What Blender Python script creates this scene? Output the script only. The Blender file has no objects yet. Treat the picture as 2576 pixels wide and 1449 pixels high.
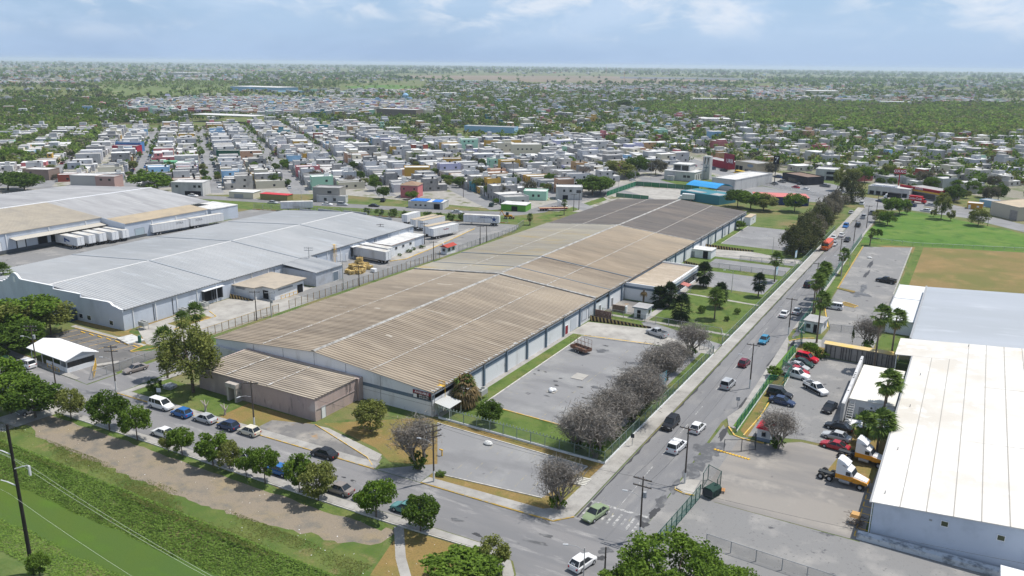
import bpy, math, random
import numpy as np
from mathutils import Vector, Matrix
random.seed(11); rng = np.random.default_rng(11)
sc = bpy.context.scene; C = sc.collection
# ------------------------------------------------------------------ camera
CX, CY, F, HC = 1288., 724.5, 2040., 60.
SL, Y0 = 0.01145, 161.5
_p1 = np.array([-1288., -((Y0-SL*1288)-CY), F]); _p2 = np.array([1288., -((Y0+SL*1288)-CY), F])
_up = np.cross(_p2, _p1); _up /= np.linalg.norm(_up)
if _up[1] < 0: _up = -_up
_A = np.array([2500.-CX, -((Y0+SL*(2500.-CX))-CY), F]); _A /= np.linalg.norm(_A)
_X = -np.cross(_A, _up); _X /= np.linalg.norm(_X)
RR = np.array([_X, _A, _up])
def G(px, py, z=0.):
    'ground point (metres) seen at a pixel of the 2576x1449 survey picture'
    d = RR @ np.array([px-CX, -(py-CY), F]); t = (z-HC)/d[2]
    return (d[0]*t, d[1]*t)
def PX(x, y, z=0.):
    d = RR.T @ np.array([x, y, z-HC]); return (CX+F*d[0]/d[2], CY-F*d[1]/d[2]) if d[2] > 1 else (-9999, -9999)
cam = bpy.data.cameras.new('camera'); co = bpy.data.objects.new('camera', cam); C.objects.link(co)
_r, _u, _f = RR @ np.array([1, 0, 0.]), RR @ np.array([0, 1., 0]), RR @ np.array([0, 0, 1.])
M = Matrix(((_r[0], _u[0], -_f[0], 0), (_r[1], _u[1], -_f[1], 0), (_r[2], _u[2], -_f[2], HC), (0, 0, 0, 1)))
co.matrix_world = M
cam.sensor_width = 36; cam.lens = 36*F/2576; cam.clip_start = 1; cam.clip_end = 90000
sc.camera = co
# ------------------------------------------------------------------ world, sun, exposure
SUN_EL, SUN_AZ = math.radians(64), math.radians(50)      # azimuth measured from +X towards +Y
w = bpy.data.worlds.new('World'); sc.world = w; w.use_nodes = True
nt = w.node_tree; N = nt.nodes; L = nt.links; N.clear()
out = N.new('ShaderNodeOutputWorld'); bg = N.new('ShaderNodeBackground'); bg.inputs[1].default_value = 0.095
sky = N.new('ShaderNodeTexSky'); sky.sky_type = 'NISHITA'; sky.sun_disc = False
sky.sun_elevation = SUN_EL; sky.sun_rotation = math.pi/2-SUN_AZ; sky.altitude = 0
sky.air_density = 1.0; sky.dust_density = 0.2; sky.ozone_density = 3.0
tc = N.new('ShaderNodeTexCoord'); sep = N.new('ShaderNodeSeparateXYZ'); L.new(tc.outputs['Generated'], sep.inputs[0])
def vmath(op, a, b):
    m = N.new('ShaderNodeVectorMath'); m.operation = op
    for i, v in enumerate((a, b)):
        if hasattr(v, 'links'): L.new(v, m.inputs[i])
        else: m.inputs[i].default_value = v
    return m
def smath(op, a, b=0.):
    m = N.new('ShaderNodeMath'); m.operation = op
    for i, v in enumerate((a, b)):
        if hasattr(v, 'links'): L.new(v, m.inputs[i])
        else: m.inputs[i].default_value = v
    return m.outputs[0]
# cloud deck: directions projected on a flat layer, so that clouds shrink to the horizon
zz = smath('ADD', smath('MAXIMUM', sep.outputs[2], 0.0), 0.11)
comb = N.new('ShaderNodeCombineXYZ'); L.new(smath('DIVIDE', sep.outputs[0], zz), comb.inputs[0]); L.new(smath('DIVIDE', sep.outputs[1], zz), comb.inputs[1])
def cloud(scale, lo, hi, det=7, off=0., rough=.6):
    n = N.new('ShaderNodeTexNoise'); n.inputs['Scale'].default_value = scale; n.inputs['Detail'].default_value = det; n.inputs['Roughness'].default_value = rough
    v = vmath('ADD', comb.outputs[0], (off, off*.7, off)); L.new(v.outputs[0], n.inputs['Vector'])
    r = N.new('ShaderNodeMapRange'); r.interpolation_type = 'SMOOTHSTEP'; r.inputs[1].default_value = lo; r.inputs[2].default_value = hi
    L.new(n.outputs[0], r.inputs[0]); return r.outputs[0]
def wmix(fac, a, b):
    m = N.new('ShaderNodeMix'); m.data_type = 'RGBA'
    for i, v in ((0, fac), (6, a), (7, b)):
        if hasattr(v, 'links'): L.new(v, m.inputs[i])
        else: m.inputs[i].default_value = v if not isinstance(v, tuple) else (*v, 1)
    return m.outputs[2]
low = N.new('ShaderNodeMapRange'); low.inputs[1].default_value = 0.0; low.inputs[2].default_value = 0.22; low.inputs[3].default_value = .88; low.inputs[4].default_value = .0
L.new(sep.outputs[2], low.inputs[0])
blue = N.new('ShaderNodeMapRange'); blue.inputs[1].default_value = 0.; blue.inputs[2].default_value = .075
L.new(sep.outputs[2], blue.inputs[0])
bluecol = wmix(blue.outputs[0], (3.2, 4.9, 7.9), (3.5, 5.5, 8.9))
skycol = wmix(low.outputs[0], sky.outputs[0], bluecol)
fade = N.new('ShaderNodeMapRange'); fade.interpolation_type = 'SMOOTHSTEP'; fade.inputs[1].default_value = 0.012; fade.inputs[2].default_value = .06
L.new(sep.outputs[2], fade.inputs[0])
cb2 = N.new('ShaderNodeCombineXYZ'); L.new(sep.outputs[0], cb2.inputs[0]); L.new(sep.outputs[1], cb2.inputs[1]); L.new(smath('MULTIPLY', sep.outputs[2], 2.6), cb2.inputs[2])
def puff(scale, lo, hi, det, off):
    n = N.new('ShaderNodeTexNoise'); n.inputs['Scale'].default_value = scale; n.inputs['Detail'].default_value = det; n.inputs['Roughness'].default_value = .58; n.inputs['Distortion'].default_value = .35
    v = vmath('ADD', cb2.outputs[0], (off, off*.7, off)); L.new(v.outputs[0], n.inputs['Vector']); r = N.new('ShaderNodeMapRange'); r.interpolation_type = 'SMOOTHSTEP'; r.inputs[1].default_value = lo; r.inputs[2].default_value = hi
    L.new(n.outputs[0], r.inputs[0]); return r.outputs[0]
c1 = smath('MULTIPLY', puff(6., .42, .66, 6, 1.3), smath('MULTIPLY', fade.outputs[0], .5))
c2 = smath('MULTIPLY', smath('MULTIPLY', puff(15., .43, .68, 9, 4.7), puff(5., .34, .55, 3, 2.2)), smath('MULTIPLY', fade.outputs[0], .7))
c3 = smath('MULTIPLY', puff(2.5, .40, .62, 4, 7.1), .35)
veil = wmix(c3, skycol, (5.6, 7.3, 9.6))
g1 = wmix(c1, veil, (6.6, 7.9, 9.8))
g2 = wmix(c2, g1, (8.6, 9.1, 9.9))
L.new(g2, bg.inputs[0]); L.new(bg.outputs[0], out.inputs[0])
sd = bpy.data.lights.new('sun', 'SUN'); sd.energy = 4.9; sd.angle = math.radians(.53); sd.color = (1, .955, .89)
so = bpy.data.objects.new('sun', sd); C.objects.link(so)
_sv = Vector((math.cos(SUN_EL)*math.cos(SUN_AZ), math.cos(SUN_EL)*math.sin(SUN_AZ), math.sin(SUN_EL)))
so.rotation_euler = _sv.to_track_quat('Z', 'Y').to_euler(); so.location = (0, 0, 80)
vs = sc.view_settings; vs.view_transform = 'Standard'; vs.look = 'None'; vs.gamma = 1; vs.use_curve_mapping = False; vs.exposure = 0.04
sc.cycles.max_bounces = 6; sc.cycles.diffuse_bounces = 3; sc.cycles.glossy_bounces = 2; sc.cycles.transparent_max_bounces = 10
sc.cycles.volume_bounces = 1; sc.cycles.use_adaptive_sampling = True; sc.cycles.adaptive_threshold = .02
sc.cycles.use_denoising = True
# ------------------------------------------------------------------ helpers
def tag(o, label=None, cat=None, group=None, kind=None):
    if label: o['label'] = label
    if cat: o['category'] = cat
    if group: o['group'] = group
    if kind: o['kind'] = kind
    return o
def thing(name, label, cat, loc=(0, 0, 0), rot=0., group=None):
    o = bpy.data.objects.new(name, None); C.objects.link(o); o.location = loc; o.rotation_euler = (0, 0, rot); o.empty_display_size = .3
    return tag(o, label, cat, group)
def link(name, me, parent=None, loc=(0, 0, 0), rot=(0, 0, 0), scale=None):
    o = bpy.data.objects.new(name, me); C.objects.link(o); o.parent = parent; o.location = loc; o.rotation_euler = rot
    if scale: o.scale = scale
    return o
def copy_tree(o, parent=None):
    c = o.copy(); C.objects.link(c); c.parent = parent
    for ch in o.children: copy_tree(ch, c)
    return c
MC = {}
def mat(name, base, layers=(), rough=.85, spec=.25, bump=None, metal=0., rib=None, emit=None):
    if name in MC: return MC[name]
    m = bpy.data.materials.new(name); m.use_nodes = True; nt = m.node_tree; N = nt.nodes; L = nt.links
    b = N['Principled BSDF']; b.inputs['Roughness'].default_value = rough; b.inputs['Specular IOR Level'].default_value = spec; b.inputs['Metallic'].default_value = metal
    b.inputs['Base Color'].default_value = (*base, 1)
    cur = None
    tcn = N.new('ShaderNodeTexCoord')
    def noise(scale, st, det=5, rg=.6):
        mp = N.new('ShaderNodeMapping'); mp.inputs['Scale'].default_value = (st[0]*scale, st[1]*scale, st[2]*scale); L.new(tcn.outputs['Object'], mp.inputs[0])
        n = N.new('ShaderNodeTexNoise'); n.inputs['Scale'].default_value = 1; n.inputs['Detail'].default_value = det; n.inputs['Roughness'].default_value = rg
        L.new(mp.outputs[0], n.inputs['Vector']); return n.outputs[0]
    def mixin(fac, col):
        nonlocal cur
        mx = N.new('ShaderNodeMix'); mx.data_type = 'RGBA'; L.new(fac, mx.inputs[0])
        if cur is None: mx.inputs[6].default_value = (*base, 1)
        else: L.new(cur, mx.inputs[6])
        mx.inputs[7].default_value = (*col, 1); cur = mx.outputs[2]
    for ly in layers:
        col, scale, lo, hi = ly[:4]; st = ly[4] if len(ly) > 4 else (1, 1, 1); mxv = ly[5] if len(ly) > 5 else 1.
        r = N.new('ShaderNodeMapRange'); r.inputs[1].default_value = lo; r.inputs[2].default_value = hi; r.inputs[4].default_value = mxv
        L.new(noise(scale, st), r.inputs[0]); mixin(r.outputs[0], col)
    if rib:   # (axis, pitch, colour, strength): dirt lying in the valleys of ribbed sheet
        ax, pitch, col, st = rib
        sp = N.new('ShaderNodeSeparateXYZ'); L.new(tcn.outputs['Object'], sp.inputs[0])
        a = N.new('ShaderNodeMath'); a.operation = 'MULTIPLY'; a.inputs[1].default_value = 2*math.pi/pitch; L.new(sp.outputs[ax], a.inputs[0])
        s_ = N.new('ShaderNodeMath'); s_.operation = 'SINE'; L.new(a.outputs[0], s_.inputs[0])
        r = N.new('ShaderNodeMapRange'); r.inputs[1].default_value = -.1; r.inputs[2].default_value = .5; r.inputs[3].default_value = st; r.inputs[4].default_value = 0; L.new(s_.outputs[0], r.inputs[0])
        n_ = noise(.35, (.25, 1.4, 1) if ax == 1 else (1.4, .25, 1)); r2 = N.new('ShaderNodeMapRange'); r2.inputs[1].default_value = .3; r2.inputs[2].default_value = .65; r2.inputs[3].default_value = .45; L.new(n_, r2.inputs[0])
        mu = N.new('ShaderNodeMath'); mu.operation = 'MULTIPLY'; L.new(r.outputs[0], mu.inputs[0]); L.new(r2.outputs[0], mu.inputs[1])
        mixin(mu.outputs[0], col)
    if cur is not None: L.new(cur, b.inputs['Base Color'])
    if bump:
        bn = N.new('ShaderNodeBump'); bn.inputs['Strength'].default_value = bump[0]; bn.inputs['Distance'].default_value = bump[2] if len(bump) > 2 else .1
        L.new(noise(bump[1], (1, 1, 1)), bn.inputs['Height']); L.new(bn.outputs[0], b.inputs['Normal'])
    MC[name] = m; return m
def leafmat(name, c, c2, trans=.3):
    if name in MC: return MC[name]
    m = bpy.data.materials.new(name); m.use_nodes = True; nt = m.node_tree; N = nt.nodes; L = nt.links; N.clear()
    o = N.new('ShaderNodeOutputMaterial'); g = N.new('ShaderNodeNewGeometry'); tcn = N.new('ShaderNodeTexCoord')
    n = N.new('ShaderNodeTexNoise'); n.inputs['Scale'].default_value = .5; n.inputs['Detail'].default_value = 3; L.new(tcn.outputs['Object'], n.inputs['Vector'])
    ad = N.new('ShaderNodeMath'); ad.operation = 'ADD'; L.new(g.outputs['Random Per Island'], ad.inputs[0]); L.new(n.outputs[0], ad.inputs[1])
    r = N.new('ShaderNodeMapRange'); r.inputs[1].default_value = .4; r.inputs[2].default_value = 1.5; L.new(ad.outputs[0], r.inputs[0])
    mx = N.new('ShaderNodeMix'); mx.data_type = 'RGBA'; L.new(r.outputs[0], mx.inputs[0]); mx.inputs[6].default_value = (*c, 1); mx.inputs[7].default_value = (*c2, 1)
    d = N.new('ShaderNodeBsdfDiffuse'); t = N.new('ShaderNodeBsdfTranslucent'); s = N.new('ShaderNodeMixShader'); s.inputs[0].default_value = trans
    L.new(mx.outputs[2], d.inputs[0]); L.new(mx.outputs[2], t.inputs[0]); L.new(d.outputs[0], s.inputs[1]); L.new(t.outputs[0], s.inputs[2]); L.new(s.outputs[0], o.inputs[0])
    MC[name] = m; return m
def netmat(name, col, alpha):
    if name in MC: return MC[name]
    m = bpy.data.materials.new(name); m.use_nodes = True; nt = m.node_tree; N = nt.nodes; L = nt.links; N.clear()
    o = N.new('ShaderNodeOutputMaterial'); d = N.new('ShaderNodeBsdfDiffuse'); d.inputs[0].default_value = (*col, 1); t = N.new('ShaderNodeBsdfTransparent')
    s = N.new('ShaderNodeMixShader'); s.inputs[0].default_value = alpha; L.new(t.outputs[0], s.inputs[1]); L.new(d.outputs[0], s.inputs[2]); L.new(s.outputs[0], o.inputs[0])
    MC[name] = m; return m
class MB:
    def __init__(s): s.v = []; s.f = []; s.m = []
    def add(s, vs, fs, mi=0):
        n = len(s.v); s.v += [tuple(map(float, q)) for q in vs]; s.f += [tuple(n+i for i in f) for f in fs]; s.m += [mi]*len(fs); return s
    def box(s, x0, x1, y0, y1, z0, z1, mi=0, top=None):
        v = [(x0, y0, z0), (x1, y0, z0), (x1, y1, z0), (x0, y1, z0), (x0, y0, z1), (x1, y0, z1), (x1, y1, z1), (x0, y1, z1)]
        s.add(v, [(0, 3, 2, 1), (0, 1, 5, 4), (1, 2, 6, 5), (2, 3, 7, 6), (3, 0, 4, 7)], mi); n = len(s.v)-8
        s.f.append((n+4, n+5, n+6, n+7)); s.m.append(mi if top is None else top); return s
    def rbox(s, c, d, z0, z1, w, mi=0, n=1):
        'box along ground segment c->d of width w'
        dx, dy = d[0]-c[0], d[1]-c[1]; l = math.hypot(dx, dy) or 1; nx, ny = -dy/l*w/2, dx/l*w/2
        return s.prism([(c[0]-nx, c[1]-ny), (d[0]-nx, d[1]-ny), (d[0]+nx, d[1]+ny), (c[0]+nx, c[1]+ny)], z0, z1, mi)
    def prism(s, pts, z0, z1, mi=0, top=None):
        a = sum(pts[i][0]*pts[(i+1) % len(pts)][1]-pts[(i+1) % len(pts)][0]*pts[i][1] for i in range(len(pts)))
        if a < 0: pts = pts[::-1]
        k = len(pts); s.add([(*p, z0) for p in pts]+[(*p, z1) for p in pts], [(i, (i+1) % k, k+(i+1) % k, k+i) for i in range(k)]+[tuple(range(k))[::-1]], mi)
        n = len(s.v)-2*k; s.f.append(tuple(n+k+i for i in range(k))); s.m.append(mi if top is None else top); return s
    def xprism(s, pts, y0, y1, mi=0):
        'outline in (x,z) extruded along y'
        k = len(pts); s.add([(p[0], y0, p[1]) for p in pts]+[(p[0], y1, p[1]) for p in pts], [(i, k+i, k+(i+1) % k, (i+1) % k) for i in range(k)]+[tuple(range(k)), tuple(range(k, 2*k))[::-1]], mi); return s
    def yprism(s, pts, x0, x1, mi=0):
        k = len(pts); s.add([(x0, p[0], p[1]) for p in pts]+[(x1, p[0], p[1]) for p in pts], [(i, (i+1) % k, k+(i+1) % k, k+i) for i in range(k)]+[tuple(range(k))[::-1], tuple(range(k, 2*k))], mi); return s
    def cyl(s, a, b, r0, r1=None, n=6, mi=0, cap=True):
        a, b = Vector(a), Vector(b); r1 = r0 if r1 is None else r1; d = (b-a).normalized()
        q = d.orthogonal().normalized(); t = d.cross(q)
        vs = [a+(q*math.cos(2*math.pi*i/n)+t*math.sin(2*math.pi*i/n))*r0 for i in range(n)]+[b+(q*math.cos(2*math.pi*i/n)+t*math.sin(2*math.pi*i/n))*r1 for i in range(n)]
        fs = [(i, (i+1) % n, n+(i+1) % n, n+i) for i in range(n)]
        if cap: fs += [tuple(range(n))[::-1], tuple(range(n, 2*n))]
        return s.add(vs, fs, mi)
    def loft(s, rings, mi=0, cap=True):
        k = len(rings[0]); vs = [p for r in rings for p in r]; fs = []
        for j in range(len(rings)-1):
            fs += [(j*k+i, j*k+(i+1) % k, (j+1)*k+(i+1) % k, (j+1)*k+i) for i in range(k)]
        if cap: fs += [tuple(range(k))[::-1], tuple((len(rings)-1)*k+i for i in range(k))]
        return s.add(vs, fs, mi)
    def mesh(s, name, mats, smooth=False):
        me = bpy.data.meshes.new(name); me.from_pydata(s.v, [], s.f)
        for m in (mats if isinstance(mats, (list, tuple)) else [mats]): me.materials.append(m)
        if any(s.m): me.polygons.foreach_set('material_index', s.m)
        if smooth: me.polygons.foreach_set('use_smooth', [True]*len(s.f))
        me.update(); return me
    def build(s, name, mats, parent=None, loc=(0, 0, 0), rot=(0, 0, 0), smooth=False):
        return link(name, s.mesh(name, mats, smooth), parent, loc, rot)
def np_mesh(name, v, f, mats, mi=None):
    k = f.shape[1]; me = bpy.data.meshes.new(name); me.vertices.add(len(v)); me.vertices.foreach_set('co', v.astype(np.float32).ravel())
    me.loops.add(f.size); me.loops.foreach_set('vertex_index', f.astype(np.int32).ravel()); me.polygons.add(len(f))
    me.polygons.foreach_set('loop_start', np.arange(0, f.size, k, dtype=np.int32))
    for m in mats: me.materials.append(m)
    if mi is not None: me.polygons.foreach_set('material_index', mi.astype(np.int32))
    me.polygons.foreach_set('use_smooth', np.zeros(len(f), bool)); me.update(calc_edges=True); return me
def lettering(txt, parent, loc, rot, size, m, align='CENTER', name='lettering'):
    cu = bpy.data.curves.new('t', 'FONT'); cu.body = txt; cu.size = size; cu.extrude = .01; cu.align_x = align; cu.align_y = 'CENTER'; cu.resolution_u = 2
    cu.offset = size*.012
    o = bpy.data.objects.new('t', cu); C.objects.link(o); dg = bpy.context.evaluated_depsgraph_get()
    me = bpy.data.meshes.new_from_object(o.evaluated_get(dg)); bpy.data.objects.remove(o); me.materials.clear(); me.materials.append(m)
    return link(name, me, parent, loc, rot)
ORD = lambda n: '%d%s' % (n, 'th' if 10 < n % 100 < 20 else {1: 'st', 2: 'nd', 3: 'rd'}.get(n % 10, 'th'))
# ------------------------------------------------------------------ materials
A_dark = (.085, .085, .088)
ASPH = mat('asphalt_road', (.20, .20, .205), [((.165, .165, .17), .06, .4, .62, (3, .6, 1)), ((.24, .235, .23), .25, .52, .7, (2, .5, 1)), ((.11, .11, .115), .9, .64, .70), ((.17, .17, .17), 6, .45, .7, (1, 1, 1), .5)], bump=(.2, 8))
ASPHS = mat('asphalt_street', (.215, .21, .21), [((.17, .17, .175), .05, .42, .6, (.6, 3, 1)), ((.33, .32, .31), .3, .55, .72, (.5, 2, 1)), ((.10, .10, .105), .55, .68, .71), ((.17, .17, .17), 6, .45, .7, (1, 1, 1), .5)], bump=(.2, 8))
ASPHP = mat('asphalt_parking', (.225, .225, .228), [((.285, .285, .28), .12, .5, .7), ((.12, .12, .125), .42, .67, .69), ((.17, .17, .175), .08, .5, .62, (1, 2, 1), .7), ((.2, .2, .2), 5, .45, .7, (1, 1, 1), .4)], bump=(.2, 8))
ASPHW = mat('asphalt_worn', (.205, .203, .20), [((.29, .28, .265), .16, .5, .68), ((.09, .09, .095), .33, .63, .67), ((.13, .13, .13), 2.2, .6, .68)], bump=(.2, 6))
ASPHD = mat('asphalt_dark', (.125, .122, .118), [((.19, .18, .17), .2, .45, .68), ((.05, .05, .05), .8, .6, .66), ((.24, .23, .21), 1.5, .68, .74)], bump=(.3, 4))
FORE = mat('forecourt_concrete', (.265, .245, .22), [((.20, .19, .18), .09, .42, .6, (.5, 2, 1)), ((.33, .305, .27), .2, .55, .7), ((.13, .125, .12), .7, .68, .71), ((.2, .19, .18), 5, .45, .7, (1, 1, 1), .4)], bump=(.15, 8))
CONC = mat('pale_concrete', (.36, .345, .315), [((.27, .255, .235), .35, .45, .65), ((.44, .42, .385), .15, .5, .7), ((.22, .21, .2), 1.6, .64, .7)], bump=(.2, 5))
WALK = mat('sidewalk_concrete', (.33, .318, .295), [((.26, .25, .235), .5, .42, .65), ((.20, .19, .18), 2.5, .6, .7), ((.42, .405, .38), .12, .5, .7)], bump=(.2, 5))
KERBY = mat('yellow_kerb', (.62, .40, .08), [((.45, .40, .30), 1.2, .5, .62)])
KERBG = mat('grey_kerb', (.52, .50, .46), [((.33, .32, .30), 1, .5, .65)])
GRASS = mat('lawn', (.105, .155, .034), [((.165, .165, .055), .12, .48, .66), ((.06, .105, .02), .35, .5, .66), ((.22, .18, .075), .22, .62, .74), ((.05, .085, .018), 4, .45, .68, (1, 1, 1), .6)], bump=(.6, 7), rough=1)
GRASSD = mat('dry_lawn', (.235, .165, .06), [((.16, .16, .045), .13, .45, .62), ((.30, .20, .085), .4, .55, .7), ((.10, .13, .03), .3, .62, .74), ((.12, .09, .035), 4, .45, .7, (1, 1, 1), .6)], bump=(.6, 7), rough=1)
GROUND = mat('open_ground', (.115, .15, .045), [((.20, .16, .075), .05, .45, .62), ((.06, .11, .022), .15, .5, .64), ((.26, .22, .15), .02, .58, .7), ((.07, .10, .025), 3, .45, .7, (1, 1, 1), .55)], bump=(.6, 5), rough=1)
FIELDG = mat('green_field', (.085, .175, .026), [((.13, .20, .04), .06, .45, .62), ((.05, .125, .016), .16, .5, .66), ((.055, .10, .018), 3.5, .45, .7, (1, 1, 1), .6)], bump=(.6, 5), rough=1)
FIELDB = mat('brown_field', (.225, .160, .068), [((.145, .145, .045), .035, .42, .6), ((.28, .19, .085), .1, .5, .68), ((.12, .10, .035), 2.5, .45, .7, (1, 1, 1), .5)], bump=(.6, 5), rough=1)
DIRT = mat('bare_soil', (.245, .205, .155), [((.30, .235, .13), .2, .5, .68), ((.175, .16, .135), .4, .48, .66), ((.42, .38, .31), 2.2, .68, .74), ((.10, .09, .075), 5, .5, .75, (1, 1, 1), .6)], bump=(.5, 5), rough=1)
GRAVEL = mat('gravel_patch', (.17, .165, .16), [((.30, .28, .25), .12, .47, .62), ((.34, .22, .11), .3, .6, .72), ((.13, .13, .13), .9, .55, .7)], bump=(.5, 5), rough=1)
WATER = mat('algae_water', (.088, .128, .022), [((.068, .118, .030), .03, .4, .65, (1, 1, 1)), ((.080, .145, .02), .35, .52, .75, (.5, 1, 1)), ((.04, .085, .012), 5, .5, .68, (1, 1, 1), .5), ((.16, .18, .08), 2.2, .70, .76)], rough=.6, spec=.05, bump=(.3, 6))
WHITEP = mat('white_paint_wall', (.70, .715, .73), [((.50, .50, .49), .3, .55, .75, (1, 1, .3)), ((.40, .38, .35), 1.2, .66, .76, (1, 1, .3))])
BLUEW = mat('pale_blue_wall', (.50, .545, .61), [((.42, .455, .51), .25, .5, .7, (1, 1, .4)), ((.33, .34, .36), 1.1, .68, .76, (1, 1, .3))])
GREYW = mat('stained_white_wall', (.58, .58, .59), [((.42, .42, .42), .3, .48, .66, (1, 1, .25)), ((.25, .24, .23), 1.0, .66, .76, (1.5, 1, .25))])
PINKW = mat('dusty_pink_wall', (.44, .345, .315), [((.33, .27, .255), .3, .45, .65, (1, 1, .3)), ((.18, .16, .155), 1.0, .62, .74, (1.5, 1, .25)), ((.52, .45, .42), .2, .6, .7)])
BANDB = mat('slate_blue_band', (.13, .18, .235), [((.20, .23, .26), .6, .5, .7)])
DARKM = mat('dark_metal', (.05, .055, .06)); GREYM = mat('grey_metal', (.32, .33, .34), rough=.5); WHITEM = mat('white_metal', (.75, .76, .77), rough=.5)
GLASS = mat('dark_glass', (.02, .025, .03), rough=.08, spec=.6)
BLACK = mat('black_opening', (.012, .012, .013)); REDP = mat('red_paint', (.42, .03, .035), rough=.5); YELP = mat('yellow_paint', (.66, .40, .05), [((.5, .36, .16), 1.5, .58, .68)])
RIB = .85
R_TAN = mat('tan_ribbed_roof', (.42, .35, .265), [((.32, .27, .21), .12, .42, .62, (.25, 1, 1)), ((.50, .43, .34), .3, .55, .72, (.2, 1.5, 1)), ((.20, .175, .15), .5, .62, .76, (.12, 2, 1))], rib=(1, RIB, (.14, .112, .085), .9))
R_TAN2 = mat('weathered_tan_roof', (.44, .36, .265), [((.33, .28, .215), .1, .42, .62, (.25, 1, 1)), ((.16, .14, .12), .45, .62, .76, (.1, 2, 1))], rib=(1, RIB, (.17, .135, .10), .7))
R_GREYL = mat('greyish_tan_roof', (.42, .385, .31), [((.33, .31, .27), .1, .42, .62, (.25, 1, 1)), ((.46, .36, .18), .16, .55, .7, (.3, 1, 1)), ((.22, .20, .18), .45, .62, .76, (.1, 2, 1))], rib=(1, RIB, (.22, .19, .14), .6))
R_DARK = mat('dark_weathered_roof', (.165, .15, .138), [((.235, .20, .17), .12, .45, .65, (.25, 1, 1)), ((.10, .092, .088), .5, .55, .72, (.1, 2, 1)), ((.28, .26, .24), 1.2, .7, .76, (.1, 2, 1))], rib=(1, RIB, (.085, .075, .07), .6))
R_BLUE = mat('blue_grey_ribbed_roof', (.445, .45, .45), [((.37, .38, .385), .06, .42, .62, (.3, 1, 1)), ((.48, .50, .515), .3, .55, .72, (.2, 1.5, 1)), ((.30, .30, .30), .6, .7, .78, (.15, 2, 1))], rib=(1, .82, (.20, .215, .235), .9), rough=.85)
R_CGREY = mat('grey_streaked_roof', (.43, .43, .43), [((.32, .32, .325), .15, .42, .62, (.2, 1.2, 1)), ((.55, .55, .54), .5, .55, .72, (.12, 2, 1))], rib=(1, RIB, (.28, .27, .27), .6))
R_BEIGE = mat('beige_roof', (.46, .38, .27), [((.38, .32, .24), .2, .45, .65), ((.25, .22, .18), 1, .64, .75)])
R_WHITE = mat('white_sheet_roof', (.645, .62, .575), [((.56, .525, .465), .07, .46, .66), ((.58, .49, .36), .13, .62, .80, (1, .3, 1)), ((.74, .735, .72), .3, .5, .7), ((.50, .48, .45), 1.4, .66, .74, (.4, 3, 1), .5)], rough=.6)
R_SILV = mat('silver_ribbed_roof', (.50, .525, .56), [((.44, .465, .49), .06, .42, .62, (.2, 1, 1)), ((.57, .59, .62), .2, .55, .7, (.2, 1, 1))], rib=(1, .7, (.42, .46, .50), .6), rough=.5)
R_FLAT = mat('white_flat_roof', (.60, .595, .58), [((.44, .435, .42), .25, .46, .66), ((.28, .275, .27), .8, .6, .72)])
R_FLATG = mat('grey_flat_roof', (.36, .355, .35), [((.25, .25, .25), .3, .45, .65), ((.5, .5, .49), .6, .58, .7)])
FLASH = mat('pale_flashing', (.38, .375, .355), [((.23, .22, .205), .9, .42, .6)])
WOODP = mat('weathered_wood', (.085, .07, .06)); POLEC = mat('concrete_pole', (.42, .41, .39)); POLEB = mat('tarred_pole', (.022, .02, .019))
BARK = mat('bark', (.14, .11, .085), [((.08, .065, .05), 3, .4, .6)]); TWIG = mat('bare_twig', (.29, .245, .205), [((.17, .145, .12), 2, .4, .6)]); PALMB = mat('palm_bark', (.20, .155, .115), [((.12, .095, .075), 6, .4, .6, (1, 1, 4))])
L1 = leafmat('leaf_mid_green', (.065, .115, .018), (.17, .26, .045)); L2 = leafmat('leaf_dark_green', (.045, .085, .016), (.12, .185, .036)); L3 = leafmat('leaf_olive', (.10, .125, .03), (.25, .27, .08))
L4 = leafmat('leaf_bright', (.06, .12, .015), (.17, .26, .04)); M1 = leafmat('scrub_green', (.11, .17, .035), (.24, .33, .08), .4); M2 = leafmat('scrub_deep', (.075, .12, .03), (.16, .23, .06), .4); M3 = leafmat('scrub_olive', (.14, .165, .05), (.27, .29, .10), .4); M4 = leafmat('scrub_bright', (.14, .235, .035), (.29, .42, .08), .4); M5 = leafmat('scrub_dusty', (.17, .165, .11), (.28, .27, .19), .4)
L5 = leafmat('leaf_dusty', (.085, .085, .055), (.17, .16, .11)); LP = leafmat('palm_frond', (.055, .10, .022), (.17, .24, .06)); TWM = leafmat('twig_haze', (.15, .135, .118), (.32, .295, .262), .1); LC = leafmat('casuarina_needles', (.05, .065, .025), (.13, .135, .06)); LG = leafmat('casuarina_grey', (.12, .11, .075), (.23, .21, .16)); LPD = leafmat('palm_dark_frond', (.018, .035, .014), (.05, .075, .03)); LDRY = leafmat('dry_frond', (.11, .085, .045), (.30, .22, .11))
LAWNB = leafmat('grass_blade', (.085, .155, .028), (.21, .31, .07), .35)
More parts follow.
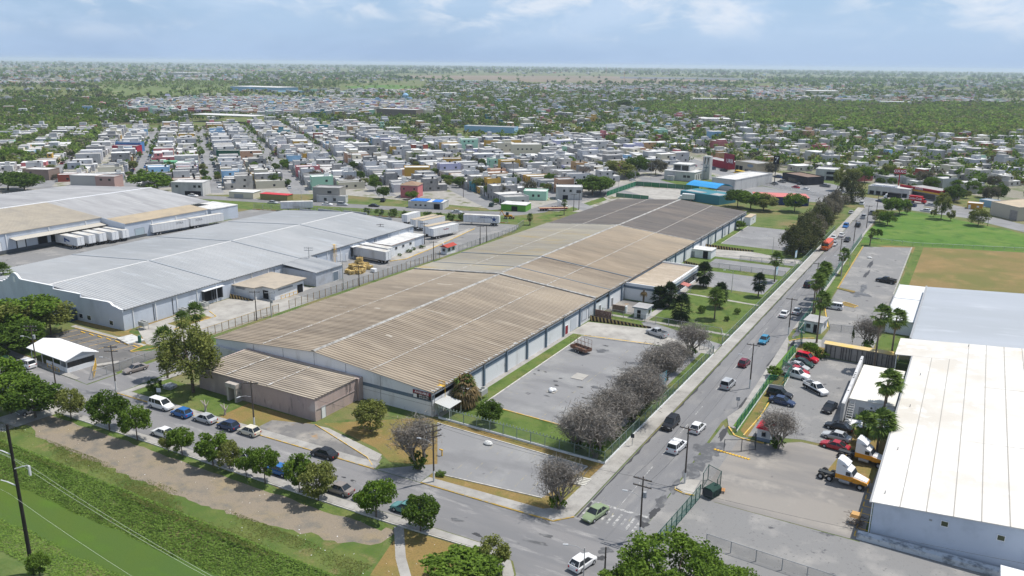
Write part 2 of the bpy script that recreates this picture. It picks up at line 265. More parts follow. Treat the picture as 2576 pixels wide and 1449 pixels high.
# ------------------------------------------------------------------ ground, water, roads
def canal_z(x, y):
    if x > -44 or y < 44 or y > 64: return 0.
    if y < 53.4: t = (y-45)/8.9
    else: t = (63.5-y)/6.3
    e = min(1, (-44-x)/4.) if x > -48 else 1
    t = max(0, min(1, t)); wob = .25*math.sin(x*.35)+.18*math.sin(x*.9+y)
    return (-2.6*t+(wob*t*(1-t)*1.6))*e
def gh(x, y): return canal_z(x, y)
gx = [-30000, -8000, -2500, -900, -420]+list(np.arange(-300, -43, 2.))+[-43.5, 0, 200, 2500, 8000, 30000]
gy = [-3000, 0, 30, 44]+list(np.arange(44.75, 64.1, .75))+[64.5, 70, 120, 300, 900, 2500, 8000, 30000]
b = MB(); nx, ny = len(gx), len(gy)
b.add([(x, y, canal_z(x, y)) for y in gy for x in gx], [(j*nx+i, j*nx+i+1, (j+1)*nx+i+1, (j+1)*nx+i) for j in range(ny-1) for i in range(nx-1)])
tag(b.build('ground', GROUND), kind='structure')
def sheet(name, pts, z, m, kind='structure'):
    b = MB(); b.add([(*p[:2], z) for p in pts], [tuple(range(len(pts)))]); me = b.mesh(name, m)
    if me.polygons[0].normal.z < 0: me.flip_normals()
    return tag(link(name, me), kind=kind)
def gsheet(name, pix, z, m): return sheet(name, [G(*p) for p in pix], z, m)
def strip_poly(line, w):
    'left/right offset outline of a polyline'
    a, c = [], []
    for i, p in enumerate(line):
        q0 = line[max(0, i-1)]; q1 = line[min(len(line)-1, i+1)]; dx, dy = q1[0]-q0[0], q1[1]-q0[1]; l = math.hypot(dx, dy)
        nx_, ny_ = -dy/l*w/2, dx/l*w/2; a.append((p[0]+nx_, p[1]+ny_)); c.append((p[0]-nx_, p[1]-ny_))
    return a+c[::-1]
def ribbon(name, line, w, z, m):
    o = strip_poly(line, w); k = len(line); a, c = o[:k], o[k:][::-1]; b = MB(); b.add([(*p, z) for p in a]+[(*p, z) for p in c], [(k+i, k+i+1, i+1, i) for i in range(k-1)]); return tag(b.build(name, m), kind='structure')
def kerb(pts, w=.18, h=.13, m=KERBG, name='kerb', z=0.):
    b = MB()
    for p, q in zip(pts, pts[1:]): b.rbox(p, q, z, z+h, w)
    return tag(b.build(name, m), kind='structure')
sheet('canal_water', [(-420, 50), (-44.6, 50), (-44.6, 60.5), (-420, 60.5)], -2.0, WATER)
# dirt, lawns
def wavy(line, amp=.6, step=2., seed=1):
    r = random.Random(seed); o = []
    for p, q in zip(line, line[1:]):
        n = max(1, int(math.hypot(q[0]-p[0], q[1]-p[1])/step))
        for i in range(n): o.append((p[0]+(q[0]-p[0])*i/n+r.uniform(-amp, amp)*.5, p[1]+(q[1]-p[1])*i/n+r.uniform(-amp, amp)))
    return o+[line[-1]]
sheet('dirt_strip', [(-137, 74.2), (-100, 74.5), (-60, 75.4)]+wavy([(-60, 71.8), (-64.7, 69.7), (-78, 67.6), (-89, 66.5), (-116, 66.9), (-128, 67.5), (-137, 70)], .5, 1.2), .006, DIRT)
sheet('verge', wavy([(-137, 75.2), (-112, 75.3), (-86, 75.4), (-62, 76.2), (-62, 74.6), (-86, 73.9), (-112, 73.9), (-137, 73.6)], .25, 2, 3), .010, GRASS)
sheet('lawn', [(-60, 76.3), (-49, 77.0), (-44.2, 74.8), (-44.6, 66), (-57, 66)], .010, GRASSD)
sheet('path', strip_poly([(-60.6, 76.4), (-56, 70.8), (-51.5, 66.5), (-47.6, 64.6)], 1.3), .016, WALK)
sheet('path', strip_poly([(-45.3, 76.6), (-44.6, 72), (-44, 64.4)], 1.5), .016, WALK)
sheet('rough_ground', wavy([(-140, 63.6), (-100, 63.7), (-58, 63.6), (-45, 63.8)], .3, 3, 8)+[(-45, 66.5), (-57, 66.4), (-60, 72.5)]+[(-137, 71)], .004, mat('rough_verge', (.125, .155, .04), [((.075, .125, .025), .16, .42, .6), ((.22, .17, .08), .25, .55, .7), ((.07, .09, .03), 3, .45, .7, (1, 1, 1), .6)], bump=(.6, 6), rough=1))
# streets
sheet('street', [(-430, 72), (-142, 76.2), (-88, 77.5), (-48.9, 78.9), (-43.5, 77.4), (-41.8, 75.2), (-41, 70), (-41, 40), (-31, 40), (-20, 85), (-33, 91), (-41.6, 91), (-43.2, 88.2), (-60, 87.6), (-133, 85.6), (-142, 85.3), (-174, 86.8), (-430, 87)], .008, ASPHS)
sheet('avenue', [(-41.3, 90.9), (-41.1, 130), (-40.9, 410), (-37, 418), (-31, 418), (-33.4, 385), (-32.9, 300), (-32.6, 190), (-31.0, 140), (-32.6, 132), (-32.2, 108), (-32, 91)], .012, ASPH)
sheet('side_street', [(-141.8, 85.2), (-141.8, 108), (-134.6, 108), (-133.2, 85.4)], .012, ASPHS)
sheet('side_lane', [(-140.2, 76.4), (-134, 76.4), (-136.8, 40), (-144, 40)], .012, CONC)
sheet('forecourt', [(-6.5, 105), (30, 105), (30, 60), (-6.5, 60)], .012, ASPHW)
sheet('forecourt', [(-32.0, 91.0), (-32.0, 105.5), (-32.0, 131), (-30, 127.4), (-27, 128), (-26, 104.5), (-5.4, 104.4), (-5.4, 99), (20, 99), (20, 50), (-31, 50), (-31, 88)], .016, ASPHW)
sheet('forecourt_slab', [(-28.2, 104.6), (-28.2, 126.5), (-24, 127.2), (-19, 131), (-6.2, 131), (-6.2, 104.6)], .020, FORE)
# sidewalks with a kerb step
def walk(pts, m=WALK, h=.13, name='sidewalk'):
    b = MB(); b.prism(pts, 0, h); return tag(b.build(name, m), kind='structure')
walk([(-430, 70.9), (-142, 74.7), (-141.6, 76.0), (-430, 71.8)])
walk([(-133.8, 74.9), (-112, 75.5), (-86, 75.9), (-62, 76.6), (-49, 77.4), (-44.5, 76.2), (-43, 74), (-42.9, 66), (-41.4, 66), (-41.9, 74.9), (-43.7, 77.2), (-48.9, 78.6), (-62, 78.2), (-86, 77.4), (-112, 76.9), (-133.6, 76.2)])
kerb([(-133.4, 74.75), (-112, 75.3), (-86, 75.7), (-62, 76.4), (-49, 77.2), (-45, 76)], .16, .16)
walk([(-133.2, 85.75), (-93, 86.8), (-73.6, 87.35), (-73.9, 89.0), (-93, 88.5), (-133, 87.3)])
walk([(-65, 87.6), (-50, 88.0), (-43.5, 88.3), (-41.5, 90.6), (-41.4, 96), (-41.3, 200), (-41.0, 388), (-43.9, 388), (-43.7, 200), (-43.9, 106.6), (-44.3, 91.6), (-46, 90.2), (-65, 89.4)])
walk([(-175, 87.1), (-151, 85.8), (-146, 85.6), (-146, 86.6), (-151, 87.2), (-175, 88.6)])
walk([(-133.0, 87.3), (-131.6, 87.3), (-131.0, 100), (-132.6, 100)])
kerb([(-133.2, 85.6), (-93, 86.7), (-73.6, 87.2)], .14, .14, KERBY); kerb([(-65, 87.45), (-50, 87.85), (-43.4, 88.15), (-41.35, 90.6)], .12, .14, KERBY)
walk([(-32.3, 134.3), (-31.0, 130.6), (-29.8, 130.2), (-30.0, 142), (-30.4, 175), (-31.7, 183), (-32.6, 186), (-32.2, 174), (-31.2, 140)])
walk([(-32.7, 192), (-31.7, 195), (-31.9, 240), (-33.1, 312), (-33.4, 384), (-34.2, 384), (-33.7, 300), (-32.9, 220)])
kerb([(-31.0, 130.5), (-29.2, 127.6), (-27.4, 127.0), (-24.2, 127.2)], .25, .16, KERBY); kerb([(-31.6, 183), (-29.5, 186.5), (-27, 188)], .25, .15, KERBY)
walk([(-32.0, 105.6), (-30.4, 104.7), (-28.9, 104.9), (-28.9, 109.6), (-30.3, 109.3), (-31.3, 108.6)], CONC, .14, 'pavement_island'); kerb([(-32.05, 105.7), (-31.9, 105.0), (-30.4, 104.5), (-28.9, 104.7)], .15, .16, KERBY)
# lawn strip by the green fence, lawns round the warehouse
sheet('lawn', [(-30.4, 131.2), (-29.0, 130.4), (-29.4, 152), (-28.9, 160), (-28.6, 176), (-30.2, 181), (-30.6, 165), (-30.2, 150), (-30.2, 140)], .145, FIELDG)
sheet('bare_strip', [(-28.9, 130.3), (-27.3, 128.2), (-24.6, 130), (-24.8, 135), (-27.6, 138), (-28.2, 152), (-27.4, 163), (-28.6, 163), (-29.3, 152)], .024, GRASSD)
kerb([(-27.9, 128.4), (-27.3, 138), (-27.6, 152), (-26.8, 163)], .2, .14, KERBY)
sheet('lawn', [(-134, 87.3), (-93.5, 88.5), (-93, 95.3), (-131, 95.3), (-131.5, 100), (-132.5, 100)], .010, GRASS)
sheet('dry_lawn', [(-109, 87.9), (-93.4, 88.5), (-93.4, 95), (-109, 95)], .014, GRASSD)
sheet('lawn', [(-91.5, 95.6), (-77, 107.4), (-44.0, 106.9), (-44.3, 91.6), (-46, 90.2), (-65, 89.4), (-66, 93), (-73, 90.3), (-78, 93)], .010, GRASSD)
sheet('gravel_patch', [(-100, 86.9), (-92, 87.0), (-73.6, 87.5), (-75.0, 90.9), (-92.5, 94.6), (-100, 92)], .018, GRAVEL)
sheet('parking_lot', [(-73.4, 87.35), (-65.2, 87.55), (-65.3, 90.9), (-47.6, 92.8), (-45.9, 104.8), (-74.8, 105.8), (-66.3, 93.6)], .022, ASPHP)
kerb([(-65.3, 90.9), (-47.6, 92.8)]); kerb([(-74.8, 105.8), (-45.9, 104.8)]); kerb([(-45.9, 104.8), (-46.1, 103)])
sheet('path', [(-91.8, 94.3), (-89.5, 94.6), (-75.6, 91.6), (-75.0, 89.7), (-76.5, 89.6)], .026, CONC); kerb([(-92.3, 94.4), (-76.9, 89.6), (-74.6, 88.0)], .12, .14, KERBY)
# east side of the warehouse
sheet('lawn', [(-77, 107.7), (-44.2, 107.1), (-44.0, 322), (-77, 322)], .012, GRASS)
sheet('warehouse_apron', [(-77.5, 107.8), (-75.7, 107.8), (-75.9, 163), (-77.5, 163)], .016, WALK)
sheet('parking_lot', [(-72.2, 116.9), (-54.7, 116.1), (-46.6, 118.5), (-46.4, 166), (-57, 164), (-73.2, 161.2)], .018, ASPHP)
kerb([(-57, 164.1), (-73.2, 161.3), (-72.3, 116.9)], .25, .16, KERBG); kerb([(-73.0, 161.8), (-57.1, 164.3)], .3, .2, KERBY); kerb([(-72.3, 116.8), (-54.8, 116.0)], .2, .14, KERBY)
sheet('driveway', [(-77, 161.9), (-57, 164.6), (-44, 164.8), (-44, 168.6), (-58, 171.5), (-62.5, 174.6), (-76.6, 172)], .026, CONC)
sheet('driveway', [(-62.5, 174.4), (-58, 171.0), (-44, 168.4), (-44, 172.6), (-58.8, 178.0), (-64, 180.4), (-65.5, 178.5)], .022, ASPHP)
sheet('path', strip_poly([(-77, 180.2), (-61.5, 180.4), (-44.2, 180.0)], 1.3), .030, CONC)
sheet('path', strip_poly([(-66.2, 229), (-65.3, 196), (-65.4, 181)], 1.7), .034, CONC)
sheet('path', strip_poly([(-65.6, 209.6), (-44.4, 208.2)], 1.1), .030, CONC)
sheet('yard_patch', [(-77, 183), (-70, 183), (-66.2, 193.8), (-77, 195)], .020, GRAVEL)
for a, c_, z in (((-66.5, 219.5), (-46, 238), .022), ((-69.5, 243), (-45.8, 255), .022), ((-77, 258), (-45.6, 268), .022), ((-74.4, 279), (-46, 317), .022)):
    sheet('parking_lot', [a, (c_[0], a[1]), c_, (a[0], c_[1])], z, ASPHP)
kerb([(-74.5, 279), (-74.5, 317)]); kerb([(-77, 258), (-45.6, 268)], .15, .12)
sheet('driveway', [(-77, 258), (-60, 260), (-44, 262), (-44, 266), (-62, 271.5), (-77, 268)], .026, CONC)
# west yards
sheet('parking_lot', [(-176.8, 92.6), (-175.5, 104.6), (-152, 104.8), (-151.4, 101.4), (-143.4, 107), (-143, 88.5), (-150, 88), (-151, 91.4)], .012, ASPHD)
sheet('yard', [(-151, 86.2), (-142.2, 85.4), (-142.2, 92), (-150.5, 92)], .020, ASPHS)
sheet('lawn', [(-176, 88.9), (-151.8, 88.2), (-152, 91.0), (-177, 91.8)], .016, GRASS)
sheet('lawn', [(-182, 108), (-151, 105.8), (-151, 108.4), (-163, 109.3), (-165, 112), (-157, 124), (-163.2, 127), (-182, 109)], .014, GRASSD)
sheet('path', strip_poly([(-178, 105.6), (-152, 105.3)], 1.2), .020, WALK); kerb([(-176, 104.8), (-152, 104.9), (-151.4, 101.4), (-150.6, 101.4), (-148, 107)], .16, .13, KERBY)
sheet('yard', [(-163.6, 112), (-152.5, 106.2), (-145.2, 107), (-145.2, 152), (-147, 160), (-153.8, 160), (-165.4, 160), (-165.2, 132)], .018, CONC)
sheet('lawn', [(-160.8, 118), (-156, 118), (-156, 127), (-161.5, 127)], .022, GRASSD); kerb([(-156, 116), (-155.8, 128), (-160.5, 130)], .18, .12, KERBY)
sheet('yard', [(-154.2, 152), (-145.2, 152), (-145.2, 232), (-147.6, 262), (-151, 270), (-208, 253.6), (-262, 238), (-262, 218), (-172, 222), (-170, 198), (-167, 172), (-154, 172)], .022, ASPHW)
sheet('yard', [(-263.5, 95), (-222, 95), (-226, 200), (-227, 226), (-251, 226), (-251.5, 172), (-263.5, 172)], .020, ASPHW)
sheet('pavement', [(-167.6, 196), (-155.6, 196.5), (-153.3, 201), (-155.4, 218), (-161.3, 253), (-163.2, 253), (-158.6, 218), (-160, 210), (-168, 212)], .15, CONC)
kerb([(-155.6, 195.6), (-153.2, 200.6), (-155.2, 218), (-161.3, 254)], .3, .2, KERBY)
kerb([(-262, 238.6), (-208.4, 254.4), (-155.6, 270.9)], .3, .25, mat('rust_kerb', (.36, .17, .07), [((.45, .42, .36), .8, .5, .62)]))
# ring road, grass strip, town streets
RING = [(-470, 205), (-420, 218), (-350, 238), (-279, 255.5), (-218, 272), (-182, 281.5), (-165, 290), (-160, 300), (-158, 345), (-154, 400), (-152.5, 470), (-156, 520)]
ribbon('ring_road', RING, 9, .014, ASPHS)
sheet('grass_strip', [(-262, 239.4), (-208, 255.4), (-155.6, 271.8), (-153.4, 285), (-164, 284), (-180, 276), (-218, 266.6), (-279, 250), (-300, 244), (-300, 226)], .012, GRASS)
sheet('grass_strip', [(-153, 286), (-146.5, 286), (-146.5, 345), (-151.5, 352), (-151.5, 300)], .016, GRASS)
u = (math.cos(math.radians(141)), math.sin(math.radians(141))); v_ = (math.sin(math.radians(39))*1.0, math.cos(math.radians(39)))
def TV(t, v): return (u[0]*t+v_[0]*v, u[1]*t+v_[1]*v)
def tv(x, y): return (x*u[0]+y*u[1], x*v_[0]+y*v_[1])
ST = [(-145.5, 470, 800), (-108, 462, 800), (-70.8, 455, 800), (-30, 428, 815), (7, 412, 815), (45, 398, 840), (82.3, 379, 860), (119.5, 330, 860), (157, 300, 815), (194, 318, 620), (231, 340, 620), (268, 372, 620), (305, 405, 620)]
for i, (v, t0, t1) in enumerate(ST): sheet('town_street', strip_poly([TV(t0-8, v), TV(t1, v)], 8.6), .020, ASPHP)
sheet('town_street', strip_poly([TV(533, -150), TV(533, 330)], 8), .026, ASPHP); sheet('town_street', strip_poly([TV(820, -110), TV(830, 160)], 7), .026, ASPHP)
sheet('town_blocks', [TV(440, -150), TV(385, 60), TV(322, 120), TV(300, 160), TV(370, 320), TV(620, 320), TV(620, 160), TV(825, 160), TV(825, -150)], .008, mat('town_ground', (.30, .285, .255), [((.13, .14, .06), .12, .52, .64), ((.42, .40, .37), .4, .52, .7)]))
BOUL = [(-190, 556), (-152, 508), (-128, 474), (-100, 445), (-68, 420), (-36, 407), (-24, 401), (3, 391), (18, 374), (40, 350), (90, 290)]
ribbon('boulevard', BOUL, 13, .022, ASPHP)
sheet('avenue', [(-41, 388), (-33.4, 385), (-20, 400), (-18, 412), (-50, 425), (-62, 412), (-44, 404)], .026, ASPHP)
sheet('parking_lot', [(-116, 398), (-76, 390), (-52, 396), (-62, 410), (-96, 432)], .018, ASPHP)
sheet('parking_lot', [(-98, 448), (-62, 424), (-48, 436), (-66, 462), (-88, 474)], .018, ASPHP)
sheet('parking_lot', [(-40, 424), (-14, 405), (4, 396), (10, 402), (-6, 420), (-30, 442)], .017, ASPHW)
sheet('church_lawn', [(-151, 398), (-126, 398), (-108, 404), (-108, 440), (-132, 462), (-160, 490), (-152, 440)], .012, GRASS)
sheet('sports_court', [(-149, 356.5), (-150.5, 392), (-128, 395), (-120, 372), (-122, 357)], .018, CONC)
# east fields and parking
sheet('green_field', [(-32.6, 314)]+wavy([(-33.6, 330), (-32, 353), (-25.5, 390), (-15, 386), (-1, 377), (18, 360), (50, 350)], .8, 5)+[(60, 345)]+wavy([(58, 340), (18, 322), (-16, 311), (-32.6, 308)], .6, 3), .014, FIELDG)
sheet('brown_field', wavy([(-31.6, 307.4), (-16, 310), (18, 321), (60, 338), (60, 240), (-14.2, 240), (-15, 300)], .4, 4), .018, FIELDB)
sheet('lawn', [(-31.4, 196), (-29, 196), (-30.4, 300), (-31, 304), (-15, 311), (-14.6, 240), (-12.4, 240), (-12.4, 313), (-32.9, 308)], .022, GRASS)
sheet('parking_lot', [(-30.6, 301), (-16.2, 308.6), (-15.3, 240), (-14.6, 236), (-14.4, 178.4), (-24, 178.4), (-25.4, 188), (-25.2, 198), (-29.0, 215), (-29.3, 236.5)], .026, ASPHW)
for p, q in (((-30.8, 301), (-29.5, 237)), ((-16.0, 308.6), (-15.2, 238))):
    b = MB(); n = 46
    for i in range(n):
        a = (p[0]+(q[0]-p[0])*i/n, p[1]+(q[1]-p[1])*i/n); c_ = (p[0]+(q[0]-p[0])*(i+.62)/n, p[1]+(q[1]-p[1])*(i+.62)/n); b.rbox(a, c_, .02, .17, .35)
    tag(b.build('kerb', KERBY if p[0] < -20 else KERBG), kind='structure')
sheet('pavement', [(-29.4, 236.6), (-24.8, 234.5), (-24.6, 236.4), (-29.3, 238.4)], .16, GRASSD); kerb([(-29.2, 215), (-25.8, 198.5)], .25, .14, KERBY)
sheet('planting_island', [(-26.5, 221), (-22.8, 219.6), (-22.2, 221.4), (-25.6, 223.6)], .05, GRASSD); kerb([(-26.6, 220.9), (-22.8, 219.4), (-22.0, 221.4), (-25.6, 223.8), (-26.6, 220.9)], .2, .15, KERBY)
sheet('yard', [(-32, 183), (-29.4, 186.6), (-25.4, 188), (-24.2, 184), (-24, 178.6), (-27, 176.6), (-28.8, 176)], .022, WALK)
sheet('dry_lawn', [(-29.2, 176.6), (-24, 177.4), (-9, 178.2), (-9, 181.5), (-24.6, 182.5), (-29, 183)], .028, GRASSD)
sheet('parking_lot', [(-27.2, 128.6), (-24, 130.2), (-19, 132), (-15.8, 132), (-14.4, 143), (-14.4, 166), (-9, 176), (-23, 176), (-26.8, 163), (-27.2, 138)], .030, ASPHW)
sheet('planting_bed', [(-13.6, 122.6), (-7, 122), (-6.3, 142.5), (-13.9, 143.4), (-12.6, 130)], .034, GRASSD)
sheet('lawn', [(-14.2, 183), (-9.4, 184), (-9, 200), (-13.8, 201)], .030, GRASS)
# far fields
gsheet('town_blocks', [(1400, 330), (1640, 292), (1820, 306), (2020, 326), (2300, 348), (2650, 356), (2650, 545), (2560, 515), (2400, 480), (2230, 470), (2080, 440), (1900, 425), (1780, 412), (1640, 398), (1500, 400)], .007, mat('town_yards', (.215, .20, .155), [((.10, .125, .045), .09, .46, .6), ((.32, .30, .27), .3, .54, .7)]))
gsheet('far_brown_field', [(1010, 189.5), (1440, 190.5), (1700, 195), (1900, 203), (1640, 210), (1330, 206), (1040, 196)], .06, mat('far_brown_soil', (.20, .15, .105), [((.15, .14, .08), .004, .45, .6), ((.25, .19, .14), .002, .5, .65, (1, 8, 1))]))
gsheet('far_green_field', [(860, 217), (985, 213), (1060, 218), (1010, 224), (890, 223)], .05, FIELDG)
gsheet('far_green_field', [(1700, 268), (1980, 262), (2110, 268), (2000, 282), (1790, 280)], .03, mat('scrub_ground', (.14, .17, .05), [((.09, .13, .03), .03, .4, .6), ((.27, .24, .15), .02, .6, .66)]))
gsheet('far_green_field', [(200, 222), (330, 208), (560, 206), (600, 222), (480, 236), (300, 240)], .03, MC['scrub_ground'])
gsheet('far_green_field', [(1620, 262), (1900, 258), (2576, 268), (2576, 345), (2300, 342), (2000, 318), (1800, 300), (1640, 286)], .025, MC['scrub_ground'])
gsheet('far_green_field', [(1900, 198), (2576, 200), (2576, 214), (2300, 212), (2000, 210)], .05, mat('far_pasture', (.115, .165, .055), [((.16, .18, .075), .006, .45, .6), ((.075, .12, .035), .012, .5, .65)]))
# painted markings
b = MB()
for y0, y1 in ((105.7, 110.2), (114.5, 119), (123.4, 128), (132.4, 136.9), (145.9, 150.3), (158.5, 163.2), (172, 176.4), (186, 190.6), (200, 205), (214, 219), (228, 233), (243, 248), (258, 263), (273, 278), (289, 294), (305, 310), (322, 327), (340, 345), (358, 363)):
    x = -37.2-.0115*(y0-105); b.box(x-.07, x+.07, y0, y1, .016, .0185)
b.box(-41.2, -32.6, 95.5, 96.0, .016, .0185)
for i, x in enumerate(np.arange(-40.9, -32.6, .95)):
    if i not in (1, 2): b.box(x, x+.35, 91.4 if i % 3 else 92, 94.6 if i % 2 else 93.9, .016, .0185)
b.box(-41.2, -33, 374, 374.5, .016, .0185)
for x in np.arange(-40.8, -33.2, 1.0): b.box(x, x+.4, 369, 373, .016, .0185)
for i in range(5): b.box(-37.15+.4*i, -37.05+.4*i, 96.1, 104.5, .016, .0185) if i == 0 else None
tag(b.build('road_marking', mat('worn_white_paint', (.42, .415, .40), [((.22, .22, .22), 1.5, .44, .52)])), kind='structure')
b = MB()
for i in range(12): b.rbox((-63.0+i*1.35*1.9, 97.6), (-63.0+i*1.35*1.9+.3, 92.4+.1*i), .024, .026, .08)
for i in range(12): b.rbox((-64.0+i*1.55*1.2, 105.2), (-63.8+i*1.55*1.2, 101), .024, .026, .07)
b.rbox((-60.5, 117.3), (-60.5, 158), .022, .024, .1)
for i in range(15): b.rbox((-72.0, 119+2.6*i), (-67.6, 119.3+2.6*i), .022, .024, .07)
for i in range(9): b.rbox((-55+i*2.4, 219.8), (-55+i*2.4, 224), .026, .028, .1)
for i in range(8): b.rbox((-64+i*2.4, 232.8), (-64+i*2.4, 237.4), .026, .028, .1)
tag(b.build('parking_marking', mat('faded_yellow_paint', (.36, .32, .19), [((.22, .22, .22), 1.2, .40, .52)])), kind='structure')
b = MB()
for i in range(7): x = -174+i*3.3; b.rbox((x, 104.2), (x-1.0, 98.8), .016, .0185, .1)
for i in range(7): b.rbox((-172.4+i*3.1, 103.9), (-170.6+i*3.1, 103.7), .016, .16, .25)
for i in range(3): b.box(-175+i*.1+i*3.4, -174.3+i*3.4, 93.4, 94.2, .01, .5)
tag(b.build('parking_marking', YELP), kind='structure')
b = MB()
for i in range(7): b.box(-7.4, -5.5, 105.6+i*2.2, 105.75+i*2.2, .024, .0265); b.box(-7.4, -7.25, 105.75+i*2.2, 107.0+i*2.2, .024, .0265)
for i in range(12): b.rbox((-30.6+i*.5, 120.6-.05*i), (-30.4+i*.5, 121.0-.05*i), .024, .12, .35)
tag(b.build('road_marking', YELP), kind='structure')
# damp run-off and tar patches on the paving
def blot(cx, cy, rx, ry, rot, z, m, seed, name='damp_patch'):
    r = random.Random(seed); n = 30; ph = [r.uniform(0, 6.28) for _ in range(5)]; o = []
    for i in range(n):
        a = 2*math.pi*i/n; k = 1+.22*math.sin(2*a+ph[0])+.16*math.sin(3*a+ph[1])+.13*math.sin(5*a+ph[2])+.1*math.sin(9*a+ph[3])
        x, y = rx*k*math.cos(a), ry*k*math.sin(a); o.append((cx+x*math.cos(rot)-y*math.sin(rot), cy+x*math.sin(rot)+y*math.cos(rot)))
    return sheet(name, o, z, m)
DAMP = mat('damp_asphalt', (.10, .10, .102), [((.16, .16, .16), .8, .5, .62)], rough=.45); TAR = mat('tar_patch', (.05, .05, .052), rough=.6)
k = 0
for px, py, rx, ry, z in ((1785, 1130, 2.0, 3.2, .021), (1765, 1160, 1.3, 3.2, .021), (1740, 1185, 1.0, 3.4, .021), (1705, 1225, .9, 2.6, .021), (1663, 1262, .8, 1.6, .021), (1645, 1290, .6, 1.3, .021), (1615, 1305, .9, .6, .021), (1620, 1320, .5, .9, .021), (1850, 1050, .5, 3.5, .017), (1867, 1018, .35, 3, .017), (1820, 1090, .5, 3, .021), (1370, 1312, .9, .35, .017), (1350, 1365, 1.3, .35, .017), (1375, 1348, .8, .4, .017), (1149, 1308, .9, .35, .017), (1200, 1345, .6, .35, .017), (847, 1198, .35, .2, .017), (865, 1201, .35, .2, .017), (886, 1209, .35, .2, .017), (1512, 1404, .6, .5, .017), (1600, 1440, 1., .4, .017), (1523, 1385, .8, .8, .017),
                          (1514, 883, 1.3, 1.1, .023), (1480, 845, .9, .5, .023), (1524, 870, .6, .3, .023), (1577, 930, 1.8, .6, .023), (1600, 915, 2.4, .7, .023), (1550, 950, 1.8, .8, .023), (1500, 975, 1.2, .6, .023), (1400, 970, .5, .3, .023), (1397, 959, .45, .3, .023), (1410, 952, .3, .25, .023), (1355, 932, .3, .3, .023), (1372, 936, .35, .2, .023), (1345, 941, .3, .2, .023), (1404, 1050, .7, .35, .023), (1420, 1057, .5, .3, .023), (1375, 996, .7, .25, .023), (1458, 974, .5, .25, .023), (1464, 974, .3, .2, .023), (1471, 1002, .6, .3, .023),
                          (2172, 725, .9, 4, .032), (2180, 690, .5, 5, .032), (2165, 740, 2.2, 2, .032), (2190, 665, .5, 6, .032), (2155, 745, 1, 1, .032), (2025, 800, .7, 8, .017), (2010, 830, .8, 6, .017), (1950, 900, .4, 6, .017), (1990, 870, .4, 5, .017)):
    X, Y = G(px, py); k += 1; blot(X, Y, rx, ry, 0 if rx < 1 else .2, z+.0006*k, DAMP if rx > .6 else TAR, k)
b = MB(); r = random.Random(5); pts = []; 
for i in range(120): pts.append((-40.95+r.uniform(-.05, .12), 90.8+i*1.6))
o = [(-41.12, p[1]) for p in pts]+[(p[0]+(.25 if r.random() < .15 else 0), p[1]) for p in pts[::-1]]
sheet('gutter_stain', o, .017, TAR)
# ------------------------------------------------------------------ building kit
def ribbed(b, xe, ze, xr, zr, y0, y1, pitch=RIB, h=.09, mi=0, th=.12):
    'ribbed sheet from eave (xe,ze) to ridge (xr,zr), ribs running down the slope'
    n = max(1, int(round((y1-y0)/pitch))); p = (y1-y0)/n; prof = []
    for i in range(n):
        y = y0+i*p; prof += [(y, 0), (y+p*.42, 0), (y+p*.56, h), (y+p*.86, h)]
    prof.append((y1, 0)); k = len(prof)
    vs = [(xe, y, ze+z) for y, z in prof]+[(xr, y, zr+z) for y, z in prof]
    fl = xe > xr
    fs = [((i, k+i, k+i+1, i+1) if fl else (i, i+1, k+i+1, k+i)) for i in range(k-1)]; fs = [f[::-1] for f in fs]
    b.add(vs, fs, mi)
    b.add([(xe, y0, ze), (xe, y1, ze), (xe, y1, ze-th), (xe, y0, ze-th), (xr, y0, zr), (xr, y0, zr-th), (xr, y1, zr), (xr, y1, zr-th)], [(0, 1, 2, 3), (0, 3, 5, 4), (1, 6, 7, 2)], mi)
    return b
def roofpart(par, name, m, xe, ze, xr, zr, y0, y1, pitch=RIB, label=None):
    b = MB(); ribbed(b, xe, ze, xr, zr, y0, y1, pitch); o = b.build(name, m, par)
    if label: o['label'] = label
    return o
def opening(par, name, c, w, h, face, m=GLASS, d=.06, frame=None, fw=.08):
    'door or window lying on a wall; c = centre at sill (x,y,z); face = x+ x- y+ y-'
    x, y, z = c; b = MB(); s = 1 if face[1] == '+' else -1
    def bx(a0, a1, z0, z1, dd, mi):
        if face[0] == 'x': b.box(min(x, x+s*dd), max(x, x+s*dd), y+a0, y+a1, z0, z1, mi)
        else: b.box(x+a0, x+a1, min(y, y+s*dd), max(y, y+s*dd), z0, z1, mi)
    bx(-w/2, w/2, z, z+h, d, 0)
    if frame:
        for a0, a1, z0, z1 in ((-w/2-fw, -w/2, z-fw, z+h+fw), (w/2, w/2+fw, z-fw, z+h+fw), (-w/2, w/2, z+h, z+h+fw), (-w/2, w/2, z-fw, z)): bx(a0, a1, z0, z1, d+.03, 1)
    return b.build(name, [m, frame or m], par)
# ------------------------------------------------------------------ the long tan warehouse
XE, XW, XRG, YS, YN, ZE, ZR = -77., -131.5, -104.4, 107.5, 321.6, 4.75, 7.15
W = thing('warehouse', 'long vacant warehouse with tan weathered ribbed roof and white walls beside the avenue', 'warehouse', (0, 0, 0))
b = MB(); b.xprism([(XE, 0), (XE, ZE-.12), (XRG, ZR-.15), (XW, ZE+.1), (XW, 0)], YS, YS+.3); b.xprism([(XE, 0), (XE, ZE-.12), (XRG, ZR-.15), (XW, ZE+.1), (XW, 0)], YN-.3, YN)
b.box(XE-.3, XE, YS+.3, YN-.3, 0, ZE-.14); b.box(XW, XW+.3, YS+.3, YN-.3, 0, ZE-.05)
b.build('wall', mat('warehouse_wall', (.70, .715, .735), [((.52, .52, .52), .3, .55, .72, (1, 1, .3)), ((.30, .29, .28), 1.1, .67, .76, (1, 1, .3))]), W)
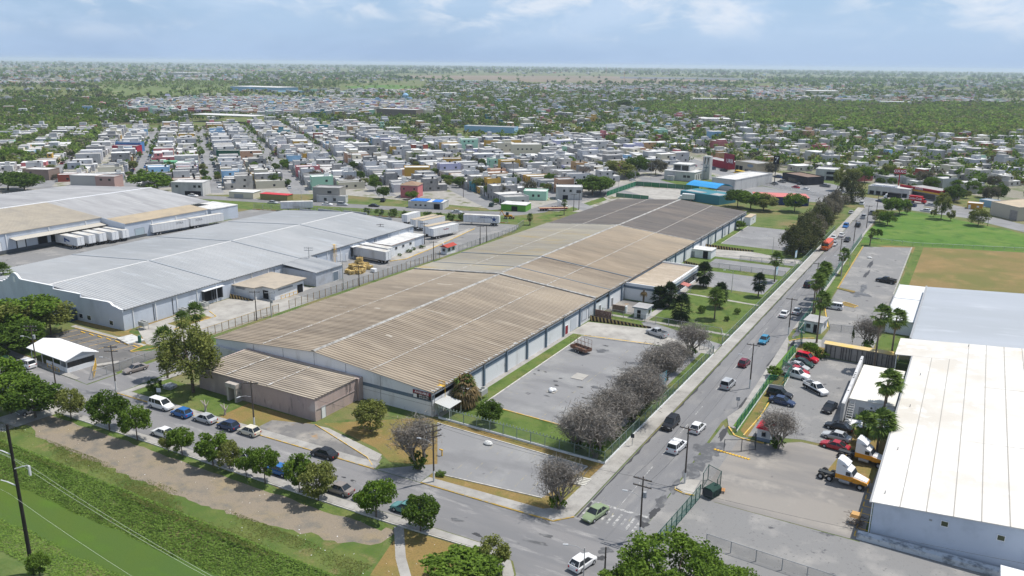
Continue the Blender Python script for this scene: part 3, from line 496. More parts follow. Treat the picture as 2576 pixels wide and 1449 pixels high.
secs = [(YS-.25, 176.5, R_TAN, R_TAN, .0), (176.5, 185.2, R_TAN, R_GREYL, .12), (185.2, 199.9, R_TAN, R_GREYL, .0), (199.9, 255.5, R_TAN2, R_GREYL, .1), (255.5, YN+.2, R_DARK, R_DARK, -.05)]
nm = ['front bay of the roof with strong tan and brown stripes', 'narrow roof strip between the pale cross flashings', 'striped tan roof bay behind the cross flashings', 'smooth weathered tan roof bay beside the office wing', 'dark grey brown roof bay at the far end']
for (a, c_, me_, mw, dz), lb in zip(secs, nm):
    roofpart(W, 'roof', me_, XE+.35, ZE+dz, XRG, ZR+dz, a, c_, label=lb)
    roofpart(W, 'roof', mw, XW-.35, ZE+.15+dz, XRG, ZR+dz, a, c_, label=lb+', west slope')
b = MB()
for (a, c_, _, _, dz) in secs: b.xprism([(XRG-.5, ZR+dz+.02), (XRG-.15, ZR+dz+.2), (XRG+.15, ZR+dz+.2), (XRG+.5, ZR+dz+.02)], a, c_)
b.build('ridge_cap', FLASH, W)
def slope_z(x): return ZE+(ZR-ZE)*(XE-x)/(XE-XRG) if x > XRG else ZE+.15+(ZR-ZE-.15)*(x-XW)/(XRG-XW)
def crossbar(y, wd, h0, m, name='flashing'):
    b = MB()
    for xa, xb in ((XW-.2, XRG), (XRG, XE+.25)):
        b.add([(xa, y-wd/2, slope_z(xa)+h0), (xb, y-wd/2, slope_z(xb)+h0), (xb, y+wd/2, slope_z(xb)+h0), (xa, y+wd/2, slope_z(xa)+h0), (xa, y-wd/2, slope_z(xa)-.05), (xb, y-wd/2, slope_z(xb)-.05), (xb, y+wd/2, slope_z(xb)-.05), (xa, y+wd/2, slope_z(xa)-.05)], [(0, 1, 2, 3), (0, 4, 5, 1), (2, 6, 7, 3)])
    b.build(name, m, W)
crossbar(176.5, .85, .32, FLASH); crossbar(185.2, .35, .30, mat('blue_grey_gutter', (.16, .20, .24))); crossbar(199.9, .3, .26, MC['blue_grey_gutter']); crossbar(255.5, .45, .3, FLASH)
MEND = mat('patched_sealant', (.47, .465, .45), [((.32, .28, .23), 1.3, .42, .55, (1, 1, 1))])
for xf in (.5,):
    for side in (0, 1):
        xx = XRG+(XE-XRG)*.5 if side else XW+(XRG-XW)*.5
        for (a, c_, _, _, dz) in secs:
            b = MB(); r = random.Random(int(a)+side); n = int((c_-a)/1.1); ys = [a+.2+(c_-a-.4)*i/n for i in range(n+1)]; zt = slope_z(xx)+dz+.11
            b.add([(xx-.1-r.uniform(0, .13), y, zt) for y in ys]+[(xx+.1+r.uniform(0, .13), y, zt) for y in ys], [(i, n+1+i, n+2+i, i+1) for i in range(n)])
            b.build('sealant_seam', MEND, W)
b = MB(); r = random.Random(18)
for i in range(14):     # paler replacement strips lying along the ribs
    y = r.uniform(110, 252); side = r.random() < .5; x0 = r.uniform(XRG+2, XE-5) if side else r.uniform(XW+2, XRG-6); ln = r.uniform(1.2, 5); zz = lambda x: slope_z(x)+.10; w_ = r.choice((.3, .5, .85)); MB().add([(x0, y, zz(x0)), (x0+ln, y, zz(x0+ln)), (x0+ln, y+w_, zz(x0+ln)), (x0, y+w_, zz(x0))], [(0, 1, 2, 3)]).build('sheet_patch', mat('pale_sheet_patch', (.40, .375, .33), [((.33, .275, .215), 1.2, .42, .6)]), W)
b = MB(); r = random.Random(8)      # frayed sealant lumps at the east eave
for i in range(210):
    y = YS+i*1.02+r.uniform(0, .4); s = r.uniform(.08, .3); b.box(XE+.1-s*2, XE+.34, y, y+r.uniform(.2, .5), ZE+.03, ZE+.12+r.uniform(0, .06))
b.build('eave_seam', mat('grey_sealant', (.33, .33, .32), [((.60, .60, .58), 2.5, .5, .6)]), W)['kind'] = 'stuff'
b = MB(); b.box(XE, XE+.34, YS+.02, YN, ZE-.26, ZE-.06); b.build('gutter', DARKM, W)
for i in range(25):
    y = YS+8.3+8.63*i
    if y > YN-1: break
    if 196.0 < y < 223.6: continue
    b = MB(); b.box(XE+.003, XE+.34, y-.2, y+.2, 0, ZE-.28); b.build('pilaster', BANDB, W)
    b = MB(); b.box(XE+.003, XE+.05, y+.25 if i else YS+.4, y+8.38, 3.25, 3.95); b.build('band', BANDB, W)
b = MB(); b.box(XE+.003, XE+.05, YS+.02, YS+8.1, 3.25, 3.95); b.box(-93.0, XE, YS-.05, YS-.003, 2.72, 3.38); b.build('band', BANDB, W)
b = MB()
for x in (-88.5, -96.6, -104.4, -112.5, -120.6): b.box(x-.04, x+.04, YS-.03, YS-.003, 0, slope_z(x)-.4)
b.box(-92.8, XE, YS-.02, YS-.003, 2.0, 2.04); b.build('panel_joint', mat('dark_joint', (.2, .2, .21)), W)
b = MB(); b.cyl((XE-.1, YS-.1, 0), (XE-.1, YS-.1, ZE), .07); b.cyl((XE+.25, YS+.25, 0), (XE+.25, YS+.25, ZE-.2), .06); b.build('downpipe', GREYM, W)
opening(W, 'door', (XE, 160.7, .05), 1.35, 2.1, 'x+', mat('red_door', (.25, .02, .03)), frame=WHITEM)
opening(W, 'roller_door', (XE, 164.5, .05), 3.4, 3.0, 'x+', mat('pale_grey_door', (.5, .53, .56)))
for y in (170.3, 174.2): opening(W, 'dock_door', (XE, y, 1.0), 2.5, 2.3, 'x+', MC['pale_grey_door'], frame=mat('grey_dock_frame', (.25, .27, .3)), fw=.18)
for y in (179.6, 187.4): opening(W, 'door', (XE, y, .05), 1.1, 2.2, 'x+', mat('open_doorway', (.22, .22, .22)), frame=WHITEM)
for y in (184.6, 178.4): opening(W, 'vent_window', (XE, y, 3.4), 2.4, .5, 'x+', BLACK)
for y in (230.5, 233.2, 246.2, 262.5, 271, 275, 292.3): opening(W, 'dock_door', (XE, y, .8), 1.9, 2.4, 'x+', MC['pale_grey_door'], frame=MC['grey_dock_frame'], fw=.15)
s = MB(); s.box(-81.1, -77.25, YS-.16, YS-.05, 3.05, 4.42); sg = s.build('sign_board', mat('sign_black', (.03, .025, .028), rough=.5), W)
s = MB(); s.box(-81.1, -77.25, YS-.19, YS-.163, 3.82, 4.42); s.build('sign_header', mat('sign_dark_red', (.22, .02, .03), rough=.5), sg)
s = MB(); s.box(-81.0, -80.25, YS-.19, YS-.163, 3.05, 3.7); s.build('sign_badge', WHITEM, sg)
lettering('AVAILABLE', sg, (-79.17, YS-.21, 4.12), (math.pi/2, 0, 0), .62, WHITEM); lettering('(899) 211 7425', sg, (-78.75, YS-.19, 3.6), (math.pi/2, 0, 0), .33, WHITEM); lettering('(619) 605 6317', sg, (-78.75, YS-.19, 3.24), (math.pi/2, 0, 0), .33, WHITEM)
b = MB()
for x in (-79.0, -77.8): b.cyl((x+1.2, YS+3.2, ZE-.1), (x+1.2, YS+3.2, ZE+.95), .035, n=4)
b.box(-77.9, -76.55, YS+2.6, YS+3.3, ZE+.1, ZE+.16); b.box(-77.85, -76.6, YS+3.25, YS+3.3, ZE+.85, ZE+.92); b.box(-76.62, -76.55, YS+3.28, YS+3.34, 0, ZE+.9); b.box(-77.0-.02, -76.93, YS+3.28, YS+3.34, ZE, ZE+.9); b.build('ladder_cage', YELP, W)
b = MB(); b.add([(-76.9, YS+.3, 2.6), (-73.6, YS+.2, 2.2), (-73.6, YS+4.1, 2.2), (-76.9, YS+4.1, 2.6), (-76.9, YS+.3, 2.68), (-73.6, YS+.2, 2.28), (-73.6, YS+4.1, 2.28), (-76.9, YS+4.1, 2.68)], [(0, 3, 2, 1), (4, 5, 6, 7), (0, 1, 5, 4), (1, 2, 6, 5), (2, 3, 7, 6)])
cn = b.build('canopy', mat('pale_grey_sheet', (.5, .51, .5), rib=(0, .3, (.3, .3, .3), .5)), W); b = MB(); b.cyl((-73.7, YS+.4, 0), (-73.7, YS+.4, 2.2), .05); b.cyl((-73.7, YS+4, 0), (-73.7, YS+4, 2.2), .05); b.build('post', WHITEM, cn)
# pink annex
P = thing('annex_building', 'low dusty pink annex with striped roof in front of the long warehouse', 'building', (0, 0, 0))
b = MB(); b.box(-122.4, -93.1, 95.4, 95.7, 0, 4.2); b.box(-93.4, -93.1, 95.7, 106.2, 0, 4.3); b.box(-122.4, -122.1, 95.7, 107.4, 0, 4.3); b.box(-93.6, -92.6, 106.2, 107.45, 0, 4.35); b.box(-122.1, -93.4, 106.9, 107.45, 0, 4.35); b.build('wall', PINKW, P)
b = MB(); n = 60
for i in range(n):
    x = -122.5+29.6*i/n; p = 29.6/n; b.add([(x, 95.1, 4.26), (x+p*.45, 95.1, 4.26), (x+p*.58, 95.1, 4.36), (x+p*.88, 95.1, 4.36), (x+p, 95.1, 4.26), (x, 106.9, 4.36), (x+p*.45, 106.9, 4.36), (x+p*.58, 106.9, 4.46), (x+p*.88, 106.9, 4.46), (x+p, 106.9, 4.36)], [(0, 1, 6, 5), (1, 2, 7, 6), (2, 3, 8, 7), (3, 4, 9, 8)])
b = MB(); ribbed(b, -122.5, 4.22, -92.9, 4.34, 95.1, 106.9, .72, .09); b.build('roof', mat('annex_striped_roof', (.50, .43, .34), [((.36, .31, .25), .2, .45, .62, (.25, 1, 1)), ((.22, .2, .18), .5, .6, .75, (.2, 2, 1))], rib=(1, .72, (.13, .11, .09), .9)), P)
for xx in (-114.6, -104.2):
    b = MB(); r = random.Random(int(-xx)); ys = [95.3+.9*i for i in range(13)]; b.add([(xx-.1-r.uniform(0, .16), y, 4.43) for y in ys]+[(xx+.1+r.uniform(0, .16), y, 4.43) for y in ys], [(i, 13+i, 14+i, i+1) for i in range(12)]); b.build('sealant_seam', MEND, P)
opening(P, 'door', (-93.1, 97.4, .05), .95, 2.1, 'x+', WHITEM, frame=GREYM)
b = MB(); b.box(-113.5, -110.8, 93.9, 95.38, 2.7, 3.5); b.box(-113.4, -112.9, 94.0, 95.38, 0, 2.7); b.box(-111.4, -110.9, 94.0, 95.38, 0, 2.7); b.build('porch', mat('porch_concrete', (.42, .38, .34), [((.2, .19, .18), .9, .55, .7)]), P)
b = MB(); b.box(-93.08, -93.0, 95.7, 106.1, 2.1, 2.16); b.cyl((-92.95, 103.6, 2.6), (-92.95, 103.6, 4.2), .07); b.cyl((-92.95, 104.5, 2.6), (-92.95, 104.5, 4.2), .07); b.build('pipe', mat('pink_pipe', (.3, .26, .25)), P)
b = MB(); b.box(-134.4, -121.9, 107.0, 107.3, 0, 3.3); b.box(-134.4, -133.9, 95.6, 107.0, 0, 2.2) if 0 else None; o = b.build('boundary_wall', GREYW); tag(o, 'stained concrete wall between the pink annex and the side street', 'wall')
# office wing
O = thing('office_wing', 'flat office wing with glazed front and blue band beside the palm lawn', 'office building', (0, 0, 0))
b = MB(); b.box(-76.9, -66.0, 195.6, 195.9, 0, 4.55); b.box(-76.9, -66.0, 223.9, 224.2, 0, 4.55); b.box(-66.3, -65.7, 195.3, 224.4, 3.0, 4.6); b.box(-66.6, -66.3, 195.9, 223.9, 0, .45); b.build('wall', WHITEP, O)
b = MB(); b.box(-76.9, -65.95, 195.52, 195.597, 3.15, 3.75); b.box(-65.697, -65.6, 195.2, 224.5, 3.35, 3.8); b.build('band', BANDB, O)
b = MB(); n = 26
ribbed(b, -76.6, 4.0, -66.35, 3.9, 195.95, 223.85, 1.05, .1); b.build('roof', mat('office_roof', (.53, .445, .34), [((.68, .60, .50), .5, .5, .66, (.3, 2, 1)), ((.35, .31, .25), .8, .62, .75)], rib=(1, 1.05, (.27, .22, .17), .7)), O)
b = MB(); b.box(-66.9, -66.75, 196, 223.8, .4, 3.0); gl = b.build('window_wall', GLASS, O); b = MB()
for i in range(17): b.box(-66.74, -66.6, 196+1.72*i, 196.12+1.72*i, .4, 3)
b.box(-66.74, -66.62, 196, 223.7, 1.6, 1.68); b.build('mullion', GREYM, gl)
b = MB(); b.add([(-66.0, 208.2, 2.7), (-63.6, 208.2, 2.25), (-63.6, 211.2, 2.25), (-66.0, 211.2, 2.7), (-66.0, 208.2, 2.78), (-63.6, 208.2, 2.33), (-63.6, 211.2, 2.33), (-66.0, 211.2, 2.78)], [(0, 3, 2, 1), (4, 5, 6, 7), (0, 1, 5, 4), (1, 2, 6, 5), (2, 3, 7, 6)]); aw = b.build('awning', mat('faded_red_awning', (.42, .16, .14)), O)
b = MB(); b.cyl((-63.7, 208.4, 0), (-63.7, 208.4, 2.3), .05); b.cyl((-63.7, 211, 0), (-63.7, 211, 2.3), .05); b.build('post', WHITEM, aw)
b = MB(); b.box(-66.0, -65.0, 207.6, 207.9, 0, 2.9)
# small box buildings
def box_building(name, label, cat, x0, x1, y0, y1, h, wm, rm, eave=.25, th=.18, rot=0, openings=(), band=None, wallh=None):
    T = thing(name, label, cat, ((x0+x1)/2, (y0+y1)/2, 0), rot); a, c_ = (x1-x0)/2, (y1-y0)/2
    b = MB(); b.box(-a, a, -c_, c_, 0, h); b.build('wall', wm, T)
    b = MB(); b.box(-a-eave, a+eave, -c_-eave, c_+eave, h+.002, h+th); b.build('roof', rm, T)
    if band: b = MB(); e = eave+.02; b.box(-a-e, a+e, -c_-e, c_+e, h+.03, h+th-.04); b.build('fascia', band, T)
    for (nm_, face, off, z, w_, hh, m_) in openings:
        p = {'x+': (a, off, z), 'x-': (-a, off, z), 'y+': (off, c_, z), 'y-': (off, -c_, z)}[face]; opening(T, nm_, p, w_, hh, face, m_, frame=GREYM if m_ is GLASS else None)
    return T
box_building('guard_booth', 'small white guard booth with blue roof edge between the lawn and the warehouse yard', 'booth', -68.6, -65.4, 181.4, 185.2, 2.5, WHITEP, R_FLATG, .35, .28, openings=[('door', 'y-', -.3, .05, .9, 2.0, BLACK), ('window', 'x+', .2, 1, 1.2, .9, GLASS)], band=BANDB)
box_building('utility_building', 'low white utility block with dark doorways behind the zigzag painted ramp', 'building', -80+2.0, -70.6, 253.2, 258.6, 2.6, WHITEP, R_FLAT, .2, .2, openings=[('door', 'y-', -2.4, .05, 1.5, 1.9, mat('grey_door', (.3, .32, .33))), ('doorway', 'y-', 1.9, .05, 1.6, 2.4, BLACK)])
box_building('pump_house', 'white pump house at the far corner of the long warehouse', 'building', -76.6, -74.3, 318.4, 327.5, 3.1, WHITEP, R_BEIGE, .1, .14, openings=[('window', 'x+', 0, 1.6, .6, .5, BLACK)])
def haz(name, label, pts, h0, h1, w_=.3, z=0):
    T = thing(name, label, 'ramp wall', (0, 0, 0)); (x0, y0), (x1, y1) = pts; l = math.hypot(x1-x0, y1-y0); ux, uy = (x1-x0)/l, (y1-y0)/l; nx_, ny_ = -uy*w_/2, ux*w_/2
    def pt(d, s_, zz): return (x0+ux*d+nx_*s_, y0+uy*d+ny_*s_, zz)
    b = MB(); b.add([pt(0, -1, 0), pt(l, -1, 0), pt(l, 1, 0), pt(0, 1, 0), pt(0, -1, h0), pt(l, -1, h1), pt(l, 1, h1), pt(0, 1, h0)], [(0, 1, 5, 4), (1, 2, 6, 5), (2, 3, 7, 6), (3, 0, 4, 7), (4, 5, 6, 7)]); b.build('wall', BLACK if 0 else mat('hazard_black', (.035, .03, .028)), T)
    b = MB(); n = int(l/.9)
    for i in range(n):
        for s_ in (-1.08, 1.08):
            d0 = i*.9; ha = h0+(h1-h0)*d0/l
            b.add([pt(d0+.3, s_, 0), pt(d0+.7, s_, 0), pt(min(d0+.4, l), s_, ha-.03), pt(d0, s_, ha-.03)], [(0, 1, 2, 3)])
    b.build('hazard_stripes', mat('faded_hazard_yellow', (.42, .31, .13)), T)
haz('ramp_wall', 'black and yellow striped loading ramp wall beside the grey truck', ((-76.6, 173.0), (-61.8, 175.3)), 1.4, .35)
haz('ramp_wall', 'striped ramp wall beyond the low white utility block', ((-77, 268.6), (-61.5, 272.2)), 1.5, .4)
haz('ramp_wall', 'striped ramp wall in front of the low white utility block', ((-76, 243.0), (-66.5, 241.4)), .9, .3)
b = MB(); b.box(-76.2, -71.9, 174.9, 175.1, .3, 2.5); n = 0
o = b.build('screen_wall', mat('brown_lattice', (.16, .10, .08), [((.30, .22, .19), 5, .5, .56)])); tag(o, 'brown lattice screen wall standing on the striped loading ramp', 'screen wall')
b = MB(); b.box(-75.3, -71.8, 183.6, 183.85, 0, 1.7); b.box(-71.8, -71.4, 183.4, 184.2, 0, 1.8, 1); o = b.build('screen_wall', [MC['brown_lattice'], WHITEP]); tag(o, 'brown lattice screen with white end post behind the guard booth', 'screen wall')
# ------------------------------------------------------------------ blue-grey warehouse
BW = thing('warehouse', 'blue grey warehouse with stepped mission style gable and ribbed metal roof', 'warehouse', (-164.6, 109.5, 0), math.radians(2.2))
LN = 117.; SL_, SR = -59.5, -26.8; zE, zR = 5.0, 7.2
b = MB()
prof = [(0, 0), (0, 4.95), (-.9, 5.0), (-2.2, 5.35), (-3.2, 5.45), (-3.9, 6.0), (-4.8, 6.15), (-14.6, 6.5-.6), (-14.6, 6.65), (-24.6, 6.55), (-24.6, 7.3), (-36.8, 7.25), (-37.5, 7.35), (-38.0, 7.9), (-38.8, 8.5), (-39.6, 8.62), (-40.4, 8.45), (-41.1, 7.9), (-41.6, 7.3), (-42.4, 7.2), (-42.4, 6.75), (-43.4, 6.7), (-43.4, 6.2), (-44.6, 6.15), (-44.6, 5.75), (-52, 5.6), (-59.5, 5.2), (-59.5, 0)]
b.xprism(prof, 0, .35); b.box(-.3, 0, .35, LN, 0, zE-.1); b.box(SL_, SL_+.3, .35, LN, 0, zE-.1); b.xprism([(0, 0), (0, zE-.1), (SR, zR-.1), (SL_, zE-.1), (SL_, 0)], LN-.35, LN)
b.build('wall', BLUEW, BW)
b = MB()
for p, q in zip(prof[1:], prof[2:-1]):
    if abs(p[0]-q[0]) > .1: b.add([(p[0], -.08, p[1]), (q[0], -.08, q[1]), (q[0], .43, q[1]), (p[0], .43, p[1]), (p[0], -.08, p[1]+.1), (q[0], -.08, q[1]+.1), (q[0], .43, q[1]+.1), (p[0], .43, p[1]+.1)], [(4, 7, 6, 5), (0, 1, 5, 4), (3, 7, 6, 2)])
b.build('coping', WHITEM, BW)
b = MB(); b.box(-40.0, -39.3, -.06, -.003, 6.3, 7.7); b.build('niche', WHITEM, BW)
for a, c_ in ((.45, 29.4), (29.4, 58.9), (58.9, 89.2), (89.2, LN)):
    roofpart(BW, 'roof', R_BLUE, .4, zE, SR, zR, a, c_, .82); roofpart(BW, 'roof', R_BLUE, SL_-.4, zE, SR, zR, a, c_, .82)
b = MB(); b.xprism([(SR-.22, zR+.03), (SR-.1, zR+.17), (SR+.1, zR+.17), (SR+.22, zR+.03)], .4, LN+.2); b.build('ridge_cap', mat('dull_white_cap', (.55, .55, .54)), BW)
for y in (29.4, 58.9, 89.2):
    b = MB()
    for xa, xb, za, zb in ((SL_-.3, SR, zE, zR), (SR, .3, zR, zE)): b.add([(xa, y-.35, za+.2), (xb, y-.35, zb+.2), (xb, y+.35, zb+.2), (xa, y+.35, za+.2), (xa, y-.35, za), (xb, y-.35, zb), (xa, y+.35, za), (xb, y+.35, zb)], [(0, 1, 2, 3), (0, 4, 5, 1), (2, 7, 6, 3)])
    b.build('expansion_joint', mat('joint_grey', (.30, .32, .34)), BW)
b = MB(); b.box(0, .38, .3, LN, zE-.22, zE-.05); b.build('gutter', DARKM, BW)
b = MB()
for xx, hh in ((-45, .7), (-36, 1.1), (-24, 1.1), (-13, .9)): b.box(xx-7, xx+3.6, LN+.05, LN+.35, 4.9, zR-abs(xx-SR)*.07+hh*.5)
b.build('rear_parapet', GREYM, BW)
for i in range(19):
    y = 6.2*i+2.6
    if 50.5 < y < 62.5: continue
    b = MB(); b.box(.003, .16, y-.12, y+.12, 0, zE-.25); b.build('pilaster', WHITEP, BW)
for x, w_ in ((-4.3, 1.2), (-12.2, 1.3), (-15.1, 1.3)): opening(BW, 'window', (x, 0, .75), w_, 1.05, 'y-', GLASS, frame=WHITEM)
b = MB(); b.box(-21.2, -16.6, -1.9, -.003, 2.5, 2.85); b.box(-21.2, -20.9, -1.9, -.003, 0, 2.5); b.box(-16.9, -16.6, -1.9, -.003, 0, 2.5); en = b.build('entrance_porch', mat('navy_porch', (.05, .075, .11), rough=.5), BW); b = MB(); b.box(-20.6, -17.2, -.2, -.01, 0, 2.4); b.build('door', GLASS, en)
for y in (24.2, 27.6, 83.5, 88.3):
    b = MB(); b.box(.003, .5, y-1.5, y-1.15, .9, 3.6); b.box(.003, .5, y+1.15, y+1.5, .9, 3.6); b.box(.003, .55, y-1.5, y+1.5, 3.6, 3.95); b.box(.003, .1, y-1.15, y+1.15, .9, 3.6, 1); b.box(.003, 1.2, y-1.7, y+1.7, 3.96, 4.06, 2)
    b.build('dock_door', [DARKM, BLACK, WHITEM], BW)
for y, w_, h_ in ((19.4, 1.6, 2.2), (76.5, 2.3, 2.7), (80.0, 1.0, 2.2), (46.5, 2.2, 3.0)): opening(BW, 'door', (0, y, .05), w_, h_, 'x+', mat('white_grey_door', (.58, .61, .65)), frame=WHITEM)
b = MB()
for y in (8.2, 13.7, 48.3, 66, 94.5): b.box(.01, .12, y-.06, y+.06, .3, 4.3)
for y in (13.7, 18.6): b.box(.01, .1, 13.7, 18.6, .5, .56)
b.build('conduit', DARKM, BW)
b = MB()
for s_ in (-.35, .35): b.cyl((.5, 73.6+s_, .3), (.5, 73.6+s_, 6.4), .05, n=4)
for z in np.arange(.6, 6.2, .45): b.box(.46, .54, 73.3, 73.95, z, z+.05)
for z in (4.9, 5.6, 6.3): b.box(.1, 1.0, 73.2, 74.0, z, z+.05)
b.cyl((1, 73.2, 2.5), (1, 73.2, 6.4), .04, n=4); b.cyl((1, 74, 2.5), (1, 74, 6.4), .04, n=4); b.build('ladder', YELP, BW)
ext = thing('warehouse_extension', 'windowless grey block jutting from the blue grey warehouse with flat ribbed roof', 'building', (-154.1, 161.1, 0), math.radians(.5))
b = MB(); b.box(-12.6, 0, 0, 11, 0, 3.95); b.build('wall', mat('grey_block_wall', (.42, .445, .485), [((.35, .36, .38), .5, .45, .65)]), ext)
roofpart(ext, 'roof', R_BLUE, .3, 4.05, -13.0, 5.0, -.1, 11.2, .7); opening(ext, 'roller_door', (0, 8.0, .05), 2.2, 2.6, 'x+', mat('slate_door', (.16, .2, .24)), frame=WHITEM)
# beige roofed service building
S = thing('service_building', 'small white service building with beige shed roof in the concrete yard', 'building', (0, 0, 0))
b = MB(); b.prism([(-166.1, 142.8), (-158.5, 143.2), (-158.3, 145.4), (-153.9, 145.5), (-153.8, 156), (-166.1, 156)], 0, 3.0); b.build('wall', WHITEP, S)
b = MB(); b.add([(-166.8, 142.0, 3.05), (-158.1, 142.4, 3.25), (-157.6, 144.8, 3.3), (-153.2, 144.9, 3.15), (-153.2, 156.7, 3.5), (-166.8, 156.7, 3.4), (-166.8, 142.0, 3.25), (-158.1, 142.4, 3.45), (-157.6, 144.8, 3.5), (-153.2, 144.9, 3.35), (-153.2, 156.7, 3.7), (-166.8, 156.7, 3.6)], [(6, 7, 8, 9, 10, 11)]+[(i, (i+1) % 6, 6+(i+1) % 6, 6+i) for i in range(6)]+[(5, 4, 3, 2, 1, 0)]); b.build('roof', mat('beige_shed_roof', (.40, .345, .275), [((.33, .29, .24), .4, .45, .65)]), S)
opening(S, 'doorway', (-156.0, 145.4, .05), 2.6, 2.3, 'y-', BLACK) if 0 else None
opening(S, 'vent_window', (-163.5, 142.83, 2.3), 3.2, .45, 'y-', MC['grey_dock_frame']); opening(S, 'doorway', (-153.8, 154.6, .05), 2.0, 2.2, 'x+', BLACK); opening(S, 'vent_window', (-153.8, 149.4, 2.3), 5.2, .4, 'x+', MC['grey_dock_frame']); opening(S, 'doorway', (-157.0, 145.4, .05), 1.9, 2.2, 'y-', BLACK)
haz('ramp_wall', 'yellow and black striped ramp wall beside the small service building', ((-165.2, 140.8), (-158.4, 142.2)), 1.3, .3)
# white offices in the yard, red roofed booth
box_building('yard_office', 'white flat roofed office with three high windows and red trim', 'office building', -165.4, -158.6, 199.7, 213.0, 3.9, WHITEP, R_FLAT, .3, .2, rot=.05, openings=[('window', 'x+', -4, 2.3, 1.1, .7, GLASS), ('window', 'x+', 0, 2.3, 1.1, .7, GLASS), ('window', 'x+', 4.2, 2.3, 1.1, .7, GLASS), ('window', 'y-', -1.6, 1.8, .8, 1.2, GLASS), ('door', 'y-', 1.9, .05, .9, 2, MC['pale_grey_door'])], band=mat('rust_trim', (.25, .1, .06)))
box_building('yard_office', 'lower white flat roofed block behind the office with high windows', 'office building', -169.6, -161.4, 213.4, 222.3, 3.1, BLUEW, R_FLAT, .3, .2, rot=.05)
RB = box_building('guard_booth', 'white guard booth with red tiled roof beside the fence of the trailer yard', 'booth', -148.2, -145.9, 213.0, 218.0, 2.4, WHITEP, REDP, .05, .1, openings=[('window', 'x+', -1.2, 1.0, 1.0, .9, GLASS), ('window', 'x+', 1.2, 1.0, 1.0, .9, GLASS), ('window', 'y-', 0, 1.0, 1.0, .9, GLASS)])
b = MB(); b.xprism([(-1.7, 2.4), (0, 3.1), (1.7, 2.4)], -2.9, 2.9); b.build('gable_roof', mat('red_tile_roof', (.42, .07, .05), rib=(1, .4, (.25, .04, .03), .6)), RB); b = MB(); b.box(-.9, -.4, -2.2, -1.7, 2.5, 3.5); b.build('chimney', WHITEP, RB)
# ------------------------------------------------------------------ far left warehouse
CW = thing('warehouse', 'broad grey warehouse with loading dock canopy behind the blue grey warehouse', 'warehouse', (0, 0, 0))
cz = lambda x: 9-.0725*(x+296) if x > -296 else 9-.065*(-296-x)
b = MB(); b.box(-264.3, -264, 95, 171.8, 0, cz(-264)-.1); b.xprism([(-264, 0), (-264, cz(-264)-.1), (-251.2, cz(-251.2)-.1), (-251.2, 0)], 171.8, 172.1); b.box(-251.5, -251.2, 172.1, 206.6, 0, 5.6); b.xprism([(-251.2, 0), (-251.2, 5.6), (-296, 8.9), (-350, 5.4), (-350, 0)], 206.6, 206.9); b.box(-350, -349.7, 95, 206, 0, 5.3)
b.build('wall', BLUEW, CW)
T1 = mat('far_tan_roof', (.44, .39, .31), [((.34, .31, .26), .15, .45, .65)], rib=(1, RIB, (.27, .24, .2), .7))
roofpart(CW, 'roof', T1, -263.7, cz(-263.7), -296, 9, 95, 172); roofpart(CW, 'roof', R_CGREY, -261, cz(-261), -296, 9.05, 172, 216.5); roofpart(CW, 'roof', R_BEIGE, -250.9, cz(-250.9), -261, cz(-261)+.02, 172, 207)
roofpart(CW, 'roof', R_CGREY, -352, 5.4, -296, 9, 95, 172, 1.2); roofpart(CW, 'roof', R_CGREY, -352, 5.4, -296, 9.05, 172, 216.5, 1.2)
b = MB(); b.box(-296.35, -295.65, 95, 216.6, 9.0, 9.22); b.build('ridge_cap', WHITEM, CW)
b = MB(); b.xprism([(-252, 0), (-263, 0), (-263, 6.6), (-261, cz(-261)-.12)], 214.0, 214.2); 
b = MB(); b.add([(-263.9, 140, 4.9), (-260.4, 140, 4.45), (-260.4, 172, 4.45), (-263.9, 172, 4.9), (-263.9, 140, 5.0), (-260.4, 140, 4.55), (-260.4, 172, 4.55), (-263.9, 172, 5.0)], [(0, 3, 2, 1), (4, 5, 6, 7), (0, 1, 5, 4), (1, 2, 6, 5), (2, 3, 7, 6)]); b.build('canopy', mat('beige_canopy', (.50, .47, .41), rib=(1, .8, (.3, .28, .25), .6)), CW)
b = MB(); b.box(-263.997, -263.9, 128, 171.7, 0, 1.3); b.box(-251.197, -251.1, 172.2, 180, 0, 1.0); b.build('plinth', mat('dark_plinth', (.09, .1, .11)), CW)
opening(CW, 'roller_door', (-264, 134.5, .05), 5.5, 3.9, 'x+', WHITEM, frame=GREYM); opening(CW, 'roller_door', (-251.2, 177.3, .05), 3.6, 3.3, 'x+', mat('pale_teal_door', (.38, .46, .5)), frame=GREYM)
for y in (143.5, 150.5, 154.7, 158.8, 163.0, 167.2): opening(CW, 'dock_door', (-264, y, 1.2), 2.5, 2.6, 'x+', WHITEM if y < 144 else BLACK, frame=DARKM, fw=.35)
for y in (124.5, 139, 153, 166): b = MB(); b.box(-263.997, -263.8, y-.15, y+.15, 1.3 if y > 128 else 0, 6.3); b.build('pilaster', WHITEP, CW)
for y in (182.5, 192.5, 206.2): b = MB(); b.box(-251.197, -251.0, y-.15, y+.15, 0, 5.4); b.build('pilaster', WHITEP, CW)
box_building('warehouse_wing', 'white flat roofed wing at the far end of the broad grey warehouse', 'building', -266.5, -252.4, 209.5, 222.5, 4.9, BLUEW, R_FLAT, .15, .3)
SH = box_building('dock_office', 'small shed with ribbed white roof at the left edge beside the dock yard', 'building', -262.5, -251.5, 118, 127.5, 3.0, WHITEP, mat('white_ribbed', (.66, .64, .6), rib=(1, .8, (.42, .4, .38), .7)), .5, .25, openings=[('door', 'x+', 0, .05, 1.4, 2.2, MC['slate_door'])])
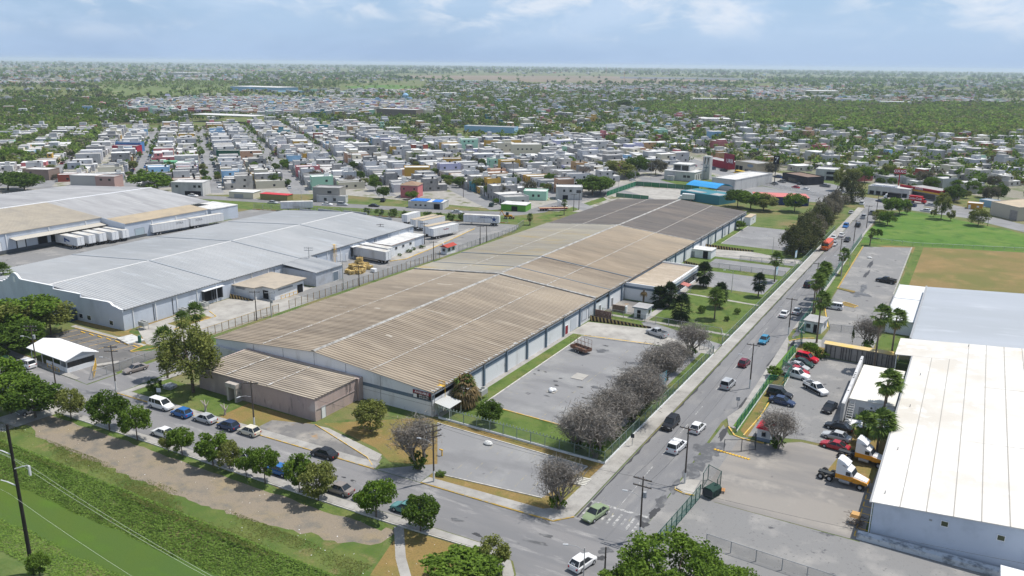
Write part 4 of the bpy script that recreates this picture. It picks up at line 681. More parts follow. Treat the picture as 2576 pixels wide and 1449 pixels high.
b = MB(); b.box(-232.5, -226.2, 127, 145.5, 2.95, 3.15); o = b.build('carport_roof', mat('lavender_sheet', (.42, .45, .62), rough=.5)); tag(o, 'long lavender grey carport roof along the blue grey warehouse', 'carport'); 
b = MB(); [b.cyl((x, y, -2.95), (x, y, 0), .06) for x in (-232, -226.8) for y in (127.6, 136, 145)]; k = b.build('post', GREYM, o, (0, 0, 2.95))
# ------------------------------------------------------------------ right hand warehouses
WW = thing('warehouse', 'large white sheet roofed warehouse with pale blue end wall at the right', 'warehouse', (0, 0, 0))
wz = lambda x: 5.05+.082*(x+5.6)
b = MB(); b.xprism([(-5.6, 0), (-5.6, 4.95), (16, wz(16)-.12), (38, 5.0), (38, 0)], 106.8, 107.1); b.box(-5.6, -5.3, 107.1, 171.4, 0, 4.9); b.xprism([(-5.6, 0), (-5.6, 4.95), (16, wz(16)-.12), (38, 5.0), (38, 0)], 182.6, 182.9); b.box(37.7, 38, 107.1, 182.6, 0, 5.0)
b.build('wall', mat('blue_white_wall', (.55, .60, .69), [((.47, .52, .60), .4, .5, .7)]), WW)
b = MB()
def slab(b, x0, z0, x1, z1, y0, y1, th=.12): b.add([(x0, y0, z0), (x1, y0, z1), (x1, y1, z1), (x0, y1, z0), (x0, y0, z0-th), (x1, y0, z1-th), (x1, y1, z1-th), (x0, y1, z0-th)], [(0, 1, 2, 3), (0, 4, 5, 1), (1, 5, 6, 2), (2, 6, 7, 3), (3, 7, 4, 0), (4, 7, 6, 5)])
slab(b, -5.9, 5.08, 16, wz(16), 106.5, 171.3); slab(b, -9.1, 4.85, 16, wz(16), 171.302, 183.0); slab(b, 16, wz(16), 38.4, 5.05, 106.5, 183.0); b.build('roof', R_WHITE, WW)
b = MB()
for x in np.arange(-2.6, 16, 3.05): slab(b, x, wz(x)+.05, x+.13, wz(x+.13)+.05, 106.5, 183.0, .04)
for x in np.arange(-5.4, -3, .5): slab(b, x, wz(x)+.02, x+.05, wz(x+.05)+.02, 106.5, 171, .02)
for y in (131.5, 157): slab(b, -5.9, wz(-5.9)+.03, 16, wz(16)+.03, y, y+.06, .03)
b.build('standing_seam', mat('seam_shade', (.34, .32, .29)), WW)
b = MB(); slab(b, -6.15, 5.02, -5.9, 5.02, 106.5, 171.3, .16); b.build('gutter', GREYM, WW)
for x in (2.75, 8.95): opening(WW, 'window', (x, 106.8, 4.05), .75, .66, 'y-', mat('olive_glass', (.07, .08, .04), rough=.3), frame=WHITEM)
opening(WW, 'vent', (1.15, 106.8, 4.3), .35, .22, 'y-', GREYM)
b = MB(); [b.cyl((x, y, wz(x)), (x, y, wz(x)+.5), .06) for x, y in ((-4.6, 109.5), (-4.4, 124.5), (-4.2, 143), (-3.8, 160), (3.5, 181))]; b.build('roof_vent', GREYM, WW)
b = MB(); [b.cyl((-8.8, y, 0), (-8.8, y, 4.7), .1) for y in (172, 182.5)]; b.build('post', WHITEM, WW)
b = MB(); b.cyl((-5.75, 106.65, 0), (-5.75, 106.65, 4.9), .07); b.build('downpipe', WHITEM, WW)
b = MB(); b.box(-7.0, 24, 104.9, 106.1, 0, .75); o = b.build('planter_wall', mat('stained_ledge', (.50, .54, .58), [((.2, .22, .24), .9, .5, .66)])); tag(o, 'long stained concrete ledge along the foot of the pale blue end wall', 'low wall')
b = MB(); b.box(9.2, 22, 98.3, 104, 0, 2.3); o = b.build('shed', WHITEP); tag(o, 'flat white shed roof cut off by the bottom right corner', 'shed')
W2 = thing('warehouse', 'silver ribbed metal roof warehouse behind the large white one', 'warehouse', (0, 0, 0))
b = MB(); b.box(-6.9, 40, 184.0, 184.3, 0, 4.6); b.box(-6.9, -6.6, 184.3, 232, 0, 4.7); b.xprism([(-6.9, 0), (-6.9, 4.7), (17, 6.1), (40, 4.7), (40, 0)], 231.7, 232); b.build('wall', WHITEP, W2)
roofpart(W2, 'roof', R_SILV, -7.2, 4.9, 17, 6.4, 183.2, 232.3, .7); roofpart(W2, 'roof', R_SILV, 40.3, 4.9, 17, 6.4, 183.2, 232.3, .7)
b = MB(); b.box(-7.45, -7.05, 183.2, 232.3, 4.85, 5.2); b.build('gutter', GREYM, W2)
W3 = thing('warehouse_wing', 'low white flat roofed wing in two sections beside the silver roofed warehouse', 'building', (0, 0, 0))
b = MB(); b.box(-13.6, -7.3, 201.8, 238, 0, 3.1); b.build('wall', WHITEP, W3)
for a, c_ in ((201.5, 222.6), (223.1, 238.3)): b = MB(); slab(b, -13.9, 3.25, -7.32, 3.45, a, c_, .15); b.build('roof', mat('white_wing_roof', (.62, .63, .64), [((.66, .68, .7), .2, .5, .68)]), W3)
b = MB(); b.box(-14.1, -13.9, 201.4, 238.4, 3.0, 3.42); b.build('gutter', GREYM, W3)
# office with white roof and pierced facade
OF = thing('office_building', 'white flat roofed office with a slanted pierced facade fin beside the parking', 'office building', (0, 0, 0))
b = MB(); b.box(-13.9, -6.6, 146.2, 165.2, 0, 3.4); b.box(-13.9, -6.6, 141.9, 145.0, 0, .2); b.build('wall', WHITEP, OF)
b = MB(); slab(b, -14.0, 3.55, -6.5, 3.62, 145.9, 165.5, .14); b.build('roof', mat('cream_roof', (.66, .64, .585), [((.70, .65, .54), .2, .55, .72)]), OF)
b = MB(); b.add([(-14.75, 142.0, 0), (-14.25, 142.0, 0), (-14.35, 166.2, 0), (-14.75, 166.2, 0), (-14.75, 142.0, 3.9), (-14.2, 142.0, 3.9), (-14.3, 166.2, 5.0), (-14.75, 166.2, 5.0)], [(0, 1, 5, 4), (1, 2, 6, 5), (2, 3, 7, 6), (3, 0, 4, 7), (4, 5, 6, 7)]); fb = b.build('facade_fin', GREYW, OF)
b = MB(); [b.cyl((-14.5, y, 3.9+1.1*(y-142)/24.2-.1), (-14.5, y, 3.93+1.1*(y-142)/24.2), .17, n=10) for y in (164.2, 157.0, 156.0, 155.2, 154.3, 148)]; b.build('round_hole', BLACK, fb)
opening(OF, 'window', (-10.2, 146.2, .8), 1.4, 1.1, 'y-', GLASS, frame=WHITEM); opening(OF, 'door', (-11.8, 146.2, .05), .9, 2.1, 'y-', GREYM)
for i, x in enumerate((-10.2, -8.6)):
    t_ = thing('air_conditioner', 'white wall air conditioner above the rear door, %s of two' % ('nearer the stairs' if i == 0 else 'nearer the palms'), 'air conditioner', (x, 146.0, 2.3), 0, 'wall air conditioners'); b = MB(); b.box(-.45, .45, -.35, .17, 0, .5); b.build('case', WHITEM, t_); b = MB(); b.cyl((0, -.36, .25), (0, -.37, .25), .18, n=10); b.build('fan_grille', DARKM, t_)
st = thing('metal_stairs', 'metal stairway beside the slanted facade fin', 'stairs', (-13.4, 142.2, 0)); b = MB()
for i in range(9): b.box(-.45, .45, .4*i, .4*i+.3, .3*i+.2, .3*i+.25)
b.build('treads', GREYM, st); b = MB()
for s_ in (-.5, .5): b.cyl((s_, 0, 1), (s_, 3.5, 3.7), .03, n=4); b.cyl((s_, 0, 0), (s_, 3.5, 2.7), .05, n=4)
b.build('railing', GREYM, st)
RW = thing('covered_walkway', 'long grey ribbed screen wall with yellow topped roof between two parking yards', 'walkway', (0, 0, 0))
b = MB(); b.box(-23.0, -8.9, 176.2, 176.4, .15, 2.95); 
b.build('wall', mat('grey_brown_sheet', (.29, .27, .25), [((.22, .2, .19), .8, .5, .65)]), RW); b = MB(); r = random.Random(3); x = -22.7
while x < -9.2: b.box(x, x+.12, 176.05, 176.197, .15, 2.8); x += r.choice((.6, .9, 1.2, .4))
b.build('rib', mat('dark_rib', (.07, .065, .06)), RW); b = MB(); slab(b, -23.3, 3.1, -8.7, 3.1, 176.0, 178.3, .12); b.build('roof', mat('tan_yellow_roof', (.56, .44, .24), [((.62, .45, .15), .35, .45, .6)]), RW)
b = MB(); [b.cyl((x, 178.1, 0), (x, 178.1, 3), .07) for x in (-22.8, -18, -13.5, -9)]; b.build('post', GREYM, RW)
box_building('guard_house', 'white guard house with grey flat roof beside the upper parking gate', 'guard house', -30.1, -26.1, 192.4, 197.8, 2.5, WHITEP, R_FLATG, .25, .25, rot=-.08, openings=[('window', 'y-', -1.0, 1, .9, .9, GLASS), ('doorway', 'y-', .6, .05, .8, 2, BLACK), ('window', 'x+', .4, 1, .9, .8, GLASS)])
RG = box_building('gate_booth', 'little white and blue gate booth with red gable roof behind the green fence', 'booth', -25.6, -23.4, 127.9, 131.0, 2.2, WHITEP, REDP, .03, .05, openings=[('window', 'y-', 0, .95, .6, .8, GLASS)], band=None)
b = MB(); b.xprism([(-1.35, 2.2), (0, 3.0), (1.35, 2.2)], -1.8, 1.8); b.build('gable_roof', mat('bright_red_roof', (.55, .03, .05)), RG); b = MB(); b.box(-1.13, 1.13, -1.58, 1.58, 0, .6); b.build('dado', mat('slate_dado', (.2, .25, .33)), RG)
# kiosk at the left gate
K = thing('gate_kiosk', 'white gate kiosk with long gabled roof at the dark parking entrance', 'kiosk', (-152.0, 90.1, 0), math.radians(-3))
b = MB(); b.box(-1.0, 1.6, -3.1, -2.95, 0, 1.1); b.box(-1.0, 1.6, -3.1, -2.95, 2.3, 2.7); b.box(1.45, 1.6, -2.95, 2.9, 0, 1.0); b.box(1.45, 1.6, -2.95, 2.9, 2.2, 2.7); b.box(-11.5, 1.45, 2.75, 2.9, 0, 2.7); b.box(-6, -1, -3.1, -2.95, 0, 1.2)
b.box(-1.0, -.85, -2.95, 2.75, 0, 2.7); b.build('wall', WHITEP, K)
b = MB(); b.xprism([(1.0, 1.0), (1.1, 1.0)], 0, 1) if 0 else None
b = MB(); b.yprism([(-3.6, 2.65), (0, 3.7), (3.4, 2.65), (3.4, 2.78), (0, 3.86), (-3.6, 2.78)], -12.2, 2.2); b.build('roof', mat('bright_white_roof', (.74, .74, .74)), K); b = MB(); b.yprism([(-3.1, 2.7), (0, 3.62), (2.9, 2.7)], 1.45, 1.6); b.build('gable', BLUEW, K)
b = MB(); [b.cyl((x, -3.0, 0), (x, -3.0, 2.7), .09) for x in (-11.6, -7.6, -3.4, 1.4)]; b.build('post', WHITEM, K)
b = MB(); b.box(1.48, 1.55, -2.8, 2.6, 1.0, 2.2); b.build('window', GLASS, K)
# ------------------------------------------------------------------ named buildings in the town
def pbox(name, label, cat, pts, h, wm, rm, parapet=.35, ops=(), z=0):
    'building on a 4 point footprint given in metres, first edge faces the viewer'
    T = thing(name, label, cat, (0, 0, 0)); b = MB(); b.prism(pts, z, z+h); b.build('wall', wm, T)
    cx_ = sum(p[0] for p in pts)/len(pts); cy_ = sum(p[1] for p in pts)/len(pts)
    if parapet:
        b = MB()
        for p, q in zip(pts, pts[1:]+pts[:1]): b.rbox(p, q, z+h, z+h+parapet, .22)
        b.build('parapet', wm, T); ins = [(cx_+(p[0]-cx_)*.97, cy_+(p[1]-cy_)*.97) for p in pts]; b = MB(); b.prism(ins, z+h+.003, z+h+.06); b.build('roof', rm, T)
    else: ins = [(cx_+(p[0]-cx_)*1.03, cy_+(p[1]-cy_)*1.03) for p in pts]; b = MB(); b.prism(ins, z+h+.003, z+h+.15); b.build('roof', rm, T)
    for (nm_, edge, f, zz, w_, hh, m_) in ops:
        p, q = pts[edge], pts[(edge+1) % len(pts)]; x, y = p[0]+(q[0]-p[0])*f, p[1]+(q[1]-p[1])*f; an = math.atan2(q[1]-p[1], q[0]-p[0]); o = MB().box(-w_/2, w_/2, -.06, .02, 0, hh).build(nm_, m_, T, (x, y, z+zz), (0, 0, an))
    return T
def quad_at(px, py, w_, d_, ang):
    'footprint with its near left corner under a picture point; ang = direction of the near wall'
    x, y = G(px, py); a = math.radians(ang); ux, uy = math.cos(a), math.sin(a); return [(x, y), (x+ux*w_, y+uy*w_), (x+ux*w_-uy*d_, y+uy*w_+ux*d_), (x-uy*d_, y+ux*d_)]
win = lambda e, fs, z=1.0, w_=1.1, h=1.1: [('window', e, f, z, w_, h, GLASS) for f in fs]
TURQ = mat('turquoise_paint', (.05, .19, .235)); MINT = mat('mint_paint', (.36, .60, .46)); GRNP = mat('green_paint', (.12, .33, .05)); PNK = mat('pink_paint', (.52, .17, .18)); YLW = mat('mustard_paint', (.50, .31, .06)); OCH = mat('ochre_paint', (.45, .28, .14)); TBLUE = mat('blue_tarp', (.03, .17, .55), rough=.5)
CRM = mat('cream_paint', (.58, .54, .42)); LAV = mat('lavender_paint', (.42, .42, .58)); GRY = mat('bare_block_wall', (.30, .295, .29), [((.22, .215, .21), .6, .45, .65)]); WHT = mat('town_white_wall', (.51, .505, .49), [((.38, .375, .37), .3, .48, .68, (1, 1, .3))]); SKYB = mat('sky_blue_paint', (.26, .44, .62)); PEACH = mat('peach_paint', (.52, .31, .2)); TERRA = mat('brick_red_paint', (.33, .09, .06)); DGRY = mat('dark_grey_paint', (.12, .125, .135)); CRIM = mat('crimson_paint', (.33, .02, .04))
LANDMARK = []
def lm(T, pts):
    LANDMARK.append((sum(p[0] for p in pts)/4, sum(p[1] for p in pts)/4, max(math.dist(pts[0], pts[2])*.56, 7))); return T
q = quad_at(1027, 523, 15.5, 9, 17); T = lm(pbox('house', 'white one-storey corner house with bright blue tarpaulin roof on the ring road', 'house', q, 2.7, WHT, R_FLAT, .3, win(0, (.22, .36, .5), 1.1, .9, .7)+[('garage_opening', 0, .83, .1, 2.7, 2.2, BLACK)]), q)
b = MB(); f = lambda a, c_: (q[0][0]+(q[1][0]-q[0][0])*a+(q[3][0]-q[0][0])*c_, q[0][1]+(q[1][1]-q[0][1])*a+(q[3][1]-q[0][1])*c_); b.prism([f(.03, .12), f(.5, .1), f(.52, .8), f(.08, .9)], 3.0, 3.15); b.prism([f(.68, .05), f(.93, .05), f(.9, .75), f(.66, .7)], 3.0, 3.15); b.build('tarpaulin', TBLUE, T)
q = quad_at(1008, 497, 8.2, 8.5, 20); T = lm(pbox('house', 'pink two-storey house with brown hipped roof near the blue tarpaulin house', 'house', q, 5.6, PNK, R_FLAT, 0, win(0, (.5,), 1.2, .7, .8)+win(0, (.2, .8), 3.8, .7, .8)), q)
b = MB(); c0 = (sum(p[0] for p in q)/4, sum(p[1] for p in q)/4); b.add([(c0[0]+(p[0]-c0[0])*1.08, c0[1]+(p[1]-c0[1])*1.08, 5.8) for p in q]+[(*c0, 7.3)], [(0, 1, 4), (1, 2, 4), (2, 3, 4), (3, 0, 4)]); b.build('hipped_roof', mat('brown_hip_roof', (.28, .19, .13)), T)
q = quad_at(1008+10, 450, 13.5, 9, 37); lm(pbox('house', 'mustard yellow two-storey house with flat roof in the middle of the town', 'house', q, 5.8, YLW, R_FLAT, .4, win(0, (.75, .85), 4.0, 1.2, .9)), q)
q = quad_at(1117, 418, 10.5, 8, 37); lm(pbox('house', 'mustard yellow house with a long balcony deep in the town', 'house', q, 4.2, YLW, R_FLATG, .3, win(0, (.7, .9), 2.4, 1.3, .9)), q)
q = quad_at(1260, 529, 11, 8, 12); lm(pbox('house', 'bright green one-storey house with white roof by the trailer yard', 'house', q, 2.7, GRNP, R_FLAT, 0, [('doorway', 0, .55, .1, 2.6, 2, BLACK)]), q)
q = quad_at(1317, 503, 10.5, 8, 22); lm(pbox('house', 'mint green and white two-storey house beside the palm tree street', 'house', q, 3.9, MINT, R_FLAT, .35, win(0, (.42, .66), 1.6, 1.0, 1.1)), q)
q = quad_at(1399, 502, 12, 8, 28); lm(pbox('house', 'white two-storey corner house with open balcony by the palm tree street', 'house', q, 5.6, WHT, R_FLAT, .35, win(0, (.3, .55), 3.6, 1.0, 1.1)+[('doorway', 0, .35, .1, 2.4, 2, BLACK), ('balcony_opening', 0, .86, 3.2, 2.2, 1.3, GLASS)]), q)
q = quad_at(788, 506, 12.5, 8, 22); lm(pbox('house', 'grey two-storey block house on the ring road corner', 'house', q, 5.9, mat('grey_render', (.30, .285, .265)), R_FLATG, .4, win(0, (.62,), 3.7, 1.8, 1.1)), q)
q = quad_at(797, 508, 13.5, 3.0, 20); lm(pbox('house', 'low white house front with blue shutters under the grey block house', 'house', q, 2.8, WHT, R_FLAT, .3, win(0, (.3, .62), .7, 1.3, 1.3)), q)
q = quad_at(577, 498, 12, 7, 17); lm(pbox('house', 'cream one-storey building with white tin roof on the ring road', 'house', q, 2.9, CRM, mat('white_tin', (.72, .72, .71), rib=(0, .5, (.5, .5, .5), .5)), 0, [('shutter_panel', 0, .4, .3, 4.5, 1.7, GREYM)]), q)
q = quad_at(655, 502, 14, 4.5, 12); lm(pbox('house', 'olive walled compound with red awning on the ring road', 'house', q, 2.6, mat('olive_paint', (.23, .21, .08)), mat('red_awning', (.5, .05, .06)), 0), q)
q = quad_at(433, 492, 14.5, 9, 28); lm(pbox('house', 'white two-storey shop house with dark ground floor at the end of a town street', 'house', q, 6.0, WHT, R_FLAT, .3, win(0, (.18, .75, .9), 3.8, 1.2, 1.1)+[('shop_opening', 0, .68, .2, 7.5, 2.0, BLACK)]), q)
q = quad_at(178, 467, 16, 9, 26); lm(pbox('house', 'pale grey windowless warehouse house at the left ring road corner', 'house', q, 4.9, mat('pale_grey_render', (.44, .44, .43)), R_FLAT, .3), q)
q = quad_at(242, 473, 9.5, 8, 26); lm(pbox('house', 'dusty pink two-storey house beside the left street corner', 'house', q, 5.4, mat('dusty_pink_paint', (.40, .27, .24)), R_FLATG, .3, win(0, (.3, .75), 3.6, 1.2, 1)), q)
q = quad_at(60, 452, 14, 9, 24); lm(pbox('house', 'brown and white two-storey house beside the left woods', 'house', q, 5.2, mat('brown_render', (.24, .18, .15)), R_FLAT, .3, win(0, (.3,), 3.2, 1.2, 1)), q)
q = quad_at(284, 388, 16, 8, 30); lm(pbox('house', 'crimson red two-storey house high in the left part of the town', 'house', q, 5.2, CRIM, R_FLATG, .3), q)
q = quad_at(292, 381, 17, 6, 30); lm(pbox('house', 'deep blue two-storey house behind the crimson one', 'house', q, 6.0, mat('deep_blue_paint', (.08, .2, .42)), R_FLATG, .3), q)
q = quad_at(376, 426, 14, 6, 35); lm(pbox('house', 'house with bright green roof slab beside the left cross street', 'house', q, 4.3, mat('green_wall_paint', (.14, .38, .2)), mat('green_roof_paint', (.16, .42, .24)), 0), q)
q = quad_at(545, 398, 14, 7, 38); lm(pbox('house', 'dark green walled house along the cross street', 'house', q, 4.6, mat('dark_green_paint', (.02, .10, .06)), R_FLATG, .3), q)
q = quad_at(1160, 381, 12, 9, 38); lm(pbox('house', 'mint green three-storey house in the middle distance', 'house', q, 8.2, MINT, R_FLAT, .4, win(0, (.3, .6), 3.8, 1.2, 1.1)+win(0, (.2, .45, .7), 6.4, 1.2, 1.1)), q)
q = quad_at(1215, 366, 14, 9, 38); lm(pbox('house', 'dark grey two-storey house with white roof box behind the mint house', 'house', q, 6.2, DGRY, R_FLAT, .3), q)
q = quad_at(958, 372, 14, 9, 38); lm(pbox('house', 'pale lavender two-storey house with stepped front', 'house', q, 6.3, LAV, R_FLAT, .4, win(0, (.3,), 4, 1.3, 1)), q)
q = quad_at(1168, 331, 48, 12, 12); lm(pbox('school_building', 'long pale blue school building behind the town centre', 'building', q, 5.2, SKYB, R_FLATG, .2), q)
q = quad_at(1288, 393, 20, 12, 35); lm(pbox('house', 'cream three-storey apartment house left of the church', 'house', q, 7.6, CRM, R_FLAT, .4, win(0, (.2, .35, .5, .65), 4.2, 1.2, 1.1)), q)
q = quad_at(948, 291, 52, 18, 8); lm(pbox('store_building', 'large brown box store with white roof edge beyond the coloured houses', 'store', q, 8, mat('brown_store', (.16, .135, .115)), R_FLAT, .3), q)
q = quad_at(484, 306, 72, 22, 12); T = lm(pbox('sports_roof', 'wide white open shelter roof behind the left town blocks', 'shelter', q, .3, WHITEM, R_FLAT, 0, z=7), q); b = MB(); [b.cyl((*p, -0), (*p, 7), .25) for p in q]; b.build('post', GREYM, T)
q = quad_at(580, 228, 130, 60, 3); lm(pbox('hangar', 'long white roofed factory hall in the green belt', 'hall', q, 9, SKYB, R_FLAT, 0), q)
q = quad_at(1764, 310, 30, 22, 20); T = lm(pbox('hall', 'pale gabled hall among the trees left of the scrub', 'hall', q, 5, WHT, R_FLAT, 0), q)
for nm_, px, py, w_, d_, h_, wm_, lb in (('factory_hall', 2030, 238, 70, 45, 9, CRM, 'long beige and yellow roofed hall before the far coloured houses'), ('factory_hall', 2216, 268, 46, 16, 8, WHT, 'long white two-storey block at the edge of the green scrub'), ('factory_hall', 1745, 258, 60, 18, 7, WHT, 'long white school block before the green scrub'), ('factory_hall', 1108, 246, 26, 20, 9, WHITEM, 'open white gabled hall left of the scrub in the far town'), ('factory_hall', 2415, 186, 260, 120, 16, WHITEM, 'brilliant white hangar near the right horizon'), ('factory_hall', 2432, 213, 130, 40, 8, WHITEM, 'bright white curved depot below the right horizon'), ('factory_hall', 1080, 206, 300, 16, 6, WHITEM, 'row of white housing seen as a line beside the brown field'), ('factory_hall', 1560, 197, 620, 14, 8, WHITEM, 'long white line of buildings across the far brown field'), ('factory_hall', 425, 190, 130, 70, 12, WHT, 'pale hall with two white domes in the far left town'), ('office_tower', 147, 160, 90, 30, 40, CRM, 'small cream tower block on the left horizon')):
    pbox(nm_, lb, 'building', quad_at(px, py, w_, d_, 20), h_, wm_, MC.get('white_tin'), 0)
# church
CH = thing('church', 'white church with square clerestory and open bell tower bearing a cross', 'church', (-148.6, 428.0, 0), math.radians(-4))
b = MB(); b.box(0, 17.5, 0, 14, 0, 4.9); b.box(3.5, 13, 3.5, 12, 4.9, 8.3); b.box(2.6, 6.6, -2.4, 0, 0, 2.6); b.build('wall', WHT, CH); b = MB(); b.box(3.2, 13.3, 3.2, 12.3, 8.3, 8.6); b.box(-.2, 17.7, -.2, 3.4, 4.902, 5.1); b.box(13.4, 17.7, 3.4, 14.2, 4.902, 5.1); b.build('roof', R_FLAT, CH)
for i in (0, 1): b = MB(); b.box(4.1+4.5*i, 7.9+4.5*i, 3.44, 3.497, 5.3, 7.9); b.build('window', GLASS, CH)
for x in (11.0, 13.2): b = MB(); b.box(x, x+1.7, -.05, -.003, 1.9, 3.2); b.build('window', GLASS, CH)
for y in (2.5, 5.5, 8.5): b = MB(); b.box(17.503, 17.56, y, y+.9, 1.0, 3.6); b.build('window', GLASS, CH)
tw = MB(); tw.box(16.6, 20.6, 13.6, 17, 0, 8.2); tw.box(16.6, 17.2, 13.6, 17, 8.2, 12); tw.box(20, 20.6, 13.6, 17, 8.2, 12); tw.box(18.3, 18.9, 13.6, 17, 8.2, 12); tw.box(16.6, 20.6, 13.6, 17, 12, 12.7); t2 = tw.build('bell_tower', WHT, CH)
b = MB(); b.box(18.35, 18.75, 13.5, 13.597, 4.2, 8.0); b.box(17.4, 19.7, 13.5, 13.597, 6.4, 6.8); b.build('cross', mat('slate_cross', (.12, .16, .2)), t2)
q = quad_at(1789, 474, 13, 40, -14); T = lm(pbox('hall', 'long white hall with slanted street end beside the church lawn', 'hall', q, 5.3, WHT, R_FLAT, .5), q)
q = quad_at(1318+5, 478, 14, 9, 25)
BL = thing('school_building', 'turquoise building with bright blue barrel vault roof behind the dark roof', 'building', (0, 0, 0)); q = [(-119, 367), (-98.5, 359.5), (-94, 371), (-114.5, 378.5)]; b = MB(); b.prism(q, 0, 4.0); b.build('wall', TURQ, BL); b = MB(); b.prism([(-117, 367.5), (-108, 364.5), (-106.5, 368), (-115.5, 371.5)], 4.003, 4.1); b.prism([(-104, 362.5), (-99, 360.7), (-96.8, 366), (-102, 368)], 4.003, 4.1); b.build('roof', R_FLATG, BL)
rg = []
for s_ in range(2):
    x0, y0 = ((-121, 381), (-104.5, 375.5))[s_]; rg.append([(x0+1.1*k, y0+2.9*k, 5.0+1.7*math.sin(math.pi*k/4)) for k in range(5)]+[(x0+1.1*k, y0+2.9*k, 4.85+1.7*math.sin(math.pi*k/4)) for k in range(4, -1, -1)])
b = MB(); b.loft(rg); b.build('vault_roof', mat('bright_blue_sheet', (.04, .30, .62), rib=(0, .8, (.03, .2, .45), .5)), BL); b = MB(); [b.cyl((x, y, 0), (x, y, 5), .1) for x, y in ((-121, 381), (-116.6, 392.6), (-104.5, 375.5), (-100, 387))]; b.build('post', TURQ, BL)
q = [(-85.5, 372), (-63.5, 379.5), (-67.5, 391), (-89.5, 383.5)]; T = pbox('school_building', 'navy walled building with salmon red roof behind the trees by the avenue', 'building', q, 3.6, mat('navy_paint', (.04, .06, .16)), mat('salmon_roof', (.52, .17, .16)), 0); LANDMARK.append((-76, 381, 16))
q = [(-124.6, 483.5), (-109.8, 474.6), (-103, 486), (-117.5, 495)]; T = lm(pbox('workshop', 'beige workshop with three tall bays and oval emblem facing the boulevard', 'workshop', q, 6.2, mat('beige_paint', (.42, .37, .28)), R_FLATG, .5, [('bay_door', 0, f_, .1, 2.6, 4.0, BLACK) for f_ in (.1, .28)]+[('bay_door', 0, f_, .1, 3.0, 2.6, DGRY) for f_ in (.55, .74, .92)]), q)
b = MB(); b.cyl((0, 0, 0), (0, -.1, 0), 1, n=20); o = b.build('emblem', mat('emblem_blue', (.2, .26, .36)), T, (-114.2, 477.2, 4.9), (0, 0, math.atan2(-8.9, 14.8))); o.scale = (2.4, 1, .9)
q = [(-152, 510), (-130.5, 491), (-125, 498), (-146, 517)]; T = lm(pbox('hardware_store', 'red hardware store with large lettered billboard wall on the boulevard', 'store', q, 4.2, CRIM, R_FLATG, .3), q)
b = MB(); b.box(-4.5, 4.5, -.15, .15, 3.5, 9.5); o = b.build('billboard', mat('billboard_red', (.24, .015, .04), rough=.5), T, (-130.5, 491.2, 0), (0, 0, math.radians(-35))); lettering('URR', o, (1, -.2, 5.2), (math.pi/2, 0, 0), 3.2, WHITEM)
q = [(-92.5, 461), (-77, 448), (-70, 457), (-85, 470)]; lm(pbox('store_building', 'dark convenience store with brown roof at the shopping parking', 'store', q, 4, mat('black_store_wall', (.03, .03, .035)), mat('brown_flat_roof', (.2, .14, .11)), .4, [('shop_front', 0, .5, .3, 10, 2.2, GLASS)]), q)
q = quad_at(1932+118, 125.8+325, 11, 12, 1); lm(pbox('store_building', 'white two-storey shop with dark balcony front beside the shopping parking', 'store', q, 5.6, WHT, R_FLAT, .4, [('shop_front', 0, .75, .2, 5, 2, BLACK), ('balcony_opening', 0, .75, 3.2, 5, 1.5, GLASS)]), q)
q = quad_at(1932+250, 440+48, 19, 13, -10); T = lm(pbox('store_building', 'long white arcade of shops with name board by the corner', 'store', q, 3.9, WHT, R_FLAT, .4, [('arch_opening', 0, f_, .1, 2.1, 1.9, BLACK) for f_ in (.1, .26, .42, .58, .74, .9)]), q)
# red fronted corner store
XO = thing('convenience_store', 'corner store with red and yellow fascia beside the boulevard', 'store', (-31.3, 441.5, 0), math.radians(-38))
b = MB(); b.box(0, 22, 0, 14, 0, 3.1); b.build('wall', mat('store_grey', (.3, .28, .27)), XO); b = MB(); b.box(-.4, 23, -.5, 0, 3.1, 3.9); b.box(22.02, 23, 0, 14, 3.1, 3.9); b.build('fascia_yellow', YELP, XO); b = MB(); b.box(-.5, 23.1, -.6, -.02, 3.902, 5.1); b.box(22.5, 23.1, -.02, 14, 3.902, 5.1); fr = b.build('fascia_red', mat('store_red', (.30, .015, .03)), XO); lettering('OXXO', fr, (11, -.68, 4.5), (math.pi/2, 0, 0), 1.5, WHITEM)
b = MB(); b.box(0, 22, .1, 13.8, 4.0, 4.1); b.build('roof', R_FLATG, XO); b = MB(); b.box(2, 20, -.06, -.003, .4, 2.6); b.build('shop_front', GLASS, XO)
q = quad_at(1932+500, 440+85, 6.0, 5, -2); lm(pbox('taco_stand', 'orange roadside stand with red corner beyond the green field', 'stand', q, 2.6, mat('orange_paint', (.52, .27, .04)), R_FLAT, .15, [('doorway', 0, .15, .1, 1.0, 1.8, WHITEM), ('window', 0, .7, .9, .9, .8, WHITEM)]), q)
q = quad_at(1932+530, 440+78, 6, 6, -30); lm(pbox('house', 'faded blue house behind the orange roadside stand', 'house', q, 2.9, SKYB, R_FLATG, .2), q)
q = [(7.2, 401), (17, 389), (34, 404), (20, 419)]; T = lm(pbox('warehouse', 'beige warehouse with tan roof at the right edge beyond the green field', 'warehouse', q, 5.5, mat('beige_warehouse', (.46, .42, .34)), R_BEIGE, .3, [('roller_door', 0, .85, .1, 4, 4, MC['grey_brown_sheet'])]), q)
